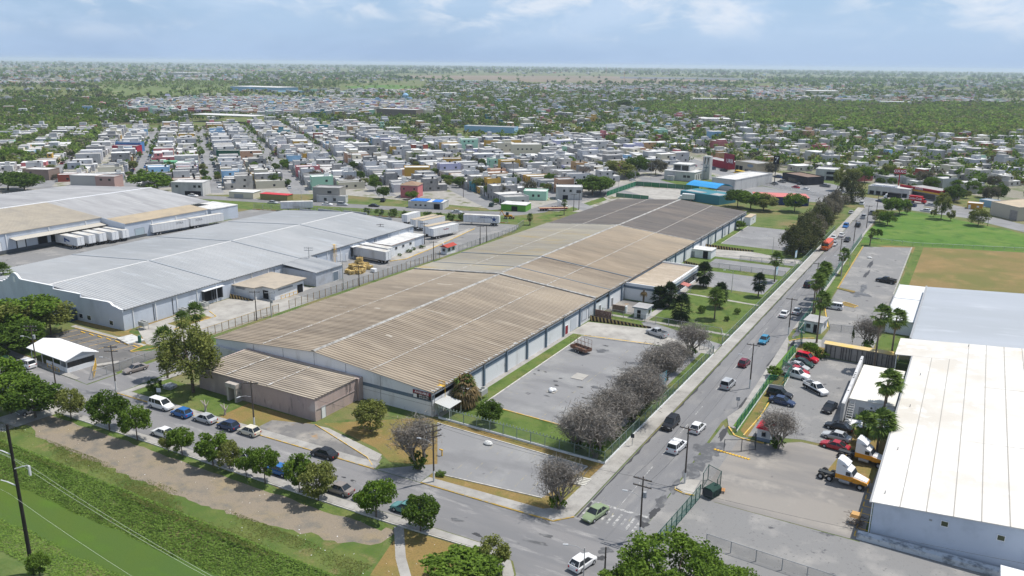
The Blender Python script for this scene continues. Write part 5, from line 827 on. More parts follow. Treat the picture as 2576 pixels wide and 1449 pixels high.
# ------------------------------------------------------------------ vegetation
def leaf_quads(cen, size, g, up=.35, asp=.62):
    n = len(cen); a = g.normal(size=(n, 3)); a[:, 2] *= .7 if up < 1.2 else .25; a /= np.linalg.norm(a, axis=1)[:, None]; nn = g.normal(size=(n, 3)); nn[:, 2] += up*2
    bvec = np.cross(nn, a); bvec /= np.linalg.norm(bvec, axis=1)[:, None]+1e-9; s = (size*g.uniform(.6, 1.35, n))[:, None]; a = a*s; bvec = bvec*s*asp
    v = np.stack([cen-a, cen-bvec, cen+a, cen+bvec], 1).reshape(-1, 3); return v, np.arange(4*n).reshape(-1, 4)
def crown_pts(R, H, z0, nl, g, clumps=26, spread=.30, flat=1., hollow=.55):
    d = g.normal(size=(clumps, 3)); d[:, 2] = d[:, 2]*.75+.12; d /= np.linalg.norm(d, axis=1)[:, None]; r = g.uniform(hollow, .88, clumps)[:, None]; c = d*r
    idx = g.integers(0, clumps, nl); off = g.normal(size=(nl, 3)); off /= np.linalg.norm(off, axis=1)[:, None]; off *= (g.uniform(.1, 1, nl)**.4)[:, None]*spread*g.uniform(.6, 1.25, clumps)[idx][:, None]
    p = c[idx]+off; p[:, 0] *= R; p[:, 1] *= R; p[:, 2] = p[:, 2]*H/2+z0+H/2; return p
def trunk_mb(R, H, z0, g, bare=False, r0=.16, lean=0.):
    b = MB(); f = Vector((lean, g.uniform(-.2, .2), z0+H*.18)); b.cyl((0, 0, -.3), f, r0, r0*.7, 7)
    for i in range(6):
        a = 6.28*i/6+g.uniform(-.4, .4); e = f+Vector((math.cos(a)*R*.6, math.sin(a)*R*.6, H*g.uniform(.25, .5))); m = f.lerp(e, .5)+Vector((0, 0, .1*H)); b.cyl(f, m, r0*.5, r0*.32, 5); b.cyl(m, e, r0*.32, r0*.12, 4)
    return b
TREE_T = {}
def tree_tpl(kind, seed):
    k = (kind, seed)
    if k in TREE_T: return TREE_T[k]
    g = np.random.default_rng(seed*17+len(kind))
    P = dict(round=(4, 5.6, 1.6, 4800, .25, L1, 34, .32), dark=(4, 5.6, 1.4, 4800, .25, L2, 38, .32), olive=(4, 7.5, 1.2, 4600, .24, L3, 34, .34), bright=(4, 5.4, 1.6, 4200, .25, L4, 30, .34), dusty=(4, 7.5, .8, 3600, .23, L5, 40, .3),
             tall=(3.2, 13, 1.2, 3400, .26, L3, 40, .26), big=(8, 9, 2.5, 15000, .23, L1, 85, .2), willow=(5, 12, 2.6, 9000, .22, L3, 60, .24), shrub=(1, 1.7, .02, 700, .12, L2, 20, .38), topiary=(1, 1.6, .0, 1400, .07, L2, 60, .22), cone=(.6, 4.2, .1, 500, .12, L2, 24, .3), casu=(4.2, 10, .3, 5200, .22, LC, 46, .26), grey=(4.2, 9, .3, 4600, .2, LG, 46, .27))[kind]
    R, H, z0, nl, ls, m, cl, sp = P; p = crown_pts(R, H, z0, nl, g, cl, sp)
    if kind in ('willow', 'casu', 'grey'): p[:, 2] -= np.abs(g.normal(size=len(p)))*1.2*(np.hypot(p[:, 0], p[:, 1])/R); p[:, 2] = np.maximum(p[:, 2], .5)
    if kind == 'cone': q_ = np.clip(1.15-(p[:, 2]/4.4), .12, 1); p[:, 0] *= q_; p[:, 1] *= q_
    v, f = leaf_quads(p, ls, g)
    cm = np_mesh('crown', v, f, [m]); tm = None
    if kind not in ('shrub', 'topiary', 'cone'): tm = trunk_mb(R, H, z0, g, r0=.3 if kind in ('big', 'willow', 'casu', 'grey') else .17).mesh('trunk', BARK)
    elif kind != 'x': tm = MB().cyl((0, 0, -.1), (0, 0, H*.5), .06, .03, 5).mesh('trunk', BARK)
    TREE_T[k] = (cm, tm, R, H+z0); return TREE_T[k]
NTREE = 0
def tree(kind, pos, R, Hh, label, name='shade_tree', cat='tree', group=None, seed=None, z=0):
    global NTREE; NTREE += 1
    cm, tm, r0, h0 = tree_tpl(kind, seed if seed is not None else NTREE % 4); T = thing(name, label, cat, (pos[0], pos[1], z+gh(*pos)), random.uniform(0, 6.28), group); T.scale = (R/r0, R/r0, Hh/h0)
    link('crown', cm, T); link('trunk', tm, T) if tm else None; return T
BARE_T = {}
def bare_tpl(seed, dense=1., leafy=0):
    k = (seed, dense, leafy)
    if k in BARE_T: return BARE_T[k]
    r = random.Random(seed); b = MB(); tips = []
    def grow(p, d, l, rad, lev):
        e = p+d*l; b.cyl(p, e, rad, rad*.62, 4 if lev > 0 else 6, cap=False)
        if lev >= 5: tips.append(e); return
        for i in range({0: 7, 1: 5, 2: 4, 3: 4, 4: 3}[lev] if dense >= 1 else {0: 5, 1: 3, 2: 3, 3: 3, 4: 2}[lev]):
            ax = Vector((r.gauss(0, 1), r.gauss(0, 1), r.gauss(.25, .5))).normalized(); nd = (d*.75+ax*(.62 if lev else .5)+Vector((0, 0, .16))).normalized(); grow(p+d*l*r.uniform(.55, 1), nd, l*r.uniform(.62, .88), max(rad*.56, .012), lev+1)
    for i in range(4): a = 1.57*i+r.uniform(-.3, .3); grow(Vector((math.cos(a)*.15, math.sin(a)*.15, 0)), Vector((math.cos(a)*.35, math.sin(a)*.35, 1)).normalized(), 1.5, .12, 1)
    me = b.mesh('branches', TWIG); v = np.array(b.v); BARE_T[k] = (me, float(np.abs(v[:, :2]).max()), float(v[:, 2].max()), tips); return BARE_T[k]
def bare_tree(pos, R, Hh, label, seed, leafy=.0, name='bare_tree', dens=1., green=True):
    me, r0, h0, tips = bare_tpl(seed, dens); T = thing(name, label, 'tree', (*pos, 0), random.uniform(0, 6.28)); T.scale = (R/r0, R/r0, Hh/h0); link('branches', me, T)
    g = np.random.default_rng(seed)
    if leafy: t_ = np.array([list(q) for q in tips]); t_ = t_[g.integers(0, len(t_), int(leafy))]+g.normal(size=(int(leafy), 3))*.35; v, f = leaf_quads(t_, .26, g, .35, .07); link('fine_twigs', np_mesh('fine_twigs', v, f, [TWM]), T)
    if green: p = crown_pts(r0*.30, h0*.34, 0, 420, g, 14, .4); v, f = leaf_quads(p, .13, g); link('undergrowth', np_mesh('undergrowth', v, f, [L4 if seed % 2 else L2]), T)
    return T
def frond(b, g, base, az, el, ln, mi=0, wind=(0, 0), droop=.5):
    d = Vector((math.cos(az)*math.cos(el), math.sin(az)*math.cos(el), math.sin(el))); d = (d+Vector((wind[0], wind[1], 0))).normalized(); base = Vector(base); hub = base+d*ln*.42; side = d.cross(Vector((0, 0, 1))).normalized(); upv = side.cross(d)
    b.add([base+side*.03, base-side*.03, hub-side*.02, hub+side*.02], [(0, 1, 2, 3)], mi)
    for i in range(9):
        t = (i-4)/4.; a = t*1.25; dd = (d*math.cos(a)+side*math.sin(a)+upv*g.uniform(-.12, .12)).normalized(); L_ = ln*.6*(1-.22*abs(t))*g.uniform(.9, 1.1); mid = hub+dd*L_*.6; end = hub+dd*L_+Vector((wind[0]*.4, wind[1]*.4, -droop*L_*.5)); ws = dd.cross(upv).normalized()*ln*.055
        b.add([hub, mid+ws, end, mid-ws], [(0, 1, 2, 3)], mi)
PALM_T = {}
def palm(pos, H, R, label, style='fan', wind=(0, 0), seed=1, trunk_r=.16, skirt=True, cat='palm tree'):
    k = (style, round(H, 0), wind, seed, R)
    if k not in PALM_T:
        g = np.random.default_rng(seed); b = MB(); n = {'fan': 38, 'dark': 70, 'dry': 110}[style]
        for i in range(n):
            f = i/n; el = {'fan': 1.35-f*1.9, 'dark': 1.45-f*2.7, 'dry': 1.4-f*2.9}[style]; zz = H-(.8 if style == 'fan' else 1.6)*f*(R/2.4)
            frond(b, g, (0, 0, zz), i*2.4+g.uniform(-.2, .2), el+g.uniform(-.12, .12), R*g.uniform(.85, 1.1), 1 if (style == 'dry' and g.random() < .8) else 0, wind, .45 if style != 'dry' else .9)
        cr = b.mesh('crown', [LP if style != 'dark' else LPD, LDRY]); s = None
        if skirt and style == 'fan':
            b = MB(); [frond(b, g, (0, 0, H-.5-g.uniform(0, .5)), i*2.4, -1.1+g.uniform(-.2, .2), R*.7, 0) for i in range(16)]; s = b.mesh('dead_fronds', LDRY)
        b = MB(); z = 0; w0 = (wind[0]*.5, wind[1]*.5)
        for i in range(5): b.cyl((w0[0]*(i/5)**2*0, 0, H*i/5-.1), (0, 0, H*(i+1)/5), trunk_r*(1.5-.1*i if i == 0 else 1.15-.06*i), trunk_r*(1.1-.06*i), 8, cap=False)
        PALM_T[k] = (cr, b.mesh('trunk', PALMB), s)
    cr, tr, s = PALM_T[k]; T = thing('palm_tree', label, cat, (*pos, 0), 0 if wind != (0, 0) else random.uniform(0, 6.28)); link('crown', cr, T); link('trunk', tr, T)
    if s: link('dead_fronds', s, T)
    return T
# canal side row
row = [(180, 1056, 3.1, 6.4, 'olive'), (276, 1083, 3.9, 7.8, 'dark'), (346, 1108, 3.1, 6.6, 'round'), (424, 1137, 1.6, 3.8, 'olive'), (459, 1147, 2.6, 5.2, 'round'), (536, 1172, 3.3, 6.0, 'round'), (577, 1180, 2.4, 5.0, 'olive'), (620, 1199, 2.2, 5.0, 'round'), (667, 1216, 2.7, 6.4, 'round'), (754, 1240, 3.0, 6.4, 'round'), (801, 1259, 3.3, 6.4, 'olive'), (946, 1303, 3.2, 6.2, 'bright'), (1058, 1339, 3.1, 5.9, 'dark')]
for i, (px, py, R, Hh, kd) in enumerate(row): tree(kd, G(px, py), R*.84, Hh*.92, 'shade tree between the canal side dirt and the street, %s from the left' % ORD(i+1), group='shade trees along the canal side of the street')
tree('olive', G(1241, 1432), 2.1, 4.2, 'small thin shade tree beside the corner footpath', seed=2); tree('round', G(1150, 1475), 4.6, 4.0, 'wide leafy tree cut by the bottom edge near the corner lawn', seed=1); tree('round', G(1210, 1465), 2.6, 3.4, 'leafy bush tree beside the bottom edge corner footpath', seed=3)
tree('round', G(101, 1450), 1.5, 3.3, 'small tree beside the big black pole on the canal bank')
X, Y = G(1700, 1440, 5); tree('big', (X, Y), 7.2, 8.4, 'huge leafy tree filling the bottom edge right of the crossing', seed=1); X, Y = G(1830, 1500, 3); tree('big', (X, Y), 5.6, 5.6, 'lower leafy tree attached to the right of the huge bottom tree', seed=2); X, Y = G(1590, 1500, 3); tree('big', (X, Y), 4.8, 5.6, 'leafy tree attached to the left of the huge bottom tree', seed=3)
for i, (px, py, R, Hh, kd, s_) in enumerate([(28, 1040, 5.2, 7.2, 'round', 'in front of the parked dark grey sedan'), (90, 1050, 4.6, 7.0, 'dark', 'overhanging the parked dark grey sedan'), (12, 985, 4.2, 6.5, 'bright', 'at the left edge opposite the dark green sedan')]): tree(kd, G(px, py), R, Hh, 'large leafy street tree '+s_)
for i, (px, py, R, Hh, kd, s_) in enumerate([(20, 868, 7, 9.5, 'olive', 'at the left edge below the stepped gable'), (75, 850, 7.5, 9.5, 'round', 'in the middle of the grove below the stepped gable'), (128, 840, 5.6, 8, 'olive', 'nearest the blue grey gable wall'), (60, 882, 5, 7, 'dark', 'behind the gate kiosk fence'), (8, 900, 5, 5, 'dark', 'low beside the left street fence')]): tree(kd, G(px, py), R, Hh, 'broad grove tree '+s_, group='grove at the left edge')
tree('willow', G(487, 987), 5.6, 14.6, 'tall drooping olive green tree beside the pink annex', seed=1); tree('topiary', G(391, 990), 1.7, 3.2, 'dark round bush beside the white stone pile', 'bush', 'bush')
tree('olive', G(933, 1086), 2.8, 5.6, 'half bare bush tree on the dry lawn in front of the warehouse sign', seed=3); tree('dark', G(1234, 1068), 2.4, 4.6, 'dark bush tree inside the iron fence by the dry palm', seed=2)
for px, py, s_ in ((517, 1034, 'left of the annex path'), (566, 1044, 'right of the annex path')):
    r = random.Random(px); T = thing('tree_stump', 'bare lopped tree stump '+s_, 'tree stump', (*G(px, py), 0)); b = MB(); b.cyl((0, 0, 0), (.1, 0, 1.2), .22, .15, 7)
    for i in range(5): a = i*1.25; b.cyl((.05, 0, .5+.15*i), (math.cos(a)*.7, math.sin(a)*.7, 1.5+.2*i), .11, .06, 5)
    b.build('trunk', mat('pale_dead_wood', (.42, .38, .33)), T)
bl = [(1054, 1180, 4.2, 8.2, 3, 'large bare tree beside the utility pole on the corner lot'), (1403, 1281, 3.7, 7.4, 4, 'round bare tree on the grass corner by the crossing'), (1497, 1150, 4.6, 8.2, 5, 'grey bare tree at the iron fence corner'), (1450, 1130, 3.4, 6.2, 6, 'low grey bare tree inside the iron fence'), (1545, 1098, 4.2, 8, 7, 'grey bare tree behind the fence corner tree, beside the parking'), (1590, 1060, 4.6, 9, 8, 'widest grey bare tree beside the empty parking'), (1627, 1022, 4, 7.6, 9, 'grey bare tree left of the blue signboard'), (1662, 975, 4.4, 8.2, 10, 'grey bare tree beyond the blue signboard'), (1690, 935, 3.2, 6.6, 11, 'grey bare tree nearest the yard driveway'), (1738, 897, 3.9, 7.2, 12, 'bare tree by the yard gate on the avenue'), (1953, 1128, 3.6, 6.4, 13, 'bare tree beside the red roofed gate booth'), (2182, 875, 3.6, 7.0, 14, 'bare tree in front of the grey ribbed walkway')]
for px, py, R, Hh, sd_, lb in bl: bare_tree(G(px, py), R*1.12, Hh, lb, 3+sd_ % 5, 9000 if 5 <= sd_ <= 11 else 3000)
bare_tree(G(1470, 325+125), 5, 8, 'bare brown tree beside the bus on the boulevard', 4); bare_tree(G(880, 468), 3.6, 6, 'pale bare tree at a town street mouth', 5, green=False)
# palms
palm(G(422, 952), 8.6, 2.7, 'fan palm on the lawn behind the traffic corner left of the drooping tree', seed=1); palm(G(498, 865), 7.5, 2.5, 'fan palm peeking above the drooping tree', seed=2); palm(G(465, 878), 7.0, 2.2, 'smaller fan palm left of the one above the drooping tree', seed=3)
palm(G(17, 742), 6.6, 2.8, 'tall fan palm at the left edge in front of the stepped gable', seed=4)
for px, py, H, R, st_, lb in ((1769, 722, 5.0, 3.0, 'dark', 'dense dark palm beside the office wing far corner'), (1683, 772, 4.6, 2.7, 'dark', 'palm with slim trunk in front of the office wall'), (1658, 772, 3.4, 2.9, 'dark', 'low dense palm against the office wall'), (1712, 806, 4.2, 3.2, 'dark', 'stout dark round palm in the middle of the lawn'), (1797, 803, 6.2, 2.7, 'fan', 'green palm with hanging dead fronds on the lawn'), (1810, 774, 4.8, 2.6, 'dark', 'dark palm behind the green lawn palm'), (1907, 747, 4.9, 2.4, 'dark', 'lone palm near the avenue fence beyond the lawn path'), (1948, 709, 7.2, 2.5, 'fan', 'tall palm beside the white banner sign')): palm(G(px, py), H, R, lb, st_, seed=5)
palm(G(1171, 1022), 3.9, 3.1, 'shaggy dry palm with brown hanging fronds at the warehouse corner', 'dry', seed=6)
WD = (.55, -.12)
for px, py, H, R, lb in ((2043, 798, 9.6, 2.5, 'windswept palm of the fence clump, nearest the parked silver sedan'), (2049, 788, 9.0, 2.4, 'windswept palm of the fence clump, second along the fence'), (2056, 775, 9.2, 2.5, 'windswept palm of the fence clump, third along the fence'), (2062, 762, 9.5, 2.5, 'windswept palm of the fence clump, fourth and tallest'), (2068, 750, 8.4, 2.3, 'windswept palm at the far end of the fence clump'), (2054, 862, 10.4, 2.6, 'windswept palm beside the white guard house'), (2116, 690, 6.6, 2.3, 'windswept palm on the grass beside the upper parking'), (2188, 617, 4.8, 1.9, 'windswept thin palm on the green field edge'), (2198, 928, 12.0, 2.8, 'very tall windswept palm in front of the ribbed walkway'), (2239, 916, 10.4, 2.6, 'tall windswept palm at the right end of the ribbed walkway'), (2216, 1085, 9.4, 2.7, 'windswept palm over the white office roof'), (2222, 1062, 8.0, 2.7, 'second windswept palm over the white office roof'), (2204, 1144, 5.9, 3.0, 'dense windswept palm between the office and the large warehouse'), (2166, 1117, 4.0, 2.6, 'low dark palm beside the parked silver sedan row')): palm(G(px, py), H, R, lb, 'fan', WD, 7, .17)
palm(G(1419, 541), 5.4, 1.6, 'thin palm on the grass beyond the dark roof', seed=8); palm(G(1333, 566), 3.4, 1.7, 'small palm at the trailer yard gate', seed=8)
T = thing('palm_tree', 'dead palm trunk with drooping brown fronds by the office wall', 'palm tree', (*G(1618, 768), 0)); MB().cyl((0, 0, 0), (0, 0, 4.2), .3, .22, 8).build('trunk', BARK, T); b = MB(); g = np.random.default_rng(2); [frond(b, g, (0, 0, 4.2), i*.9, -1.0, 1.8, 0, droop=1.) for i in range(7)]; b.build('dead_fronds', LDRY, T)
# shrubs
for i, px in enumerate((923, 955, 990, 1020, 1045, 1076, 1104, 1134, 1163)): tree('shrub', G(px, (539, 543, 545, 547, 549, 551, 553, 555, 556)[i]), 1.7+.15*(i % 3), 2.9+.2*(i % 3), 'round clipped shrub on the grass strip, %s from the left' % ORD(i+1), 'shrub', 'shrub', 'shrubs on the grass strip behind the trailer yard')
for px, py, R, Hh, kd, lb in ((1854, 790, 1.0, 1.7, 'topiary', 'round clipped bush on the lawn near the avenue fence'), (1766, 787, 1.1, 1.9, 'shrub', 'reddish shrub in the middle of the lawn'), (1829, 807, .8, 1.3, 'shrub', 'small shrub on the lawn near the avenue'), (1006, 645, .8, 1.1, 'topiary', 'single low bush beside the white office'), (1030, 636, 1.2, 1.3, 'topiary', 'left bush of the pair beside the white office'), (1038, 630, 1.2, 1.3, 'topiary', 'right bush of the pair beside the white office'), (1062, 625, 1.2, 1.4, 'topiary', 'bush at the corner of the lower office block'), (1860, 578, 2.4, 3.6, 'round', 'small tree beside the white pump house'), (2143, 868, .5, 4.6, 'cone', 'slender dark cypress in front of the ribbed walkway'), (2208, 600, 1.6, 3.6, 'dark', 'dark bush at the corner of the green field fence'), (2037, 897, 1.9, 3.4, 'bright', 'leafy yucca bush at the left end of the ribbed walkway'), (2065, 902, 1.7, 2.2, 'topiary', 'dark round bush beside the parked red off-roader'), (1948, 950, 1.6, 2.4, 'bright', 'bushy plant inside the green fence corner'), (2180, 895, 1.2, 2.4, 'shrub', 'green bush at the foot of the walkway bare tree'), (1110, 1195, .9, .6, 'shrub', 'weed tuft at the foot of the corner utility pole')): tree(kd, G(px, py), R, Hh, lb, 'bush' if kd != 'round' else 'shade_tree', 'bush' if kd != 'round' else 'tree')
# feathery row on the avenue, other larger trees
for i in range(15):
    f = i/14.; px, py = 2004+f*102, 645-f*127; tree('casu' if i in (0, 1, 2, 3, 5, 7, 9) else 'grey', (G(px, py)[0]+(-1.2, .6, 1.0, -.4, .9)[i % 5], G(px, py)[1]), 4.6-1.2*f+(i % 3)*.6, (11, 8.6, 12, 9.4, 8)[i % 5]-1.2*f, 'tall feathery tree in the avenue row, %s from the lawn end' % ORD(i+1), group='feathery trees along the avenue', seed=i % 4)
for px, py, R, Hh, kd, lb in ((2140, 510, 6, 15, 'casu', 'tallest feathery tree at the far end of the avenue row'), (2117, 480, 5, 13, 'willow', 'tall yellowish tree rising behind the avenue row'), (1888, 528, 6.5, 8, 'round', 'spreading tree right of the turquoise building'), (1855, 522, 6, 8, 'dark', 'spreading tree just behind the turquoise building'), (1920, 530, 6, 7.5, 'olive', 'spreading tree left of the salmon roof'), (1998, 533, 5.5, 8, 'round', 'round tree in front of the salmon roof'), (1490, 490, 9, 9, 'dark', 'big dark tree beside the palm tree street'), (1510, 485, 7, 8, 'round', 'green tree right of the big dark street tree'), (1556, 448, 9, 10, 'olive', 'olive tree left of the church'), (1601, 440, 7, 11, 'dark', 'dark upright tree left of the church'), (1585, 452, 3, 5, 'topiary', 'small round tree beside the parked car near the church'), (1650, 440, 7, 9, 'dusty', 'greyish tree behind the church'), (385, 483, 9.5, 9.5, 'bright', 'large bright green tree beside the white shop house'), (20, 478, 9, 9, 'dark', 'dark tree at the left edge behind the grey warehouse'), (62, 482, 8.5, 9, 'dark', 'dark tree beside the brown and white house'), (182, 432, 4.5, 5, 'dark', 'round tree at the left cross street corner'), (38, 410, 9, 9, 'bright', 'yellowish tree at the left green patch'),
                          (2242, 541, 5, 7.5, 'round', 'large round tree at the avenue edge of the green field'), (2262, 538, 4.5, 7, 'round', 'round tree behind the large one by the green field'), (2213, 560, 3.6, 5.5, 'olive', 'shade tree nearest the avenue on the green field'), (2232, 568, 3.8, 6, 'round', 'shade tree in front of the large one on the green field'), (2367, 551, 3.6, 12, 'tall', 'tall lone tree in the middle of the green field edge'), (2281, 540, 1.6, 5, 'tall', 'thin sapling left of the tall lone tree'), (2348, 545, 1.4, 3, 'olive', 'small sapling beside the tall lone tree'), (2391, 555, 1.9, 4.5, 'olive', 'thin tree right of the tall lone tree'), (2460, 568, 4.2, 7, 'olive', 'spreading tree near the boulevard in the green field'), (2400, 508, 5, 8, 'dark', 'dark tree behind the orange stand'), (1232, 495, 3.4, 6, 'dark', 'dark conical tree beside the trailer yard road'), (945, 480, 3.6, 7, 'round', 'leafy tree at the street corner left of the pink house'), (965, 500, 3, 6, 'dark', 'lower leafy tree left of the pink house'), (1035, 502, 3, 4, 'bright', 'bush behind the blue tarpaulin roof'), (1570, 275, 12, 14, 'dark', 'broad tree left of the boulevard houses')):
    tree(kd, G(px, py), R, Hh, lb, cat='bush' if 'bush' in lb else 'tree')
# grass on the canal bank and tufts
g = rng; n = 60000; gxp = -140+g.random(n)*98; t_ = g.random(n); gyp = np.where(g.random(n) < .72, 57.2+t_*6.6, 46.5+t_*6)
zz = np.array([gh(a, c_) for a, c_ in zip(gxp, gyp)]); keep = zz > -2.2; cen = np.stack([gxp, gyp, zz+.12], 1)[keep]; v, f = leaf_quads(cen, .15, g, 1.6)
tag(link('bank_grass', np_mesh('bank_grass', v, f, [LAWNB])), 'lush tufted grass on the canal banks', 'grass', kind='stuff')
n = 26000; cen = np.stack([-140+g.random(n)*82, 62.5+g.random(n)*5.2, np.full(n, .05)], 1); w2 = np.sin(cen[:, 0]*.31)+np.sin(cen[:, 0]*.13+cen[:, 1])+g.normal(size=n)*.6; v, f = leaf_quads(cen[w2 > .1], .09, g, 1.6)
tag(link('rough_grass', np_mesh('rough_grass', v, f, [leafmat('rough_blade', (.10, .125, .03), (.19, .20, .07), .4)])), 'rough olive grass between the canal bank and the dirt strip', 'grass', kind='stuff')
# ------------------------------------------------------------------ vehicles
def paint(name, c): return mat('car_'+name, c, rough=.25, spec=.5)
PC = dict(white=(.72, .72, .72), black=(.015, .015, .017), silver=(.42, .43, .44), grey=(.16, .165, .17), red=(.36, .02, .03), blue=(.03, .14, .38), navy=(.03, .05, .11), cream=(.62, .58, .47), green=(.23, .29, .17), teal=(.10, .24, .24), darkgreen=(.02, .05, .04), tan=(.24, .21, .19), lightblue=(.04, .22, .36), maroon=(.16, .015, .03), brightred=(.50, .01, .03))
TYRE = mat('tyre', (.02, .02, .02)); RIM = mat('wheel_rim', (.4, .4, .41), rough=.4); HLAMP = mat('headlamp', (.7, .7, .68), rough=.2); TLAMP = mat('tail_lamp', (.4, .01, .01), rough=.3); PLATE = mat('plate', (.6, .6, .6))
ST_ = dict(  # length, half width, belt z, hood z, trunk z, roof z, greenhouse base x (rear, front), roof x (rear, front)
    sedan=(4.7, .89, .93, .84, .95, 1.42, -1.72, 1.05, -1.0, .28), hatch=(4.1, .86, .96, .9, .96, 1.5, -1.92, .95, -1.45, .15), suv=(4.7, .93, 1.08, 1.05, 1.08, 1.75, -2.22, 1.0, -2.02, .3), van=(5.0, .96, 1.08, 1.0, 1.08, 1.76, -2.38, 1.45, -2.2, .65), coupe=(4.6, .88, .9, .8, .9, 1.33, -1.7, 1.0, -.75, .2), pickup=(5.5, .95, 1.08, 1.06, 1.08, 1.75, -.75, 1.25, -.55, .55))
def ring(x, hw, z0, z1, n=0): return [(x, -hw*.9, z0), (x, -hw, z0+.18), (x, -hw, z1-.16), (x, -hw*.86, z1), (x, hw*.86, z1), (x, hw, z1-.16), (x, hw, z0+.18), (x, hw*.9, z0)]
CARM = {}
def car_parts(style, col):
    k = (style, col)
    if k in CARM: return CARM[k]
    Ln, hw, bz, hz, tz, rz, gr, gf, rr, rf = ST_[style]; h = Ln/2; pm = paint(col, PC[col]); b = MB()
    rg = [ring(-h, hw*.82, .34, tz-.16), ring(-h+.12, hw*.95, .24, tz-.04), ring(gr-.05, hw, .2, tz), ring(gf*.2, hw, .2, bz), ring(gf, hw, .2, bz), ring(gf+.25, hw*.99, .2, hz+.02), ring(h-.5, hw*.97, .2, hz-.08), ring(h-.1, hw*.88, .26, hz-.22), ring(h, hw*.75, .34, hz-.36)]
    if style == 'pickup': rg[2] = ring(gr-.02, hw, .2, tz)
    b.loft(rg, 0)
    gh_ = MB(); i_ = .80 if style != 'suv' else .86; a = hw*.9; c_ = hw*i_*.86; z0, z1 = bz-.02, rz
    gv = [(gr, -a, z0), (gf, -a, z0), (gf, a, z0), (gr, a, z0), (rr, -c_, z1), (rf, -c_, z1), (rf, c_, z1), (rr, c_, z1)]
    gh_.add(gv, [(0, 1, 5, 4), (1, 2, 6, 5), (2, 3, 7, 6), (3, 0, 4, 7)]); b.prism([(rr-.04, -c_-.03), (rf+.04, -c_-.03), (rf+.04, c_+.03), (rr-.04, c_+.03)], z1-.02, z1+.05)
    for s in (-1, 1):
        for (xa, xb) in ((gr, rr), (gf, rf), ((gr+gf)/2-.15, (rr+rf)/2-.1))+(((gr*.62+gf*.38)-.55, rr+.55),)*(style in ('suv', 'van')): b.cyl((xa, s*(a+.005), z0), (xb, s*(c_+.012), z1), .055, .045, 4, cap=False)
    if style == 'pickup':
        b.m = b.m; bed = MB(); bed.box(-h+.12, gr-.1, -hw*.84, hw*.84, tz+.003, tz+.02)
    parts = [('body', b.mesh('body', [pm]), []), ('windows', gh_.mesh('windows', [GLASS]), [])]
    if style == 'pickup':
        w_ = MB(); w_.box(-h+.05, gr-.03, -hw, -hw+.09, bz, bz+.28); w_.box(-h+.05, gr-.03, hw-.09, hw, bz, bz+.28); w_.box(-h+.05, -h+.13, -hw+.09, hw-.09, bz, bz+.28); parts += [('cargo_bed', w_.mesh('cargo_bed', [pm]), []), ('bed_liner', bed.mesh('bed_liner', [DARKM]), [])]
    b = MB(); b.cyl((0, -.11, 0), (0, .11, 0), .33, n=12); wm = b.mesh('wheel', [TYRE]); b = MB(); b.cyl((0, -.12, 0), (0, .12, 0), .19, n=8); rm = b.mesh('rim', [RIM])
    for x in (-h+.85, h-.9):
        for s in (-1, 1): parts.append(('wheel', wm, [('rim', rm)], (x, s*(hw-.08), .33)))
    b = MB(); b.box(-.05, .05, -.17, .17, -.07, .07)
    for s in (-1, 1): parts.append(('headlight', MB().box(-.05, .08, -.17, .17, -.07, .07).mesh('headlight', [HLAMP]), [], (h-.13, s*hw*.62, hz-.30))); parts.append(('tail_light', MB().box(-.06, .05, -.1, .1, -.12, .12).mesh('tail_light', [TLAMP]), [], (-h+.03, s*hw*.72, tz-.28)))
    CARM[k] = (parts, None); return CARM[k]
FARM = {}
def far_car(style, col):
    if (style, col) in FARM: return FARM[style, col]
    ps = car_parts(style, col)[0]; FARM[style, col] = ps[:2]+ps[-3:-2]*0; return FARM[style, col]
def car(style, col, pos, ang, label, full=True, name=None, group=None, z=.02):
    T = thing(name or {'pickup': 'pickup_truck', 'van': 'minivan'}.get(style, 'parked_car' if 'park' in label else 'car'), label, {'pickup': 'pickup truck', 'van': 'minivan', 'suv': 'car'}.get(style, 'car'), (*pos[:2], z), math.radians(ang), group)
    ps = car_parts(style, col)[0]
    if not full: ps = ps[:4] if style == 'pickup' else ps[:2]
    for p in ps:
        o = link(p[0], p[1], T, p[3] if len(p) > 3 else (0, 0, 0))
        for q in p[2]: link(q[0], q[1], o)
    if not full: T.location.z = -.12
    return T
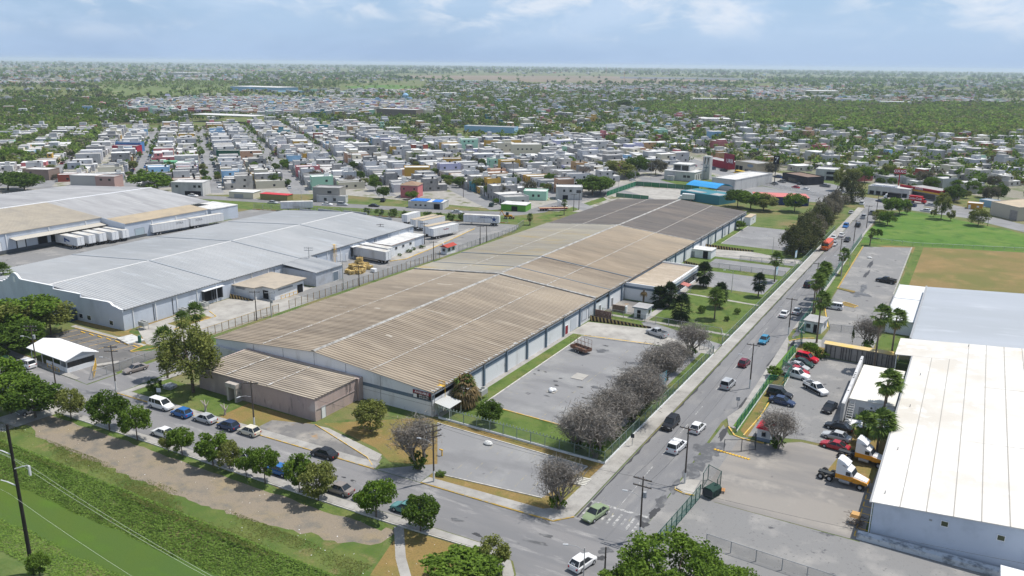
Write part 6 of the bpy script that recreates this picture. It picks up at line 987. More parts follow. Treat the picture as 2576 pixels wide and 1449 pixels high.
CARS = [  # style, colour, px, py, heading deg, label
    ('van', 'white', 407, 1026, 1.5, 'white minivan parked at the kerb before the annex lawn'), ('hatch', 'blue', 457, 1046, 181.5, 'bright blue compact parked behind the white minivan'), ('sedan', 'silver', 516, 1060, 181.5, 'silver sedan parked between the bright blue and dark blue cars'), ('hatch', 'navy', 574, 1078, 181.5, 'dark blue hatchback parked behind the silver sedan'), ('hatch', 'cream', 627, 1092, 181.5, 'cream retro compact parked last in the kerb row'), ('sedan', 'black', 816, 1148, 181.5, 'black sedan parked beside the gravel patch'),
    ('sedan', 'white', 412, 1096, 181.5, 'white car parked under the small canal side tree'), ('sedan', 'silver', 612, 1154, 181.5, 'silver car parked half hidden behind the canal side trees'), ('sedan', 'blue', 702, 1190, 181.5, 'blue sedan parked behind the canal side shade trees'), ('sedan', 'tan', 853, 1238, 181.5, 'brownish grey sedan parked beside the twin canal side trees'), ('hatch', 'black', 922, 1260, 181.5, 'black car parked behind the bright canal side tree'), ('sedan', 'teal', 1022, 1287, 181.5, 'pale teal sedan parked behind the last canal side tree'),
    ('sedan', 'darkgreen', 19, 914, 1, 'dark green sedan parked at the left edge of the street'), ('suv', 'white', 66, 923, 181.5, 'white off-roader parked beside the gate kiosk'), ('sedan', 'tan', 341, 934, 262, 'bronze sedan on the side street by the dark parking'), ('sedan', 'grey', 80, 1037, 262, 'dark grey sedan parked on the canal crossing lane'),
    ('sedan', 'green', 1497, 1300, 259, 'light green sedan crossing the faded zebra stripes'), ('hatch', 'white', 1466, 1424, 77, 'white taxi hatchback at the bottom edge of the avenue'), ('suv', 'white', 1703, 1131, 84, 'white off-roader driving beside the run-off stain'), ('hatch', 'white', 1755, 1083, 86, 'small white hatchback with dark rear window driving away'), ('suv', 'black', 1686, 1074, 267, 'black off-roader coming down the avenue'), ('suv', 'silver', 1831, 973, 86, 'silver off-roader driving away past the green fence'), ('hatch', 'maroon', 1872, 919, 87, 'dark red hatchback driving away on the avenue'), ('hatch', 'lightblue', 1921, 862, 268, 'turquoise blue hatchback coming down the avenue'), ('sedan', 'white', 1973, 795, 89, 'white sedan driving away near the palm clump'), ('sedan', 'silver', 2005, 788, 89, 'silver sedan parked beside the palm clump'), ('suv', 'black', 2033, 721, 88, 'black car parked in the shade of the palm clump'),
    ('sedan', 'white', 2097, 601, 88, 'white sedan ahead of the orange bus, in the left lane'), ('sedan', 'white', 2117, 595, 88, 'white sedan ahead of the orange bus, in the right lane'), ('sedan', 'silver', 2098, 617, 269, 'pale sedan right beside the orange bus'), ('sedan', 'black', 2131, 607, 269, 'black sedan across the lane from the orange bus'), ('suv', 'blue', 2127, 572, 269, 'blue off-roader far up the avenue'), ('suv', 'black', 2158, 570, 89, 'black off-roader far up the avenue'), ('sedan', 'silver', 2141, 537, 89, 'silver sedan near the far zebra crossing'), ('pickup', 'silver', 2172, 549, 89, 'silver pickup near the far utility pole'), ('pickup', 'grey', 2193, 539, 89, 'grey pickup at the far right kerb of the avenue'), ('suv', 'white', 2168, 514, 89, 'white off-roader at the far junction'), ('sedan', 'navy', 2214, 508, 140, 'dark blue car at the far junction corner'),
    ('suv', 'brightred', 2030, 908, -14, 'bright red off-roader parked first in the fence row'), ('sedan', 'darkgreen', 2019, 919, -14, 'dark sedan parked beside the bright red off-roader'), ('sedan', 'silver', 2007, 928, -14, 'pale silver sedan parked between the dark and the red ones'), ('sedan', 'red', 2006, 939, -14, 'red sedan parked beside the white stake bed pickup'), ('suv', 'black', 1961, 999, -4, 'black off-roader parked above the navy sedan'), ('sedan', 'navy', 1967, 1016, -4, 'navy sedan parked below the black off-roader'), ('sedan', 'black', 2086, 1032, 262, 'black sedan parked in the shade line of the white office'), ('sedan', 'black', 2109, 1081, 172, 'black sedan parked first in the palm side row'), ('sedan', 'silver', 2103, 1105, 172, 'silver sedan parked between the black and red sedans'), ('coupe', 'red', 2099, 1128, 172, 'red coupe parked last in the palm side row'), ('pickup', 'white', 2052, 985, -40, 'white and black pickup driving across the parking'), ('pickup', 'white', 2002, 949, -14, 'white stake bed pickup parked in the fence row'), ('suv', 'white', 2096, 777, 178, 'white crossover parked on the upper parking'), ('pickup', 'black', 2228, 711, 165, 'black pickup standing alone on the upper parking'), ('pickup', 'silver', 1652, 844, 160, 'silver pickup standing in the yard driveway'),
    ('sedan', 'white', 2329, 532, 160, 'white sedan on the boulevard beyond the green field'), ('sedan', 'silver', 2339, 518, 160, 'silver sedan beside the corner store'), ('pickup', 'navy', 2289, 519, 160, 'dark pickup in front of the red soda truck'), ('sedan', 'white', 43, 0, 0, ''),
    ('sedan', 'black', 1947, 464, 150, 'black car on the shopping parking, nearest the left sign pole'), ('suv', 'grey', 1966, 459, 150, 'grey off-roader on the shopping parking'), ('suv', 'black', 1997, 457, 160, 'black off-roader on the shopping parking'), ('sedan', 'black', 2010, 464, 100, 'black sedan turning on the shopping parking'), ('sedan', 'red', 2001, 473, 150, 'red car on the road below the shopping parking'), ('sedan', 'white', 2026, 478, 150, 'white car on the road below the shopping parking'), ('suv', 'navy', 1956, 447, 150, 'navy car before the dark convenience store'), ('sedan', 'blue', 1971, 449, 150, 'blue car before the dark convenience store'), ('suv', 'white', 2035, 450, 150, 'white off-roader by the balcony shop'), ('pickup', 'grey', 2075, 470, 165, 'grey pickup before the balcony shop'), ('sedan', 'maroon', 1746, 418, -38, 'dark red car on the boulevard behind the church'), ('sedan', 'black', 1704, 410, -38, 'black car on the boulevard left of the church tower'), ('suv', 'navy', 1792, 426, 142, 'navy off-roader right of the church tower'), ('pickup', 'black', 1820, 431, 142, 'dark pickup beside the yellow school bus'), ('sedan', 'silver', 1592, 455, 75, 'silver car parked on the street left of the church')]
for i, (s_, c_, px, py, an, lb) in enumerate(CARS):
    if not lb: continue
    T = car(s_, c_, G(px, py), an, lb, full=math.dist((0, 0), G(px, py)) < 330)
    if 'taxi' in lb: lettering('694', T, (-2.0, 0, 1.25), (math.radians(65), 0, -math.pi/2), .4, WHITEM)
    if 'white and black' in lb: b = MB(); b.box(-2.7, 2.3, -.97, -.953, .35, .85); b.box(-2.7, 2.3, .953, .97, .35, .85); b.build('side_panel', BLACK, T)
    if 'stake bed' in lb:
        for y in (-.92, .92): b = MB(); [b.box(-2.7, -.8, y-.03, y+.03, z, z+.1) for z in (1.4, 1.65, 1.9)]; [b.box(x, x+.06, y-.03, y+.03, 1.05, 2.0) for x in (-2.7, -2.1, -1.5, -.86)]; b.build('stake_rack', GREYM, T)
def wheel_set(T, xs, y, r=.5, w_=.28, nm='wheel'):
    wm = MB().cyl((0, -w_/2, 0), (0, w_/2, 0), r, n=14).mesh('wheel', [TYRE]); rm = MB().cyl((0, -w_/2-.02, 0), (0, w_/2+.02, 0), r*.5, n=10).mesh('rim', [RIM])
    for x in xs:
        for s in (-1, 1): o = link(nm, wm, T, (x, s*y, r)); link('rim', rm, o)
TRW = mat('trailer_white', (.66, .67, .68), [((.5, .5, .49), .3, .55, .72)], rib=(0, 1.2, (.5, .5, .5), .35)); TRR = mat('trailer_roof', (.56, .55, .52), [((.40, .36, .30), .3, .45, .65)])
def trailer(pos, ang, Ln, label, legs=True, txt=None, logo=None, roofm=None, name='semi_trailer', wallm=None, z0=1.15, h=2.75, group=None):
    T = thing(name, label, 'trailer', (*pos[:2], 0), math.radians(ang), group); b = MB(); b.box(0, Ln, -1.28, 1.28, z0, z0+h); b.build('body', wallm or TRW, T); b = MB(); b.box(-.03, Ln+.03, -1.31, 1.31, z0+h+.002, z0+h+.05); b.build('roof', roofm or TRR, T)
    b = MB(); b.box(.3, Ln-.3, -.5, .5, z0-.25, z0-.01); b.build('chassis', DARKM, T)
    b = MB(); b.box(-.05, -.003, -1.15, 1.15, z0+.15, z0+h-.15); b.box(-.08, -.051, -.02, .02, z0+.2, z0+h-.2, 1); b.build('rear_door', [WHITEM, DARKM], T)
    wheel_set(T, (1.6, 2.9), 1.05)
    if legs:
        for s in (-1, 1): MB().box(Ln-3, Ln-2.85, s*.8-.07, s*.8+.07, 0, z0-.01).build('landing_leg', DARKM, T)
    if txt: lettering(txt[0], T, txt[1], txt[2], txt[3], txt[4])
    return T
RY = (math.pi/2, 0, 0); NAVYM = mat('logo_navy', (.02, .06, .2)); GRM = mat('logo_grey', (.25, .25, .27)); MRM = mat('logo_maroon', (.3, .06, .08))
for i, (px, py) in enumerate(((790, 750), (905, 727), (1015, 707), (1140, 692), (1245, 672))):
    X, Y = G(px/4, 440.2+py/4); T = trailer((X, Y+1.1), 180, 11.8, ['docked white trailer with dark arrow emblem, nearest the kerb', 'docked white trailer next to the one with the arrow emblem', 'docked white trailer in the middle of the five', 'docked white trailer fourth from the arrow emblem one', 'docked white trailer beside the corner of the beige roof'][i], group='trailers docked at the broad grey warehouse')
    if i == 0: b = MB(); b.add([(4.0, 1.3, 2.0), (6.2, 1.3, 2.5), (6.2, 1.3, 3.1), (4.0, 1.3, 2.6)], [(0, 1, 2, 3)]); b.add([(6.9, 1.31, 1.8), (6.2, 1.31, 1.8), (6.2, 1.31, 3.3), (6.9, 1.31, 3.3)], [(0, 1, 2, 3)]); b.build('emblem', NAVYM, T)
X, Y = G(1480/4, 440.2+612/4); X2, Y2 = G(1880/4, 440.2+565/4)
an = 81
T = trailer((-250.9, 181.5), 84, 14.3, 'long white trailer with grey lettering parked beside the beige roofed wall', txt=('XTRA', (10.6, -1.3, 3.1), RY, 1.1, GRM)); T = trailer((-249.6, 196.6), 85, 14.3, 'long white trailer with grey lettering at the far end of the yard lane', txt=('XTRA', (3.6, -1.3, 3.1), RY, 1.1, GRM))
T = trailer((-156.6, 264.6), 199, 14.0, 'white trailer with blue star emblem parked by the grass strip', txt=('LANDSTAR', (5.0, 1.3, 3.2), (math.pi/2, 0, math.pi), .95, NAVYM))
b = MB(); pts = [(1.15*(1 if i % 2 == 0 else .42)*math.sin(i*math.pi/5), 1.15*(1 if i % 2 == 0 else .42)*math.cos(i*math.pi/5)) for i in range(10)]; b.add([(1.9+p[0], 1.31, 2.55+p[1]) for p in pts], [tuple(range(10))]); b.build('star_emblem', NAVYM, T)
trailer((-163.9, 229.5), 82, 13.2, 'white trailer with maroon lettering parked in the east of the yard', txt=('Tienflory', (6.5, -1.3, 3.0), RY, .8, MRM), roofm=R_FLAT); trailer((-168.0, 232), 82, 13, 'tan roofed white trailer left of the maroon lettered one', roofm=R_BEIGE); trailer((-176, 240), 86, 13, 'tan roofed white trailer beside the rear parapet', roofm=R_BEIGE); trailer((-179.5, 240), 86, 13, 'second tan roofed trailer behind the rear parapet', roofm=R_BEIGE); trailer((-188, 246), 92, 9, 'pale trailer roof peeking over the rear parapet', roofm=R_FLAT)
trailer((-239.5, 251.0), 222, 13, 'white trailer parked alone by the ring road grass strip'); trailer((-154.0, 193.0), 176, 14.5, 'dirty grey white trailer docked beside the straw coloured bales', wallm=GREYW, roofm=TRR); trailer((-156.5, 197.2), 176, 12.5, 'grey trailer docked behind the dirty one, mostly hidden', wallm=GREYW)
def tractor(pos, ang, label, orange=True, fairing=True, name='truck_tractor'):
    T = thing(name, label, 'truck', (*pos[:2], 0), math.radians(ang)); ya = mat('truck_amber', (.62, .27, .02), rough=.35); wm_ = paint('white', PC['white']); low = ya if orange else wm_
    b = MB(); b.box(-3.6, 3.3, -.42, .42, .65, .95); b.build('chassis', DARKM, T)
    b = MB(); b.yprism([(-1.2, 1.05), (1.2, 1.05), (1.2, 1.75), (-1.2, 1.75)], -.9, 1.6); b.loft([[(x, -w_, .9), (x, w_, .9), (x, w_, z), (x, -w_, z)] for x, w_, z in ((1.6, 1.1, 1.7), (2.6, 1.02, 1.5), (3.5, .9, 1.3), (3.6, .85, 1.15))]); b.build('lower_body', low, T)
    b = MB(); b.loft([[(x, -w_, 1.75), (x, w_, 1.75), (x, w_*.95, z), (x, -w_*.95, z)] for x, w_, z in ((-.9, 1.2, 3.4 if fairing else 2.7), (-.2, 1.2, 3.3 if fairing else 2.7), (.9, 1.18, 2.65), (1.25, 1.1, 2.5), (1.62, 1.05, 1.8))]); b.loft([[(x, -w_, z-.1), (x, w_, z-.1), (x, w_*.8, z+.1), (x, -w_*.8, z+.1)] for x, w_, z in ((1.62, 1.0, 1.76), (2.6, .9, 1.55), (3.45, .75, 1.33))])
    if fairing: b.loft([[(x, -1.1, 3.3), (x, 1.1, 3.3), (x, .95, z), (x, -.95, z)] for x, z in ((-.9, 3.95), (-.6, 4.0), (.1, 3.7), (.75, 3.32))])
    b.build('cab', wm_, T)
    b = MB(); b.add([(1.30, -1.0, 2.45), (1.64, -.98, 1.86), (1.64, .98, 1.86), (1.30, 1.0, 2.45)], [(0, 1, 2, 3)]); b.build('windscreen', GLASS, T)
    for s in (-1, 1): b = MB(); b.box(.55, 1.2, s*1.2-.02, s*1.2+.02, 1.85, 2.4); b.build('side_window', GLASS, T); b = MB(); b.cyl((-.3, s*1.0, .75), (1.2, s*1.0, .75), .3, n=8); b.build('fuel_tank', GREYM, T); MB().box(3.5, 3.63, s*.7-.15, s*.7+.15, .95, 1.15).build('headlight', HLAMP, T)
    wheel_set(T, (2.7,), 1.0, .5); wheel_set(T, (-1.7, -3.0), .95, .5, .5); return T
tractor(G(2120, 1213), -8, 'white and amber truck tractor standing in the open forecourt'); tractor(G(2168, 1160), -8, 'white and amber truck tractor partly behind the other, by the palms')
T = tractor(G(1402+6, 440.2+85), 38, 'white truck tractor pulling the red edged flatbed', False); T = thing('flatbed_trailer', 'long flatbed trailer with red edge parked by the green house', 'trailer', (*G(1356, 440.2+90), 0), math.radians(40)); b = MB(); b.box(0, 12.5, -1.2, 1.2, 1.1, 1.25); b.build('deck', mat('plank_deck', (.42, .30, .2)), T); b = MB(); b.box(-.02, 12.5, -1.25, -1.2, .95, 1.3); b.box(-.02, 12.5, 1.2, 1.25, .95, 1.3); b.build('side_rail', REDP, T); wheel_set(T, (1, 2.2, 3.4), 1.0)
def bus(pos, ang, label, c1, c2, name='bus'):
    T = thing(name, label, 'bus', (*pos[:2], 0), math.radians(ang)); b = MB(); b.box(-5, 3.4, -1.2, 1.2, .5, 2.0); b.box(3.4, 4.7, -1.0, 1.0, .5, 1.5); b.build('body', c1, T); b = MB(); b.box(-4.95, 3.35, -1.16, 1.16, 2.0, 2.55); b.build('windows', GLASS, T); b = MB(); b.loft([[(x, -1.2, 2.551), (x, 1.2, 2.551), (x, .8, 2.95), (x, -.8, 2.95)] for x in (-5, 3.4)]); b.build('roof', c2, T); b = MB(); b.box(3.41, 3.46, -1.0, 1.0, 1.55, 2.4); b.build('windscreen', GLASS, T); [MB().box(4.7, 4.76, s*.75-.15, s*.75+.15, .9, 1.15).build('headlight', HLAMP, T) for s in (-1, 1)]; MB().box(-5, 3.4, -1.23, -1.203, .7, 1.2).build('side_stripe', paint('lightblue', PC['lightblue']), T); wheel_set(T, (-3.2, 3.3), 1.05, .48); return T
bus(G(2079, 626), 268, 'orange red old bus coming down the avenue', mat('bus_orange', (.58, .13, .03), rough=.4), mat('bus_red', (.60, .10, .05), rough=.4)); bus(G(1862, 442), 142, 'yellow school bus on a transporter truck by the beige workshop', mat('bus_yellow', (.6, .36, .03)), mat('bus_yellow_roof', (.62, .42, .05))); bus(G(1490, 365), 150, 'dark and cream bus on the boulevard beside the bare tree', BLACK, YELP)
def box_truck(pos, ang, label, bm, cm, txt=None):
    T = thing('box_truck', label, 'truck', (*pos[:2], 0), math.radians(ang)); b = MB(); b.box(-4, 1.6, -1.2, 1.2, 1, 3.3); o = b.build('cargo_box', bm, T); b = MB(); b.box(1.8, 3.4, -1.05, 1.05, .6, 1.5); b.box(1.8, 2.7, -1.05, 1.05, 1.5, 2.4); b.build('cab', cm, T); MB().box(2.71, 2.75, -.95, .95, 1.55, 2.3).build('windscreen', GLASS, T); wheel_set(T, (-2.5, 2.6), .95, .45)
    if txt: lettering(txt, o, (-1.2, -1.23, 2.2), RY, 1.5, WHITEM)
    return T
box_truck(G(2242, 502), 160, 'dark box truck with white roof beside the shop arcade', BLACK, WHITEM); box_truck(G(2309, 511), -20, 'red soda delivery truck before the corner store', mat('soda_red', (.45, .01, .02), rough=.4), mat('soda_red', (.45, .01, .02)), 'Coca-Cola'); box_truck(G(1725, 505), 188, 'white box truck parked on the concrete court', TRW, WHITEM); box_truck(G(382, 483+1), 60, 'brown pickup truck with load before the white shop house', mat('brown_load', (.2, .12, .08)), CRM)
T = thing('cage_trailer', 'rusty two-axle trailer with tall open frame on the empty parking', 'trailer', (*G(1459, 884), 0), math.radians(160)); RUST = mat('rusty_steel', (.17, .09, .06), [((.3, .25, .22), 1.5, .5, .62)]); b = MB()
for s in (-1, 1): b.box(-2.6, 2.0, s*1.0-.03, s*1.0+.03, .6, 1.25)
b.box(-2.6, -2.54, -.97, .97, .6, 1.25); b.box(1.94, 2.0, -.97, .97, .6, 1.25); b.box(-2.54, 1.94, -.97, .97, .6, .66); b.build('box', RUST, T); b = MB()
for s in (-1, 1):
    for x in (-2.5, -1.4, -.3, .8, 1.9): b.cyl((x, s, 1.25), (x, s, 3.0), .035, n=4)
    b.cyl((-2.5, s, 3.0), (1.9, s, 3.0), .04, n=4); b.cyl((-2.5, s, 2.1), (1.9, s, 2.1), .03, n=4)
b.cyl((2, 0, .6), (3.3, 0, .45), .05, n=4); b.build('frame', RUST, T); wheel_set(T, (-.7, .1), 1.1, .33, .2)
T = thing('backhoe', 'orange yellow backhoe beside the blue star trailer', 'excavator', (*G(1278, 550), 0), .4); b = MB(); b.box(-1.5, 1.6, -.6, .6, .7, 1.5); b.build('body', mat('machine_orange', (.55, .25, .03)), T); b = MB(); b.box(-.8, .3, -.6, .6, 1.5, 2.6); b.build('cab', GLASS, T); b = MB(); b.cyl((-1.5, 0, 1.2), (-2.6, 0, 3.2), .15, n=5); b.cyl((-2.6, 0, 3.2), (-3.5, 0, 1.4), .12, n=5); b.build('arm', MC['machine_orange'], T); b = MB(); b.box(1.9, 2.6, -1.1, 1.1, .2, .9); b.build('bucket', RUST, T); wheel_set(T, (-.9, 1.1), .8, .55)
# small yard things
T = thing('dumpster', 'dark green dumpster with rounded lid beside the leaning gate', 'dumpster', (*G(1790, 1247), 0), math.radians(72)); b = MB(); b.yprism([(-.75, .15), (.75, .15), (.85, 1.3), (.5, 1.6), (-.5, 1.6), (-.85, 1.3)], -1.1, 1.1); b.build('body', mat('dumpster_green', (.02, .05, .04)), T); b = MB(); [b.box(x, x+.06, -.86, .86, .3, 1.32) for x in (-1.13, -.5, .1, .7, 1.07)]; b.build('rib', DARKM, T)
T = thing('wooden_pallet', 'orange brown wooden pallet leaning beside the dark green dumpster', 'pallet', (*G(1813, 1237), .3), .2); b = MB(); [b.box(-.6, .6, y, y+.12, .1, .13) for y in np.arange(-.5, .5, .17)]; [b.box(x, x+.1, -.5, .5, 0, .1) for x in (-.6, -.05, .5)]; b.build('slats', mat('pallet_wood', (.5, .27, .12)), T)
T = thing('debris_heap', 'heap of boards and cut branches at the corner of the pale blue end wall', 'debris', (-7.6, 108.6, 0)); b = MB(); r = random.Random(4)
for i in range(70): x, y, z = r.uniform(-1, 1), r.uniform(-1.2, 1.2), r.uniform(.1, 1.4); b.cyl((x, y, z), (x+r.uniform(-.9, .9), y+r.uniform(-.9, .9), max(.05, z+r.uniform(-.5, .4))), .03, n=4)
b.build('branches', BARK, T); b = MB(); [b.box(-.8+.05*i, .4+.05*i, -.3+.1*i, .8+.1*i, 1.1+.1*i, 1.14+.1*i) for i in range(4)]; b.build('boards', mat('board_wood', (.5, .3, .12)), T)
bales = [(-161.5, 187.5, 0), (-159.6, 186.8, 0), (-157.8, 186.6, 0), (-160.5, 187, 1.2), (-156.6, 185.0, 0), (-155.6, 183.2, 0), (-156.8, 183.0, 0), (-154.6, 184.6, 0), (-157.8, 179.8, 0), (-156.4, 179.5, 0), (-155.0, 178.8, 0), (-153.6, 178.6, 0), (-157.0, 179.4, 1.2), (-155.6, 179.0, 1.2), (-156.8, 177.4, 0), (-155.2, 177.0, 0), (-153.9, 180.2, 0), (-158.8, 181.5, 0)]
STRAW = mat('yellow_scrap', (.62, .47, .20), [((.35, .24, .09), 1.6, .5, .62), ((.75, .65, .42), 2.6, .6, .7)])
bb = MB(); gq = np.random.default_rng(5); b0 = MB()
p_ = gq.uniform(-.75, .75, (260, 3)); p_[:, 2] = gq.uniform(0, 1.2, 260); v, f = leaf_quads(p_*1.02, .22, gq); b0.add([tuple(q) for q in v], [tuple(q) for q in f]); b0.box(-.7, .7, -.7, .7, .02, 1.12); BALE = b0.mesh('scrap_bale', STRAW)
for i, (x, y, z) in enumerate(bales): tag(link('scrap_bale', BALE, None, (x, y, z), (0, 0, i*.7), (1.05, 1.2, 1)), 'yellow scrap bale, %s counted from the trailer, %s of the heap' % (ORD(i+1), 'top layer' if z else 'bottom layer'), 'bale', 'yellow bales heaped beside the docked trailer')
T = thing('wrapped_pallet', 'white wrapped pallet standing alone by the yellow bales', 'pallet', (*G(1313, 687), 0)) if 0 else thing('wrapped_pallet', 'white wrapped pallet standing alone by the yellow bales', 'pallet', (-151.2, 182.4, 0)); b = MB(); b.box(-.8, .8, -.6, .6, .15, 1.1); b.build('load', WHITEM, T); b = MB(); b.box(-.85, .85, -.65, .65, 0, .149); b.build('base', WOODP, T)
def acunit(pos, label, s=1., ang=0):
    T = thing('air_conditioner', label, 'air conditioner', (*pos, 0), ang); b = MB(); b.box(-1.1*s, 1.1*s, -.7*s, .7*s, .9, 1.9); b.build('case', mat('unit_grey', (.34, .35, .33)), T)
    for x in (-.5*s, .5*s): MB().cyl((x, 0, 1.9), (x, 0, 1.95), .38*s, n=12).build('fan', DARKM, T)
    b = MB(); [b.box(x-.04, x+.04, y-.04, y+.04, 0, .9) for x in (-1*s, 1*s) for y in (-.6*s, .6*s)]; b.build('leg', GREYM, T)
acunit((-162.6, 124.3), 'rooftop style cooling unit on legs by the blue grey wall, nearer the porch side'); acunit((-162.9, 130.5), 'rooftop style cooling unit on legs by the blue grey wall, nearer the dock doors'); acunit((-162.0, 112.6), 'cooling unit with pipes beside the blue grey corner', .9); acunit((-74.0, 118.9), 'row of cooling units beside the dry palm', 1.0, 1.57)
T = thing('gas_tank', 'green upright tank beside the blue grey corner', 'tank', (*G(352, 862+0), 0)); MB().cyl((0, 0, 0), (0, 0, 1.6), .35, n=10).build('body', mat('tank_green', (.04, .14, .1)), T); MB().cyl((0, 0, 1.6), (0, 0, 1.75), .12, n=8).build('cap', GREYM, T)
tag(MB().prism([(0, 0), (5.6, -1.2), (6.4, 2.4), (.6, 3.4)], 0, .35).build('concrete_slab', mat('white_slab', (.52, .52, .50), [((.3, .3, .29), .8, .5, .65)]), None, (-160.8, 104.8, .02)), 'white topped concrete slab beside the dark parking', 'slab')
T = thing('rubbish_sack', 'white rubbish sacks on a slab at the warehouse lawn strip', 'sack', (*G(1389, 985), 0)); MB().cyl((0, 0, 0), (0, 0, .12), 1.2, n=4).build('slab', CONC, T); b = MB(); [b.loft([[(x+r_*math.cos(a), y+r_*math.sin(a), z) for a in np.arange(0, 6.28, .9)] for r_, z in ((.4, .13), (.5, .4), (.3, .65), (.08, .75))]) for x, y in ((-.3, .1), (.3, .2), (0, -.4))]; b.build('sack', WHITEM, T)
for px, py, lb in ((1228, 1118, 'white rubbish bag lying on the corner parking lot'), (2187, 650, 'white bag lying on the upper parking, right side'), (2115, 656, 'white bag lying on the upper parking, left side'), (1985, 587, 'white bag on the far warehouse parking')):
    b = MB(); r = random.Random(px); b.loft([[(r_*math.cos(a)*1.4, r_*math.sin(a), z) for a in np.arange(0, 6.28, .8)] for r_, z in ((.45, 0), (.6, .25), (.4, .5), (.1, .6))]); tag(b.build('rubbish_bag', mat('bag_white', (.6, .6, .58)), None, (*G(px, py), .03)), lb, 'bag')
for px, py, lb in ((1458+0, 948, 'concrete slab set in the lawn strip, nearest the red door'), (1290, 1072, '')):
    if lb: tag(MB().box(-1.3, 1.3, -1.6, 1.6, 0, .1).build('concrete_slab', CONC, None, (*G(px, py), .02)), lb, 'slab')
tag(MB().box(-1.2, 1.2, -.9, .9, 0, .7).build('planter_pot', mat('sand_pot', (.45, .38, .25)), None, (*G(78, 643), .0)), 'round sand coloured pot with white load beside the dock shed', 'pot') if 0 else None
T = thing('jersey_barrier', 'three yellow marker posts in the dark parking corner', 'barrier', (*G(75, 872), 0)) if 0 else None
tag(MB().prism([(-1.3, -1), (1.4, -.8), (1.0, 1.1), (-.9, 1.2)], 0, .5).build('stone_pile', mat('white_stone', (.6, .59, .57), [((.3, .3, .3), 1.5, .48, .56)], bump=(1, 4)), None, (*G(425, 975), 0)), 'low pile of white stones on the annex lawn', 'stone pile')
b = MB(); [b.rbox((0, i*.5), (2.2, i*.5+.4), 0, .18, .3) for i in range(5)]; tag(b.build('plank_stack', mat('pale_plank', (.55, .53, .47)), None, (*G(1436, 1216), .02)), 'pale planks laid on the grass corner by the avenue', 'planks')
# ------------------------------------------------------------------ poles, lamps, signs, fences, wires
def pole(pos, h, label, arms=(0.,), lamp=None, m=WOODP, white=True, trafo=False, r=.15, lean=(0, 0), name='utility_pole', armang=0):
    T = thing(name, label, 'utility pole' if 'utility' in name else 'lamp post', (*pos[:2], gh(*pos[:2])), math.radians(armang)); tx, ty = lean; b = MB(); b.cyl((0, 0, -.3), (tx, ty, h), r, r*.62, 8); b.build('post', m, T)
    if white: MB().cyl((0, 0, 0), (tx*.2, ty*.2, min(1.9, h*.2)), r+.012, r+.008, 8).build('painted_base', mat('white_base', (.62, .62, .6)), T)
    for z in arms:
        b = MB(); b.box(-1.25, 1.25, -.24, -.12, h-.35-z, h-.22-z); ca = b.build('crossarm', WOODP if m is not POLEC else GREYM, T, (tx, ty, 0)); b = MB(); [b.cyl((x, -.18, h-.22-z), (x, -.18, h-.02-z), .05, n=5) for x in (-1.15, -.55, .55, 1.15)]; b.build('insulator', GREYM, ca)
    if trafo: MB().cyl((.35, 0, h-2.9), (.35, 0, h-2.1), .25, n=8).build('transformer', GREYM, T)
    if lamp is not None:
        a = math.radians(lamp-armang); z = h*.70 if arms else h; c_, s_ = math.cos(a), math.sin(a); b = MB(); b.cyl((tx*.7, ty*.7, z-.4), (tx+c_*1.0, ty+s_*1.0, z+.1), .035, n=5); b.cyl((tx+c_*1.0, ty+s_*1.0, z+.1), (tx+c_*2.1, ty+s_*2.1, z+.2), .035, n=5); la = b.build('lamp_arm', GREYM, T); b = MB(); b.cyl((tx+c_*2.0, ty+s_*2.0, z+.2), (tx+c_*2.65, ty+s_*2.65, z+.16), .12, .09, 6); b.build('lamp_head', mat('lamp_grey', (.6, .61, .62)), la)
    return (pos[0]+tx, pos[1]+ty, h)
TOPS = []
for px, py, h, lamp, arms, lb, tr in ((1609, 1356, 9.1, 185, (0, 1.0), 'utility pole with two crossarms beside the huge bottom tree', True), (1722, 1217, 9.3, 185, (0,), 'utility pole on the paved island beside the forecourt', False), (1885.5, 977, 9.2, 185, (0,), 'utility pole beside the silver off-roader and green fence', False), (1983, 842, 8.9, 185, (0,), 'utility pole next to the guard house entrance', False), (2050, 740, 8.9, 185, (0,), 'utility pole hidden behind the windswept palm clump', False), (2109.5, 670, 9.0, 185, (0,), 'utility pole beside the orange bus', False), (2146, 619, 9.2, None, (0,), 'utility pole at the start of the green field', False), (2179.5, 573, 8.8, 185, (0,), 'utility pole near the far grey pickup', False), (2204.5, 536, 8.4, None, (0,), 'utility pole at the far junction corner', False)): TOPS.append(pole(G(px, py), h, lb, arms, lamp, white=h > 8.8, trafo=tr))
CT = pole(G(1091.5, 1213), 9.4, 'utility pole with three crossarms at the corner lot sidewalk', (0, .8, 1.7), 190, armang=60)
P14 = pole(G(640, 1072), 8.2, 'utility pole at the pink annex kerb behind the cream compact', (0,), 250, armang=30); P12 = pole(G(292.5, 981), 8.9, 'utility pole at the side street traffic corner', (0, .8), 200, armang=30); P11 = pole(G(92.5, 922), 8.8, 'utility pole beside the gate kiosk', (0, .8), 200, armang=30, trafo=True)
pole(G(144, 993.5), 6.4, 'short dark pole without arms on the canal side of the street', (), None)
pole((-92.3, 45.6), 19.6, 'very tall black pole with lamp arms in the canal foreground', (), None, m=POLEB, r=.26, lean=(-.45, .1), white=False)
T = thing('street_lamp', 'curved double lamp arms on the very tall black pole', 'lamp', (-92.6, 45.7, 0)) if 0 else None
B_ = bpy.data.objects[[o.name for o in bpy.data.objects if o.get('label', '').startswith('very tall black')][0]]
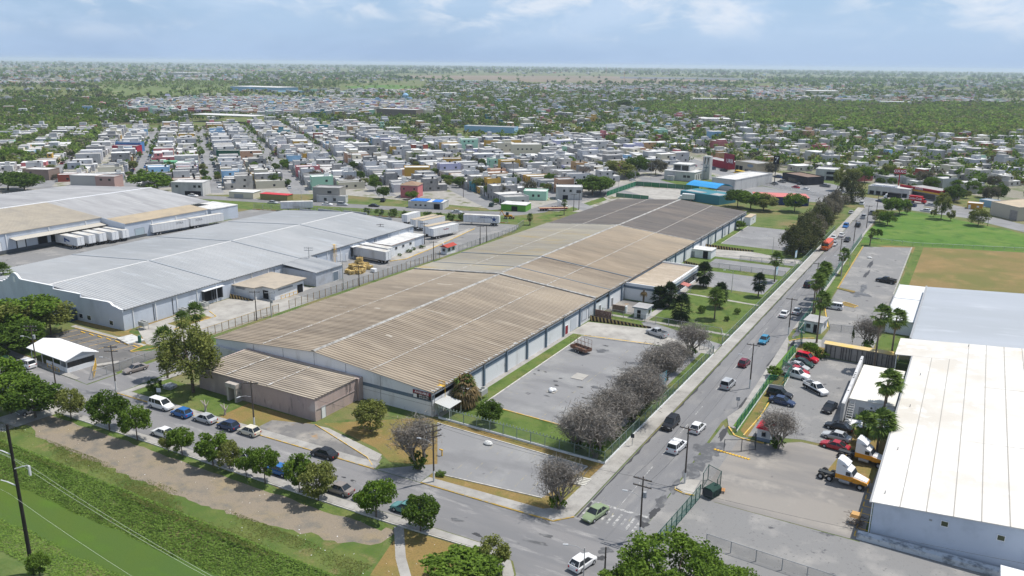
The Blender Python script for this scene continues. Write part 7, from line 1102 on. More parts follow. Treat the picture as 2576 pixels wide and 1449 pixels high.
for z, s_ in ((16.0, -1), (12.0, -1), (14.2, 1)): b = MB(); b.cyl((-.3, 0, z-.2), (s_*1.4-.3, .3*s_, z+.1+.3*(s_ > 0)), .07, n=6); b.cyl((s_*1.4-.3, .3*s_, z+.1+.3*(s_ > 0)), (s_*2.3-.3, .5*s_, z+.15+.5*(s_ > 0)), .06, n=6); la = b.build('lamp_arm', mat('lamp_grey', (.6, .61, .62)), B_)
MB().box(1.9, 2.15, .4, .6, 13.6, 14.8).build('lamp_head', MC['lamp_grey'], la)
for px, py, h, lb, m_ in ((864, 728, 8.2, 'pale concrete pole by the long fence beside the grey block', POLEC), (904, 720, 6.0, 'dark pole by the long fence right of the pale concrete pole', WOODP), (958, 610, 6.6, 'dark double armed pole beside the white yard office', WOODP), (1068, 615, 7.6, 'dark pole with lamp beside the lower office block', WOODP), (1091, 655, 6.2, 'dark pole with crossarm near the red roofed booth', WOODP), (1208, 615, 6.6, 'dark pole at the far end of the yard fence, left of two', WOODP), (1224, 609, 6.0, 'dark pole at the far end of the yard fence, right of two', WOODP), (646, 806, 7.4, 'dark pole by the yellow railed fence', WOODP), (683, 797, 6.4, 'pale pole with transformers by the yellow railed fence', POLEC), (780, 690, 8.2, 'double armed pole behind the grey block', POLEC), (1443, 531, 7.4, 'dark armed pole on the grass beyond the dark roof', WOODP), (1456, 528, 8.2, 'tall dark pole pair member on the grass beyond the dark roof', WOODP)): pole(G(px, py), h, lb, (0, .7) if 'double' in lb else (0,), 200 if 'lamp' in lb else None, m=m_, white=False, armang=30, trafo='transf' in lb)
for px, py, h, lb in ((1520, 1468, 5.0, 'plain pole at the bottom edge left of the huge tree'), (1468, 1449, 3.9, 'thin camera pole in front of the white taxi hatchback'), (1840, 735, 6.0, 'thin lamp pole on the lot beyond the lawn path'), (1943, 640, 6.0, 'thin lamp pole on the far warehouse parking'), (2137, 671, 6.4, 'thin lamp pole left of the upper parking'), (2115, 703, 6.8, 'thin lamp pole beside the lone fence palm'), (1555, 486, 8.5, 'curved lamp post beside the green screened court'), (760, 525, 8, 'street lamp on the ring road verge behind the blue grey warehouse'), (2484, 569, 7.5, 'pole on the boulevard verge near the beige warehouse'), (1637, 452, 9, 'lamp post left of the church')): pole(G(px, py), h, lb, (), None if 'plain' in lb else 200, m=POLEC if 'thin' in lb or 'lamp' in lb else WOODP, white=False, r=.09 if 'plain' not in lb else .14, name='street_lamp' if 'lamp' in lb else 'utility_pole')
def cable(name, pts, label, m=None, r=.018, sag=.6, group=None):
    b = MB()
    for p, q in zip(pts, pts[1:]):
        n = 8; prev = None
        for i in range(n+1): t = i/n; c_ = (p[0]+(q[0]-p[0])*t, p[1]+(q[1]-p[1])*t, p[2]+(q[2]-p[2])*t-sag*4*t*(1-t)); (b.cyl(prev, c_, r, n=3, cap=False) if prev else None); prev = c_
    tag(b.build(name, m or DARKM), label, 'cable', group)
for k in (-1.15, 1.15): cable('power_cable', [(p[0]+k, p[1]-.18, p[2]-.05) for p in TOPS], 'overhead power cable along the avenue poles, %s side' % ('road' if k < 0 else 'parking'), group='cables along the avenue poles')
cable('power_cable', [(CT[0], CT[1], CT[2]-.1), (TOPS[0][0], TOPS[0][1], TOPS[0][2]-.2)], 'power cable from the corner lot pole across the avenue'); cable('power_cable', [(CT[0], CT[1], CT[2]-.1), P14, P12, P11], 'power cable along the street from the corner pole to the gate kiosk'); cable('power_cable', [(TOPS[0][0], TOPS[0][1], 8.6), (20, 97, 8)], 'power cable from the crossing over the forecourt')
cw = mat('pale_cable', (.42, .46, .38))
for i, (y, z) in enumerate(((47.6, 13.5), (46.0, 15), (45.0, 11.0))): cable('overhead_wire', [(-160, y+3, z+1.2), (-92.6, y-.3, z), (-40, y-4, z-1)], 'pale overhead wire above the canal, %s of three' % ('upper', 'middle', 'lower')[i], cw, .013, .9)
FP = {}
def fence(name, label, pts, h, sp, pm, net, rail=None, plinth=None, pw=.05, top=True, z=0):
    T = thing(name, label, 'fence', (*pts[0], z)); x0, y0 = pts[0]; q = [(p[0]-x0, p[1]-y0) for p in pts]; k = (h, pw, pm.name)
    if k not in FP: FP[k] = MB().box(-pw, pw, -pw, pw, 0, h).mesh('post', pm)
    nb, rb, pb = MB(), MB(), MB(); ph = .3 if plinth else 0; cnt = 0
    for a, c_ in zip(q, q[1:]):
        l = math.dist(a, c_); n = max(1, round(l/sp))
        for i in range(n):
            if cnt < 95: link('post', FP[k], T, (a[0]+(c_[0]-a[0])*i/n, a[1]+(c_[1]-a[1])*i/n, 0)); cnt += 1
        if net: nb.add([(*a, ph+.05), (*c_, ph+.05), (*c_, h-.05), (*a, h-.05)], [(0, 1, 2, 3)])
        if rail: rb.rbox(a, c_, h-.1, h-.03, .06); (rb.rbox(a, c_, ph+.1, ph+.16, .05) if top else None)
        if plinth: pb.rbox(a, c_, 0, ph, .2)
    link('post', FP[k], T, (*q[-1], 0))
    if net: nb.build('mesh_panel', net, T)
    if rail: rb.build('rail', rail, T)
    if plinth: pb.build('plinth', plinth, T)
    return T
GP = mat('green_grey_steel', (.22, .28, .25)); NETG = netmat('thin_wire_mesh', (.16, .18, .17), .22); NETGR = netmat('green_mesh', (.03, .19, .13), .42); GREENP = mat('green_steel', (.03, .16, .11)); SCR = netmat('green_screen', (.02, .15, .075), .93)
T = fence('iron_fence', 'grey green picket fence with white plinth in front of the empty parking', [(-75.8, 107.6), (-44.0, 107.0)], 2.1, 2.6, GP, None, GP, WHITEM)
b = MB()
for i in range(150): x = .1+31.6*i/150; b.box(x-.012, x+.012, -.012-.6*i/150, .012-.6*i/150, .3, 2.0); (b.box(x-.02, x+.02, -.2-.6*i/150, .05-.6*i/150, 2.1, 2.45) if i % 3 == 0 else None)
b.build('picket', GP, T)
fence('mesh_fence', 'grey green mesh fence on white plinth along the avenue sidewalk', [(-44.0, 107.0), (-43.8, 165)], 2.2, 2.9, GP, netmat('grey_green_mesh', (.10, .15, .13), .38), GP, WHITEM); fence('mesh_fence', 'grey mesh fence along the avenue beside lawns and far parkings', [(-43.8, 171.5), (-43.7, 240), (-43.9, 325)], 2.2, 3, GP, MC['grey_green_mesh'], GP, WHITEM); fence('wire_gate', 'open wire gate of the yard driveway on the avenue', [(-44.0, 165.3), (-45.8, 168.2), (-47.3, 166.2)], 2.0, 1.6, GREYM, NETG, GREYM)
fence('wire_fence', 'thin wire fence between the lawn and the truck driveway', [(-76, 179.0), (-62, 179.0), (-46, 178.6), (-44.5, 174.5)], 1.9, 3, GREYM, NETG, GREYM, top=False); fence('wire_fence', 'wire fence across the lots beyond the lawn', [(-68, 242), (-45, 242.6)], 1.8, 3.2, GREYM, NETG, GREYM, top=False); fence('wire_fence', 'wire fence with weeds beside the zigzag ramp', [(-62, 256.3), (-45, 256.8)], 1.8, 3.2, GREYM, NETG, GREYM, top=False)
fence('railed_fence', 'yellow railed mesh fence between the concrete yard and the long warehouse', [(-145.4, 113), (-145.4, 138.5)], 2.2, 1.9, mat('brown_post', (.24, .15, .06)), NETG, mat('dull_yellow_rail', (.48, .33, .11))); fence('railed_fence', 'brown posted fence from the yard gate to the red roofed booth', [(-145.4, 142), (-145.2, 208)], 2.2, 2.2, MC['brown_post'], NETG, GREYM, top=False); fence('railed_fence', 'wire fence from the red roofed booth to the yard corner', [(-145.2, 219), (-145.2, 255), (-149, 270)], 2.2, 2.6, GREYM, NETG, GREYM, top=False)
fence('green_fence', 'bright green mesh fence beside the lawn strip and the red gate booth', [(-29.3, 129.1), (-29.4, 153.5), (-26.7, 154), (-26.9, 161), (-29.0, 163.5), (-28.7, 175)], 2.3, 2.6, GREENP, NETGR, GREENP, mat('pale_plinth', (.5, .5, .47))); fence('green_fence', 'bright green mesh fence from the guard house along the upper parking', [(-29.6, 190.6), (-31.3, 191.5), (-31.4, 206), (-32.4, 234), (-33.0, 313.5)], 2.2, 3, GREENP, NETGR, GREENP, MC['pale_plinth']); fence('green_gate', 'green mesh gate leaf at the guard house entrance', [(-29.8, 186.5), (-28.6, 181.5)], 2.3, 2.5, GREENP, NETGR, GREENP)
fence('green_fence', 'dark green mesh fence from the huge tree to the dumpster gate', [(-29.0, 88.5), (-28.4, 97.5), (-28.0, 104.4)], 2.3, 1.9, mat('dark_green_steel', (.02, .07, .06)), NETGR, MC['dark_green_steel']); fence('green_gate', 'tall open green gate leaf leaning behind the dumpster', [(-28.5, 107.4), (-28.6, 110.4), (-26.4, 109.3), (-26.2, 106.6)], 2.6, 3, MC['dark_green_steel'], NETG, MC['dark_green_steel']); fence('black_gate', 'black framed double gate beside the red gate booth', [(-29.1, 120.8), (-26.7, 122.3), (-24.9, 124.2), (-25.5, 126.4)], 2.2, 2.6, DARKM, None, DARKM)
fence('screened_fence', 'solid green screened fence round the concrete court', [(-151, 354.7), (-152.2, 395.4), (-127.6, 398.2), (-119, 396)], 2.4, 4, GREYM, SCR, None); fence('screened_fence', 'low green screened fence behind the dark roof', [(-146.5, 355.6), (-130.5, 356)], 2.0, 4, GREYM, SCR, None)
fence('wire_fence', 'wire fence along the grass strip behind the trailer yard', [(-262, 239.6), (-208, 255.4), (-157, 271.5)], 2.2, 4, GREYM, NETG, GREYM, top=False); fence('wire_fence', 'wire fence in front of the dark parking and grove', [(-176, 91.4), (-153, 89.6)], 1.8, 3, GREYM, NETG, GREYM, top=False); fence('wire_fence', 'curved top wire fence beside the side street', [(-143.2, 87.5), (-143.6, 108)], 1.8, 2.8, GREYM, NETG, GREYM, top=False)
fence('rail_fence', 'white rail fence between the green field and the brown field', [(-33, 314), (-16, 312.6), (18, 324), (55, 341)], 1.2, 3.2, GREYM, NETG, WHITEM, top=False); fence('wire_fence', 'wire fence at the bottom edge of the forecourt', [(-23.7, 93.4), (-14, 92.8), (4, 92)], 1.7, 3, GREYM, NETG, GREYM, top=False); fence('wire_fence', 'wire fence across the upper parking near the bare tree', [(-25, 196), (-15, 197.5)], 1.7, 2.4, GREYM, NETG, GREYM, top=False); fence('wire_fence', 'pale fence between the boulevard and the grey lot', [(-105, 444), (-80, 424), (-62, 409)], 1.8, 4, WHITEM, NETG, WHITEM, top=False)
fence('yellow_gate', 'yellow sliding truss gate beside the white kiosk', [(-149.6, 92.4), (-146.6, 90.2), (-143.4, 87.6)], 1.7, 1.6, YELP, None, YELP); fence('yellow_railing', 'yellow handrail in front of the gate kiosk', [(-156.8, 86.7), (-152.3, 86.3)], 1.0, 1.4, YELP, None, YELP); fence('yellow_railing', 'yellow railing beside the small service building', [(-153.2, 147), (-153.2, 153)], 1.0, 1.5, YELP, None, YELP)
tag(MB().box(-.15, 4.0, -.7, .7, 0, .14).build('traffic_island', CONC, None, (-149.5, 92.6, .02), (0, 0, 1.05)), 'low concrete island behind the sliding gate', 'traffic island')
def sign(name, label, pos, h, w_, hh, m_, ang, cat='sign', post=GREYM, two=False, txt=None, tm=WHITEM, ts=.5, z=0):
    T = thing(name, label, cat, (*pos[:2], 0), math.radians(ang)); b = MB(); [b.cyl((x, 0, 0), (x, 0, h), .05 if h < 8 else .22, n=6) for x in ((-w_*.45, w_*.45) if two else (0,))]; b.build('post', post, T); b = MB(); b.box(-w_/2, w_/2, -.1, -.05, h-hh, h); o = b.build('panel', m_, T)
    if txt: lettering(txt, o, (0, -.13, h-hh/2), RY, ts, tm)
    return o
sign('no_parking_sign', 'round grey no parking sign on the sidewalk by the green fence', G(1855, 1025), 2.1, .7, .7, mat('sign_grey', (.4, .4, .42)), 20); sign('street_sign', 'small blank sign at the iron fence corner', G(1590, 1122), 2.2, .6, .7, DARKM, 10); sign('route_sign', 'white square sign on the annex lawn by the minivan', G(402, 1004), 2.2, .8, .8, WHITEM, 30)
o = sign('sign_board', 'pale blue and white board facing the avenue beside the grey bare trees', G(1664, 990), 4.3, 3.1, 2.6, mat('board_white', (.62, .66, .66), [((.16, .48, .55), .5, .5, .56)]), 82, two=True); sign('banner_sign', 'white and blue banner sign beside the far avenue palm', G(1951, 706), 4.2, 1.8, 2.4, mat('banner', (.6, .68, .72), [((.2, .45, .6), .6, .5, .56)]), 82, two=True); sign('banner_sign', 'second white banner sign at the shaded far parking', G(2000, 660), 3.8, 1.6, 2.2, MC['banner'], 82, two=True)
o = sign('bus_stop_sign', 'blue bus stop sign at the bottom left edge', (-97.4, 42.9), 2.4, 1.0, 1.0, mat('sign_blue', (.02, .06, .3)), 25); b = MB(); b.box(-.3, .3, -.13, -.101, 1.65, 2.15); b.build('bus_symbol', WHITEM, o)
sign('store_sign', 'tall red pole sign with white lettering above the corner store', G(2257, 487), 12.2, 5.4, 2.3, MC['store_red'], 12, post=MC['store_red'], txt='OXXO', ts=1.9); sign('store_sign', 'black pole sign with white and red numeral at the shopping parking', (-91.4, 437), 15.6, 3.0, 4.2, BLACK, 8, post=DARKM, txt='7', ts=3.6); sign('name_board', 'white name board lettering over the shop arcade', G(1932+290, 440.2+50), 4.8, 12, 1.5, WHITEM, -8, txt='Centro Comercial', tm=NAVYM, ts=1.3)
T = thing('yellow_hydrant', 'yellow barrier arm stand at the corner lot entrance', 'barrier', (*G(1112, 1147), 0)); MB().box(-.08, .08, -.08, .08, 0, .95).build('post', YELP, T); MB().box(-.5, .15, -.1, .1, .95, 1.12).build('arm', YELP, T)
def mast(pos, h, label, w_=1.2, red=False):
    T = thing('lattice_mast', label, 'mast', (*pos[:2], 0)); b = MB(); m2 = mat('mast_red', (.5, .1, .07)) if red else GREYM; c4 = [(-1, -1), (1, -1), (1, 1), (-1, 1)]
    for i in range(4): p, q = c4[i], c4[(i+1) % 4]; b.cyl((p[0]*w_, p[1]*w_, 0), (p[0]*w_*.15, p[1]*w_*.15, h), .07, n=4)
    n = int(h/2.5)
    for k_ in range(n):
        z0, z1 = h*k_/n, h*(k_+1)/n; f0, f1 = w_*(1-.85*k_/n), w_*(1-.85*(k_+1)/n)
        for i in range(4): p, q = c4[i], c4[(i+1) % 4]; b.cyl((p[0]*f0, p[1]*f0, z0), (q[0]*f1, q[1]*f1, z1), .045, n=3)
    b.build('lattice', m2 if red else GREYM, T)
mast(G(2082, 434), 26, 'grey lattice power pylon above the town behind the shopping parking', 2.0); mast(G(1866, 356), 30, 'slim pale mast among the houses right of the church', .5); mast(G(1501, 292), 26, 'thin pale mast behind the store', .4); mast(G(2418, 209), 70, 'far radio mast left of the green belt', 2, True) if 0 else None; mast(G(1524, 196), 60, 'far red and white mast by the brown field', 1.5, True); mast(G(1570, 212), 45, 'distant mast right of the brown field', 1.5, True)
for px, py, h, lb in ((784, 168, 55, 'distant white mushroom water tower on the horizon'), (1021, 279, 22, 'light blue round tank on a pole beside the brown store')):
    T = thing('water_tower', lb, 'water tower', (*G(px, py), 0)); b = MB(); b.cyl((0, 0, 0), (0, 0, h*.8), h*.05, n=8); b.build('column', WHITEM, T); b = MB(); s_ = h*.17; b.loft([[(r_*s_*math.cos(a), r_*s_*math.sin(a), h*.72+z*s_) for a in np.arange(0, 6.28, .6)] for r_, z in ((.3, 0), (1, .8), (1.05, 1.2), (.6, 1.7), (.05, 1.9))]); b.build('tank', WHITEM if h > 30 else SKYB, T)
for i, z in enumerate((0, 1, 2)): tag(MB().box(-.35, .35, -.3, .3, 0, .55).build('marker_post', YELP, None, (-176.2+z*2.6, 95.2-z*1.3, .02), (0, 0, .4)), 'yellow concrete marker in the dark parking, %s from the left' % ORD(i+1), 'marker', 'yellow markers in the dark parking')
# ------------------------------------------------------------------ the town: individual houses, then the mass beyond
HW = [WHT, mat('warm_white_wall', (.50, .47, .43), [((.3, .28, .26), .4, .5, .7)]), mat('cool_white_wall', (.47, .485, .51), [((.3, .3, .31), .4, .5, .7)]), GREYW, GRY, CRM, mat('light_grey_render', (.45, .45, .45), [((.33, .33, .33), .4, .5, .7, (1, 1, .3))]), PEACH, LAV, SKYB, MINT, YLW, PNK, TERRA, OCH, TURQ]
HN = ['white', 'warm white', 'cool white', 'stained white', 'bare grey block', 'cream', 'light grey', 'peach', 'lavender', 'sky blue', 'mint', 'mustard', 'pink', 'brick red', 'ochre', 'turquoise']
HP = np.array([8, 6, 5, 9, 10, 5, 10, 1.6, 1.4, 1.2, .7, 1.1, .9, .8, 1.0, .5]); HP = HP/HP.sum()
RM = [R_FLAT, mat('grimy_roof', (.42, .415, .40), [((.28, .27, .26), .3, .45, .65)]), R_FLAT, R_FLATG, mat('white_sealed_roof', (.68, .68, .67), [((.5, .5, .49), .5, .5, .68)])]; RN = ['pale', 'grimy', 'pale', 'grey', 'bright white']
R_ = random.Random(21); hg = np.random.default_rng(21)
# footprints (x, y, angle, along-street width w, depth d, height, wall idx, roof idx, street no, order)
SLOTS = []
def near_lm(x, y, r): return any(math.hypot(x-a, y-c_) < q+r for a, c_, q in LANDMARK)
VS = [s[0] for s in ST]
for k, (v, t0, t1) in enumerate(ST[:-1]):
    for side in (0, 1):      # right side of street k, left side of street k+1
        vc = v+4.8+6.9 if side == 0 else ST[k+1][0]-4.8-6.9; tt0 = max(t0, ST[k+1][1]-10) if side else t0
        t = tt0+R_.uniform(0, 2); n = 0
        while t < min(t1, ST[k+1][2])-4:
            wd = R_.uniform(5.2, 8.0); 
            if 524 < t+wd and t < 541: t = 541.5; continue
            tc = t+wd/2; x, y = TV(tc, vc); t += wd+(0 if R_.random() < .9 else R_.uniform(2, 6)); n += 1
            if near_lm(x, y, 3.5) or R_.random() < .03: continue
            if k >= 8 and (x > -164 or abs(x+154) < 8): continue
            if y < 205+.27*(x+470)+12 or (x > -168 and y < 520): continue
            two = R_.random() < .36; h = R_.uniform(5.2, 6.6) if two else R_.uniform(2.6, 3.7); dp = R_.uniform(9.5, 13.8)
            SLOTS.append([x, y, 141., wd, dp, h, int(hg.choice(16, p=HP)), R_.choice((0, 1, 2, 3, 4)), k+1+side, side, n, tc > 533])
def clear_of(x, y, r=8):
    for o in RINGC:
        if math.hypot(x-o[0], y-o[1]) < o[2]+r: return False
    return True
RINGC = [(x+(x2-x)*i/12, y+(y2-y)*i/12, 7) for ln in (RING, BOUL) for (x, y), (x2, y2) in zip(ln, ln[1:]) for i in range(12)]+[(-86, 412, 24), (-64, 404, 16), (-80, 448, 20), (-62, 446, 18), (-10, 415, 16), (-26, 428, 12), (-30, 402, 14), (-40, 420, 14), (-137, 376, 30), (-130, 420, 26), (-110, 430, 20), (-145, 455, 20), (-108, 368, 24), (-76, 381, 22), (-45, 396, 14)]
def pip(x, y, poly):
    c_ = False; j = len(poly)-1
    for i in range(len(poly)):
        if (poly[i][1] > y) != (poly[j][1] > y) and x < (poly[j][0]-poly[i][0])*(y-poly[i][1])/(poly[j][1]-poly[i][1]+1e-12)+poly[i][0]: c_ = not c_
        j = i
    return c_
# density of houses and trees by district (districts are drawn on the survey picture)
Z = [  # polygon (survey px), house density, tree density, leaf mix (mid, dark, olive, bright), colourful share
    ([(-300, 150), (860, 160), (860, 186), (560, 208), (300, 212), (-300, 214)], 2.2, .4, 0, .10),
    ([(-300, 214), (300, 212), (620, 222), (600, 248), (330, 262), (180, 300), (-300, 300)], .28, 1.5, 1, .1),
    ([(180, 208), (330, 204), (600, 204), (640, 216), (600, 236), (330, 246)], .0, .5, 3, 0),
    ([(320, 258), (640, 250), (1090, 262), (1090, 296), (820, 296), (330, 288)], 2.4, .10, 0, .42),
    ([(-300, 300), (180, 300), (270, 290), (260, 330), (190, 390), (60, 420), (-300, 420)], .16, 2.0, 1, .1),
    ([(240, 290), (1100, 297), (1400, 300), (1380, 322), (600, 330), (250, 330)], .32, 1.2, 1, .1),
    ([(620, 190), (1280, 198), (1300, 214), (1280, 262), (1090, 262), (640, 250), (600, 215)], .9, .9, 0, .12),
    ([(850, 212), (1070, 208), (1080, 226), (860, 228)], 0, .15, 3, 0),
    ([(1000, 186), (1460, 186), (1930, 200), (1930, 206), (1640, 212), (1290, 210), (1000, 197)], 0, .02, 0, 0),
    ([(1280, 212), (1900, 210), (1880, 262), (1640, 262), (1280, 300), (1100, 297), (1090, 262)], .7, 1.3, 0, .1),
    ([(1880, 213), (2420, 214), (2576, 222), (2900, 224), (2900, 262), (2300, 262), (1900, 258)], 1.5, .6, 0, .25),
    ([(1620, 262), (1900, 256), (2300, 262), (2900, 272), (2900, 352), (2300, 344), (2000, 322), (1800, 302), (1640, 288)], .02, 2.8, 1, 0),
    ([(1280, 300), (1640, 288), (1800, 302), (2000, 322), (2300, 344), (2900, 352), (2900, 620), (2576, 500), (2300, 470), (1900, 420), (1640, 400), (1400, 360), (1280, 330)], .95, 1.0, 0, .14),
    ([(1400, 300), (1640, 400), (1780, 420), (1560, 470), (1400, 420)], .5, .8, 0, .1),
]
def zone(px, py):
    for i in range(len(Z)-1, -1, -1):
        if pip(px, py, Z[i][0]): return Z[i][1:]
    if py < 186: return (.35, .9, 1, .05)
    return (.45, 1.0, 0, .1)
GRID = lambda: None
def in_grid(x, y):
    t, v = tv(x, y); return -120 < v < 300 and 300 < t < (842 if v < 157 else 615)
free = []; ftrees = []
# mid field: scattered plots on the two street directions out to 1.4 km
step = 13.5
for ix in range(-106, 22):
    for iy in range(14, 117):
        x, y = ix*step+R_.uniform(-2.5, 2.5), iy*step+R_.uniform(-2.5, 2.5); d = math.hypot(x, y)
        if d > 1450 or d < 330: continue
        px, py = PX(x, y)
        if not (-60 < px < 2640 and py < 620): continue
        if in_grid(x, y) or y < .9*x+340 and x > -20 and y < 395: continue
        if x > -158 and y < 398: continue
        if y < 205+.27*(x+470)+16 and x < -160: continue
        if x > -40 and y < 402-.9*(x+24): continue
        if not clear_of(x, y) or near_lm(x, y, 7): continue
        hd, td, mix, colr = zone(px, py)
        t_, v2 = tv(x, y)
        if int(t_//step) % 7 == 0 and hd > .3: continue
        if R_.random() < hd*.62:
            wi = int(hg.choice(16, p=HP)) if R_.random() > colr else R_.choice((7, 8, 9, 10, 11, 12, 13, 14, 15, 5)); free.append([x, y, 141.+R_.choice((0, 0, 90)), R_.uniform(6, 9), R_.uniform(7.5, 12.5), R_.uniform(2.8, 3.6) if R_.random() < (.78 if colr < .4 else .1) else R_.uniform(5.2, 6.8), wi, R_.choice((0, 1, 2, 3, 4)), 0, 0, 0, True])
            if R_.random() < td*.35: ftrees.append((x+8, y+5, R_.uniform(2.2, 4), mix))
        for _ in range(3):
            if R_.random() < td*.55: ftrees.append((x+R_.uniform(-7, 7), y+R_.uniform(-7, 7), R_.uniform(2.2, 4.6), mix))
allh = SLOTS+free
for h in allh: h.append(math.hypot(h[0], h[1]))
vis = [h for h in allh if -30 < PX(h[0], h[1])[0] < 2606]; vis.sort(key=lambda h: h[-1]); ind = vis[:236]; rest = [h for h in vis[236:]]
WINM = MB().box(-.55, .55, -.05, .03, 0, 1.05).mesh('window', GLASS); DOORM = MB().box(-.5, .5, -.05, .03, 0, 2.1).mesh('door', mat('dark_door', (.05, .045, .04))); GAR = MB().box(-1.4, 1.4, -.05, .03, 0, 2.2).mesh('garage_door', BLACK); TANK = MB().cyl((0, 0, 0), (0, 0, 1.0), .5, .45, 8).mesh('water_tank', mat('black_tank', (.02, .02, .022)))
near_thing = []
def house_thing(h, label, det=True):
    x, y, an, wd, dp, hh, wi, ri = h[:8]; T = thing('house', label, 'house', (x, y, 0), math.radians(an), 'flat roofed town houses')
    a, c_ = wd/2-.02, dp/2; r = random.Random(int(x*7+y)); b = MB(); b.box(-a, a, -c_, c_, 0, hh)
    part2 = hh > 5 and r.random() < .5; sc_ = 1
    if part2: hl = 3.0; b = MB(); k = r.choice((-1, 1)); b.box(-a, a, -c_, c_, 0, hl); y0, y1 = (-c_, c_*.25) if k < 0 else (-c_*.25, c_); b.box(-a, a, y0, y1, hl, hh)
    else: hl, y0, y1 = hh, -c_, c_
    b.build('wall', HW[wi], T); b = MB(); p = r.uniform(.15, .6)
    for (q0, q1, q2, q3) in ((-a, a, y0, y0+.18), (-a, a, y1-.18, y1), (-a, -a+.18, y0+.18, y1-.18), (a-.18, a, y0+.18, y1-.18)): b.box(q0, q1, q2, q3, hh+.001, hh+p)
    b.build('parapet', HW[wi], T); b = MB(); b.box(-a+.18, a-.18, y0+.18, y1-.18, hh+.003, hh+.08)
    if part2: yy = (y1, c_) if y0 < -c_*.5 else (-c_, y0); b.box(-a, a, yy[0], yy[1], hl+.003, hl+.1)
    if r.random() < .4: b.box(-.9, .9, y0+1.5, y0+3.6, hh+.08, hh+1.5+r.random())
    b.build('roof', RM[ri], T)
    if det:
        for z in ((.9, 3.9) if hh > 5 else (.95,)):
            for k in range(r.choice((1, 2, 2))): link('window', WINM, T, (-a, (k-.5)*dp*.4+r.uniform(-1, 1), z), (0, 0, -math.pi/2)); 
            yy = y0 if z > 3 else -c_; yz = y1 if z > 3 else c_
            link('window', WINM, T, (a*.45, yy, z)); link('window', WINM, T, (-a*.45, yz, z), (0, 0, math.pi))
        link('garage_door' if r.random() < .5 else 'door', GAR if r.random() < .5 else DOORM, T, (-a*.4, -c_, .05)); link('door', DOORM, T, (a*.5, c_, .05), (0, 0, math.pi))
        if r.random() < .6: link('water_tank', TANK, T, (r.uniform(-a*.5, a*.5), y0+1.2+r.random()*2, hh+.08))
    near_thing.append((x, y, label.split('house')[1].split('roof')[-1].lstrip(', ').replace(' the ', ' '))); return T
STN = {i+1: '%s town street' % ORD(i+1) for i in range(13)}
cnt = {}
for h in ind:
    st = h[8]; two = 'two-storey' if h[5] > 5 else 'one-storey'
    if st: key = (st, h[9], h[11]); cnt[key] = cnt.get(key, 0)+1; lab = '%s %s house, %s %s, %s side of %s' % (HN[h[6]], two, ORD(cnt[key]), 'past the cross street' if h[11] else 'from the ring road', 'right' if h[9] == 0 else 'left', STN[st])
    else:
        best = min(((math.hypot(h[0]-a, h[1]-c_), nm_) for a, c_, nm_ in ((-140, 435, 'the church'), (-117, 484, 'the beige workshop'), (-84, 459, 'the dark convenience store'), (-22, 436, 'the red fronted corner store'), (0, 409, 'the orange stand'), (20, 404, 'the beige warehouse'), (-52, 452, 'the balcony shop'), (-141, 504, 'the red hardware store'), (-390, 225, 'the brown and white house'))), key=lambda q: q[0]); key = best[1]; cnt[key] = cnt.get(key, 0)+1
        lab = '%s %s house with %s roof, %s nearest to %s' % (HN[h[6]], two, RN[h[7]], ORD(cnt[key]), best[1])
    house_thing(h, lab, h[-1] < 560)
# houses beyond: one mass
def boxes(H, win=True):
    H = np.array([q[:8] for q in H], float); n = len(H); an = np.radians(H[:, 2]); c_, s_ = np.cos(an), np.sin(an); ux = np.array([-1, 1, 1, -1]); uy = np.array([-1, -1, 1, 1])
    lx = ux*H[:, 3:4]/2; ly = uy*H[:, 4:5]/2; X_ = H[:, 0:1]+lx*c_[:, None]-ly*s_[:, None]; Y_ = H[:, 1:2]+lx*s_[:, None]+ly*c_[:, None]
    v = np.zeros((n, 8, 3)); v[:, :4, 0] = X_; v[:, 4:, 0] = X_; v[:, :4, 1] = Y_; v[:, 4:, 1] = Y_; v[:, 4:, 2] = H[:, 5:6]
    f = np.array([[0, 1, 5, 4], [1, 2, 6, 5], [2, 3, 7, 6], [3, 0, 4, 7], [4, 5, 6, 7]])[None]+8*np.arange(n)[:, None, None]; mi = np.zeros((n, 5), int); mi[:] = H[:, 6:7]; mi[:, 4] = 16+H[:, 7]
    V, F_, Mi = [v.reshape(-1, 3)], [f.reshape(-1, 4)], [mi.reshape(-1)]; off = 8*n
    if win:
        for side, fx, z0 in ((3, -.25, .9), (3, .25, .9), (0, .0, .9), (2, .1, .9), (3, 0, 3.9), (1, 0, .9)):
            sel = np.ones(n, bool) if z0 < 2 else H[:, 5] > 5; m_ = sel.sum(); q = H[sel]; cc, ss = c_[sel], s_[sel]
            nx_, ny_ = {3: (-1, 0), 1: (1, 0), 0: (0, -1), 2: (0, 1)}[side]; w2 = .6; cx_ = nx_*(q[:, 3]/2+.04)+(fx*q[:, 3] if nx_ == 0 else 0); cy_ = ny_*(q[:, 4]/2+.04)+(fx*q[:, 4] if ny_ == 0 else 0); tx_, ty_ = -ny_*w2, nx_*w2
            vv = np.zeros((m_, 4, 3))
            for j, (a, z) in enumerate(((-1, 0), (1, 0), (1, 1.1), (-1, 1.1))): lx_, ly_ = cx_+a*tx_, cy_+a*ty_; vv[:, j, 0] = q[:, 0]+lx_*cc-ly_*ss; vv[:, j, 1] = q[:, 1]+lx_*ss+ly_*cc; vv[:, j, 2] = z0+z
            V.append(vv.reshape(-1, 3)); F_.append(np.arange(4*m_).reshape(-1, 4)+off); Mi.append(np.full(m_, 21)); off += 4*m_
    return np.concatenate(V), np.concatenate(F_), np.concatenate(Mi)
MS = HW+RM+[GLASS]
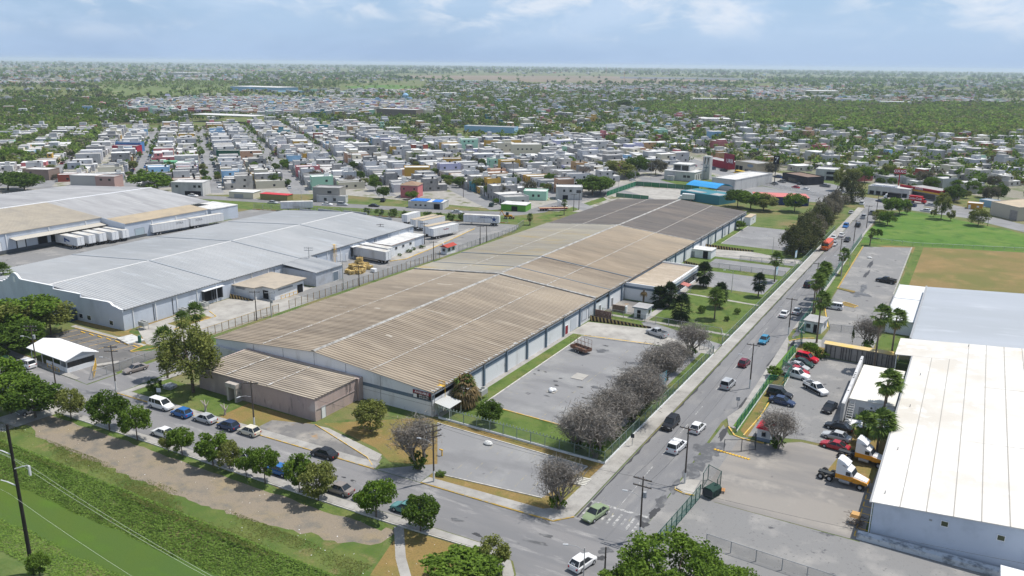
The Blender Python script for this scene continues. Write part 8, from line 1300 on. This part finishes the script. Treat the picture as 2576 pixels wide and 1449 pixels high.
for q in list(rest):
    if R_.random() < .55: k = 141 if q[2] == 141 else q[2]; a = math.radians(k); dd = R_.uniform(-.28, .28)*q[4]; rest.append([q[0]-math.sin(a)*dd, q[1]+math.cos(a)*dd, q[2], q[3]*R_.uniform(.45, .96), q[4]*R_.uniform(.22, .45), q[5]+R_.uniform(.9, 2.9), q[6] if R_.random() < .6 else R_.choice((0, 3, 4, 6, 5)), R_.choice((0, 1, 3, 4))])
if rest:
    v, f, mi = boxes(rest); tag(link('town_houses', np_mesh('town_houses', v, f, MS, mi)), 'mass of small flat roofed houses filling the town beyond the nearer streets', 'houses', kind='stuff')
# far field to the horizon
fh, ft = [], []
from mathutils import noise as mnoise
def far_scatter(r0, r1, nh, ntr, hs, ts):
    n = int(max(nh, ntr)*1.0)
    for kind, cntn in ((0, nh), (1, ntr)):
        rr = np.sqrt(hg.uniform(r0*r0, r1*r1, cntn)); aa = hg.uniform(math.radians(85), math.radians(158), cntn); xs, ys = rr*np.cos(aa), rr*np.sin(aa); u1 = hg.random(cntn)
        for x, y, q in zip(xs, ys, u1):
            px, py = PX(x, y)
            if not (-40 < px < 2616) or py > 300: continue
            hd, td, mix, colr = zone(px, py); nz = mnoise.noise((x*.0016, y*.0016, .3))*1.6+mnoise.noise((x*.006, y*.006, 2.3))*.8; cl = max(0, min(1.6, .75+1.3*nz))
            if kind == 0 and q < hd*.55*cl*1.3: fh.append([x, y, 141.+(int(x/300) % 2)*38, R_.uniform(7, 11)*hs, R_.uniform(8, 14)*hs, R_.uniform(3, 6)*(1 if hs < 1.3 else 1.3), int(hg.choice(16, p=HP)) if R_.random() > colr else R_.choice((7, 8, 9, 10, 12, 13, 5)), R_.choice((0, 3, 3, 1, 4)), 0])
            if kind == 1 and q < td*.42*max(.12, min(1.5, .8+1.5*mnoise.noise((x*.0022, y*.0022, 9.3))+.9*mnoise.noise((x*.009, y*.009, 5.3)))): ft.append((x, y, R_.uniform(2.6, 5.5)*ts, mix))
far_scatter(1430, 2600, 9000, 15000, 1, 1.05); far_scatter(2600, 5200, 12000, 15000, 1.15, 1.6); far_scatter(5200, 14000, 6500, 13000, 1.7, 3.2)
v, f, mi = boxes(fh, False); tag(link('distant_town', np_mesh('distant_town', v, f, MS, mi)), 'distant low town spreading to the horizon', 'houses', kind='stuff')
# trees: nearest as individuals up to the allowance, others as masses
for h in SLOTS:
    if R_.random() < .26 and not near_lm(h[0], h[1], 6): t_, v2 = tv(h[0], h[1]); dv = -6.9-1.6 if h[9] == 0 else 6.9+1.6; X, Y = TV(t_, v2+dv); ftrees.append((X, Y, R_.uniform(1.5, 3.0), R_.choice((0, 1, 0))))
    elif R_.random() < .2: ftrees.append((h[0]+R_.uniform(-6, 6), h[1]+R_.uniform(-6, 6), R_.uniform(2, 4), 0))
ftrees = [t for t in ftrees if -30 < PX(t[0], t[1])[0] < 2606]; ftrees.sort(key=lambda t: t[0]**2+t[1]**2); NI = 130
for i, (x, y, R, mix) in enumerate(ftrees[:NI]):
    loc = min(near_thing, key=lambda q: (q[0]-x)**2+(q[1]-y)**2)[2]; opt = ['round', 'dark', 'olive', 'dusty', 'bright']; R_.shuffle(opt)
    for pre in ('', 'small ', 'other '):
        done = False
        for w_ in opt:
            nm_ = {'round': 'green', 'dark': 'dark', 'olive': 'olive', 'dusty': 'greyish', 'bright': 'bright'}[w_]; lab = ('%s%s tree by house %s' % (pre, nm_, loc))
            if lab not in cnt: cnt[lab] = 1; done = True; break
        if done: break
    if pre == 'small ': R *= .75
    tree(w_, (x, y), R, R*R_.uniform(1.5, 2.1), lab, group='trees among the town houses')
def tree_mass(TR, name, label, nleaf, leaf, seed, mt=None):
    g = np.random.default_rng(seed); A = np.array(TR, float); n = len(A); tp = []
    for k in range(8): tp.append(crown_pts(1., 1.55, .12, nleaf, g, 9, .42))
    tp = np.array(tp); ti = g.integers(0, 8, n); P_ = tp[ti].copy(); an = g.uniform(0, 6.28, n); c_, s_ = np.cos(an)[:, None], np.sin(an)[:, None]; x = P_[:, :, 0]*c_-P_[:, :, 1]*s_; y = P_[:, :, 0]*s_+P_[:, :, 1]*c_; P_[:, :, 0] = x*A[:, 2:3]+A[:, 0:1]; P_[:, :, 1] = y*A[:, 2:3]+A[:, 1:2]; P_[:, :, 2] *= A[:, 2:3]
    cen = P_.reshape(-1, 3); v, f = leaf_quads(cen, 1., g, .9); sz = np.repeat(np.repeat(A[:, 2], nleaf), 4)*leaf; c4 = np.repeat(cen, 4, 0); v = c4+(v-c4)*sz[:, None]
    mix = A[:, 3].astype(int); w4 = np.array([[.42, .22, .22, .06, .08], [.34, .32, .18, .06, .10], [.3, .3, .2, .1, .1], [.15, .05, .2, .6, 0]]); cs = np.cumsum(w4[mix], 1); mi = (g.random(n)[:, None] > cs).sum(1).clip(0, 4); mi = np.repeat(mi, nleaf)
    tag(link(name, np_mesh(name, v, f, mt or [M1, M2, M3, M4, M5], mi)), label, 'trees', kind='stuff')
mid = ftrees[NI:]; tree_mass(mid, 'town_trees', 'mass of leafy trees between the town houses and in the woods', 70, .26, 3, [L1, L2, L3, L4, L5])
tree_mass([t for t in ft if t[0]**2+t[1]**2 < 2600**2], 'distant_trees', 'distant trees and scrub behind the town', 26, .42, 4, [L1, L2, L3, M1, L5]); tree_mass([t for t in ft if t[0]**2+t[1]**2 >= 2600**2], 'horizon_trees', 'tree cover fading towards the horizon', 9, .75, 5, [L1, L2, L1, M1, L5])
# scrub forest right and woods left get a dense understorey
sc_ = []
for _ in range(15000):
    px, py = R_.uniform(1640, 2600), R_.uniform(262, 346)
    if zone(px, py)[1] > 2 and R_.random() < ((py-200)/150)**-1.0*.45: x, y = G(px, py); sc_.append((x, y, R_.uniform(2.4, 5.2), R_.choice((0, 0, 1, 3))))
for _ in range(2600):
    px, py = R_.uniform(-20, 300), R_.uniform(300, 425)
    if zone(px, py)[1] > 1.9: x, y = G(px, py); (sc_.append((x, y, R_.uniform(2.2, 4.2), 1)) if y > 205+.27*(x+470)+14 and not near_lm(x, y, 3) else None)
tree_mass(sc_, 'scrub_forest', 'dense green scrub forest covering the flat land beside the town', 44, .34, 6)
# cars along the town streets
k = 0; cc = {}
for v, t0, t1 in ST[:12]:
    for sd_ in (-1, 1):
        t = t0+3; n = 0; si = [s[0] for s in ST].index(v)+1
        while t < min(t1, 700):
            t += R_.uniform(5.2, 11)
            if 526 < t < 541 or R_.random() < .45: continue
            x, y = TV(t, v+sd_*3.0); px, py = PX(x, y)
            if not (0 < px < 2500) or y < 205+.27*(x+470)+8 or x > -165: continue
            if near_lm(x, y, 0) or k > 118: continue
            col = R_.choice(('white', 'white', 'silver', 'silver', 'grey', 'black', 'black', 'navy', 'red', 'blue', 'tan', 'darkgreen')); sty = R_.choice(('sedan', 'sedan', 'hatch', 'suv', 'pickup')); k += 1; key = (si, sd_, t > 533); cc[key] = cc.get(key, 0)+1
            nmv = {'sedan': 'sedan', 'hatch': 'hatchback', 'suv': 'off-roader', 'pickup': 'pickup'}[sty]
            car(sty, col, (x, y), 141+(180 if sd_ > 0 else 0)+R_.uniform(-2, 2), '%s %s, %s parked %s on %s side of %s' % (col.replace('darkgreen', 'green'), nmv, ORD(cc[key]), 'past cross street' if t > 533 else 'from ring road', 'left' if sd_ < 0 else 'right', 'town street '+ORD(si)), full=False, name='pickup_truck' if sty == 'pickup' else 'parked_car', group='cars parked in the town streets')
for i, (s_, c_, px, py, an) in enumerate((('sedan', 'silver', 687, 512, 18), ('sedan', 'white', 824, 516, 18), ('suv', 'silver', 862, 517, 18), ('sedan', 'black', 941, 520, 18), ('suv', 'black', 964, 507, 120), ('sedan', 'silver', 1150, 536, 20), ('suv', 'darkgreen', 1237, 519, 110), ('sedan', 'white', 486, 494, 15))): car(s_, c_, G(px, py), an, '%s %s on the ring road, %s from the left' % (c_.replace('darkgreen', 'dark green'), 'off-roader' if s_ == 'suv' else 'sedan', ORD(i+1)), full=False, name='car', group='cars on the ring road')
for i in range(44):
    st_i = R_.randrange(0, 9); v, t0, t1 = ST[st_i]; t = t0+6+R_.random()*260; sd_ = R_.choice((-1, 1)); x, y = TV(t, v+sd_*4.6); px, py = PX(x, y)
    if 0 < px < 2500 and x < -165 and y > 205+.27*(x+470)+14 and not near_lm(x, y, 1): key = ('p', st_i); cnt[key] = cnt.get(key, 0)+1; T = thing('utility_pole', 'thin town utility pole, %s placed along %s' % (ORD(cnt[key]), STN[st_i+1]), 'utility pole', (x, y, 0), math.radians(51), 'utility poles in the town streets'); MB().cyl((0, 0, 0), (0, 0, 8.5), .13, .09, 5).build('post', WOODP, T); MB().box(-1, 1, -.06, .06, 7.9, 8.0).build('crossarm', WOODP, T)
g = np.random.default_rng(9); n = 130; cen = np.stack([-138+g.random(n)*92, 64+g.random(n)*12, np.full(n, .03)], 1); v, f = leaf_quads(cen, .075, g, 2.); tag(link('litter', np_mesh('litter', v, f, [WHITEM])), 'scattered pale litter on the canal side ground', 'litter', kind='stuff')
# ------------------------------------------------------------------ air
b = MB(); b.box(-31000, 31000, -3100, 31000, -4, 80); hz = bpy.data.materials.new('haze'); hz.use_nodes = True; n_ = hz.node_tree.nodes; n_.clear(); o_ = n_.new('ShaderNodeOutputMaterial'); pv = n_.new('ShaderNodeVolumePrincipled'); pv.inputs['Color'].default_value = (.72, .83, 1, 1); pv.inputs['Density'].default_value = 8e-5; pv.inputs['Anisotropy'].default_value = .1; hz.node_tree.links.new(pv.outputs[0], o_.inputs[1])
tag(b.build('haze', hz), 'thin bluish haze over the whole landscape', 'haze', kind='stuff')
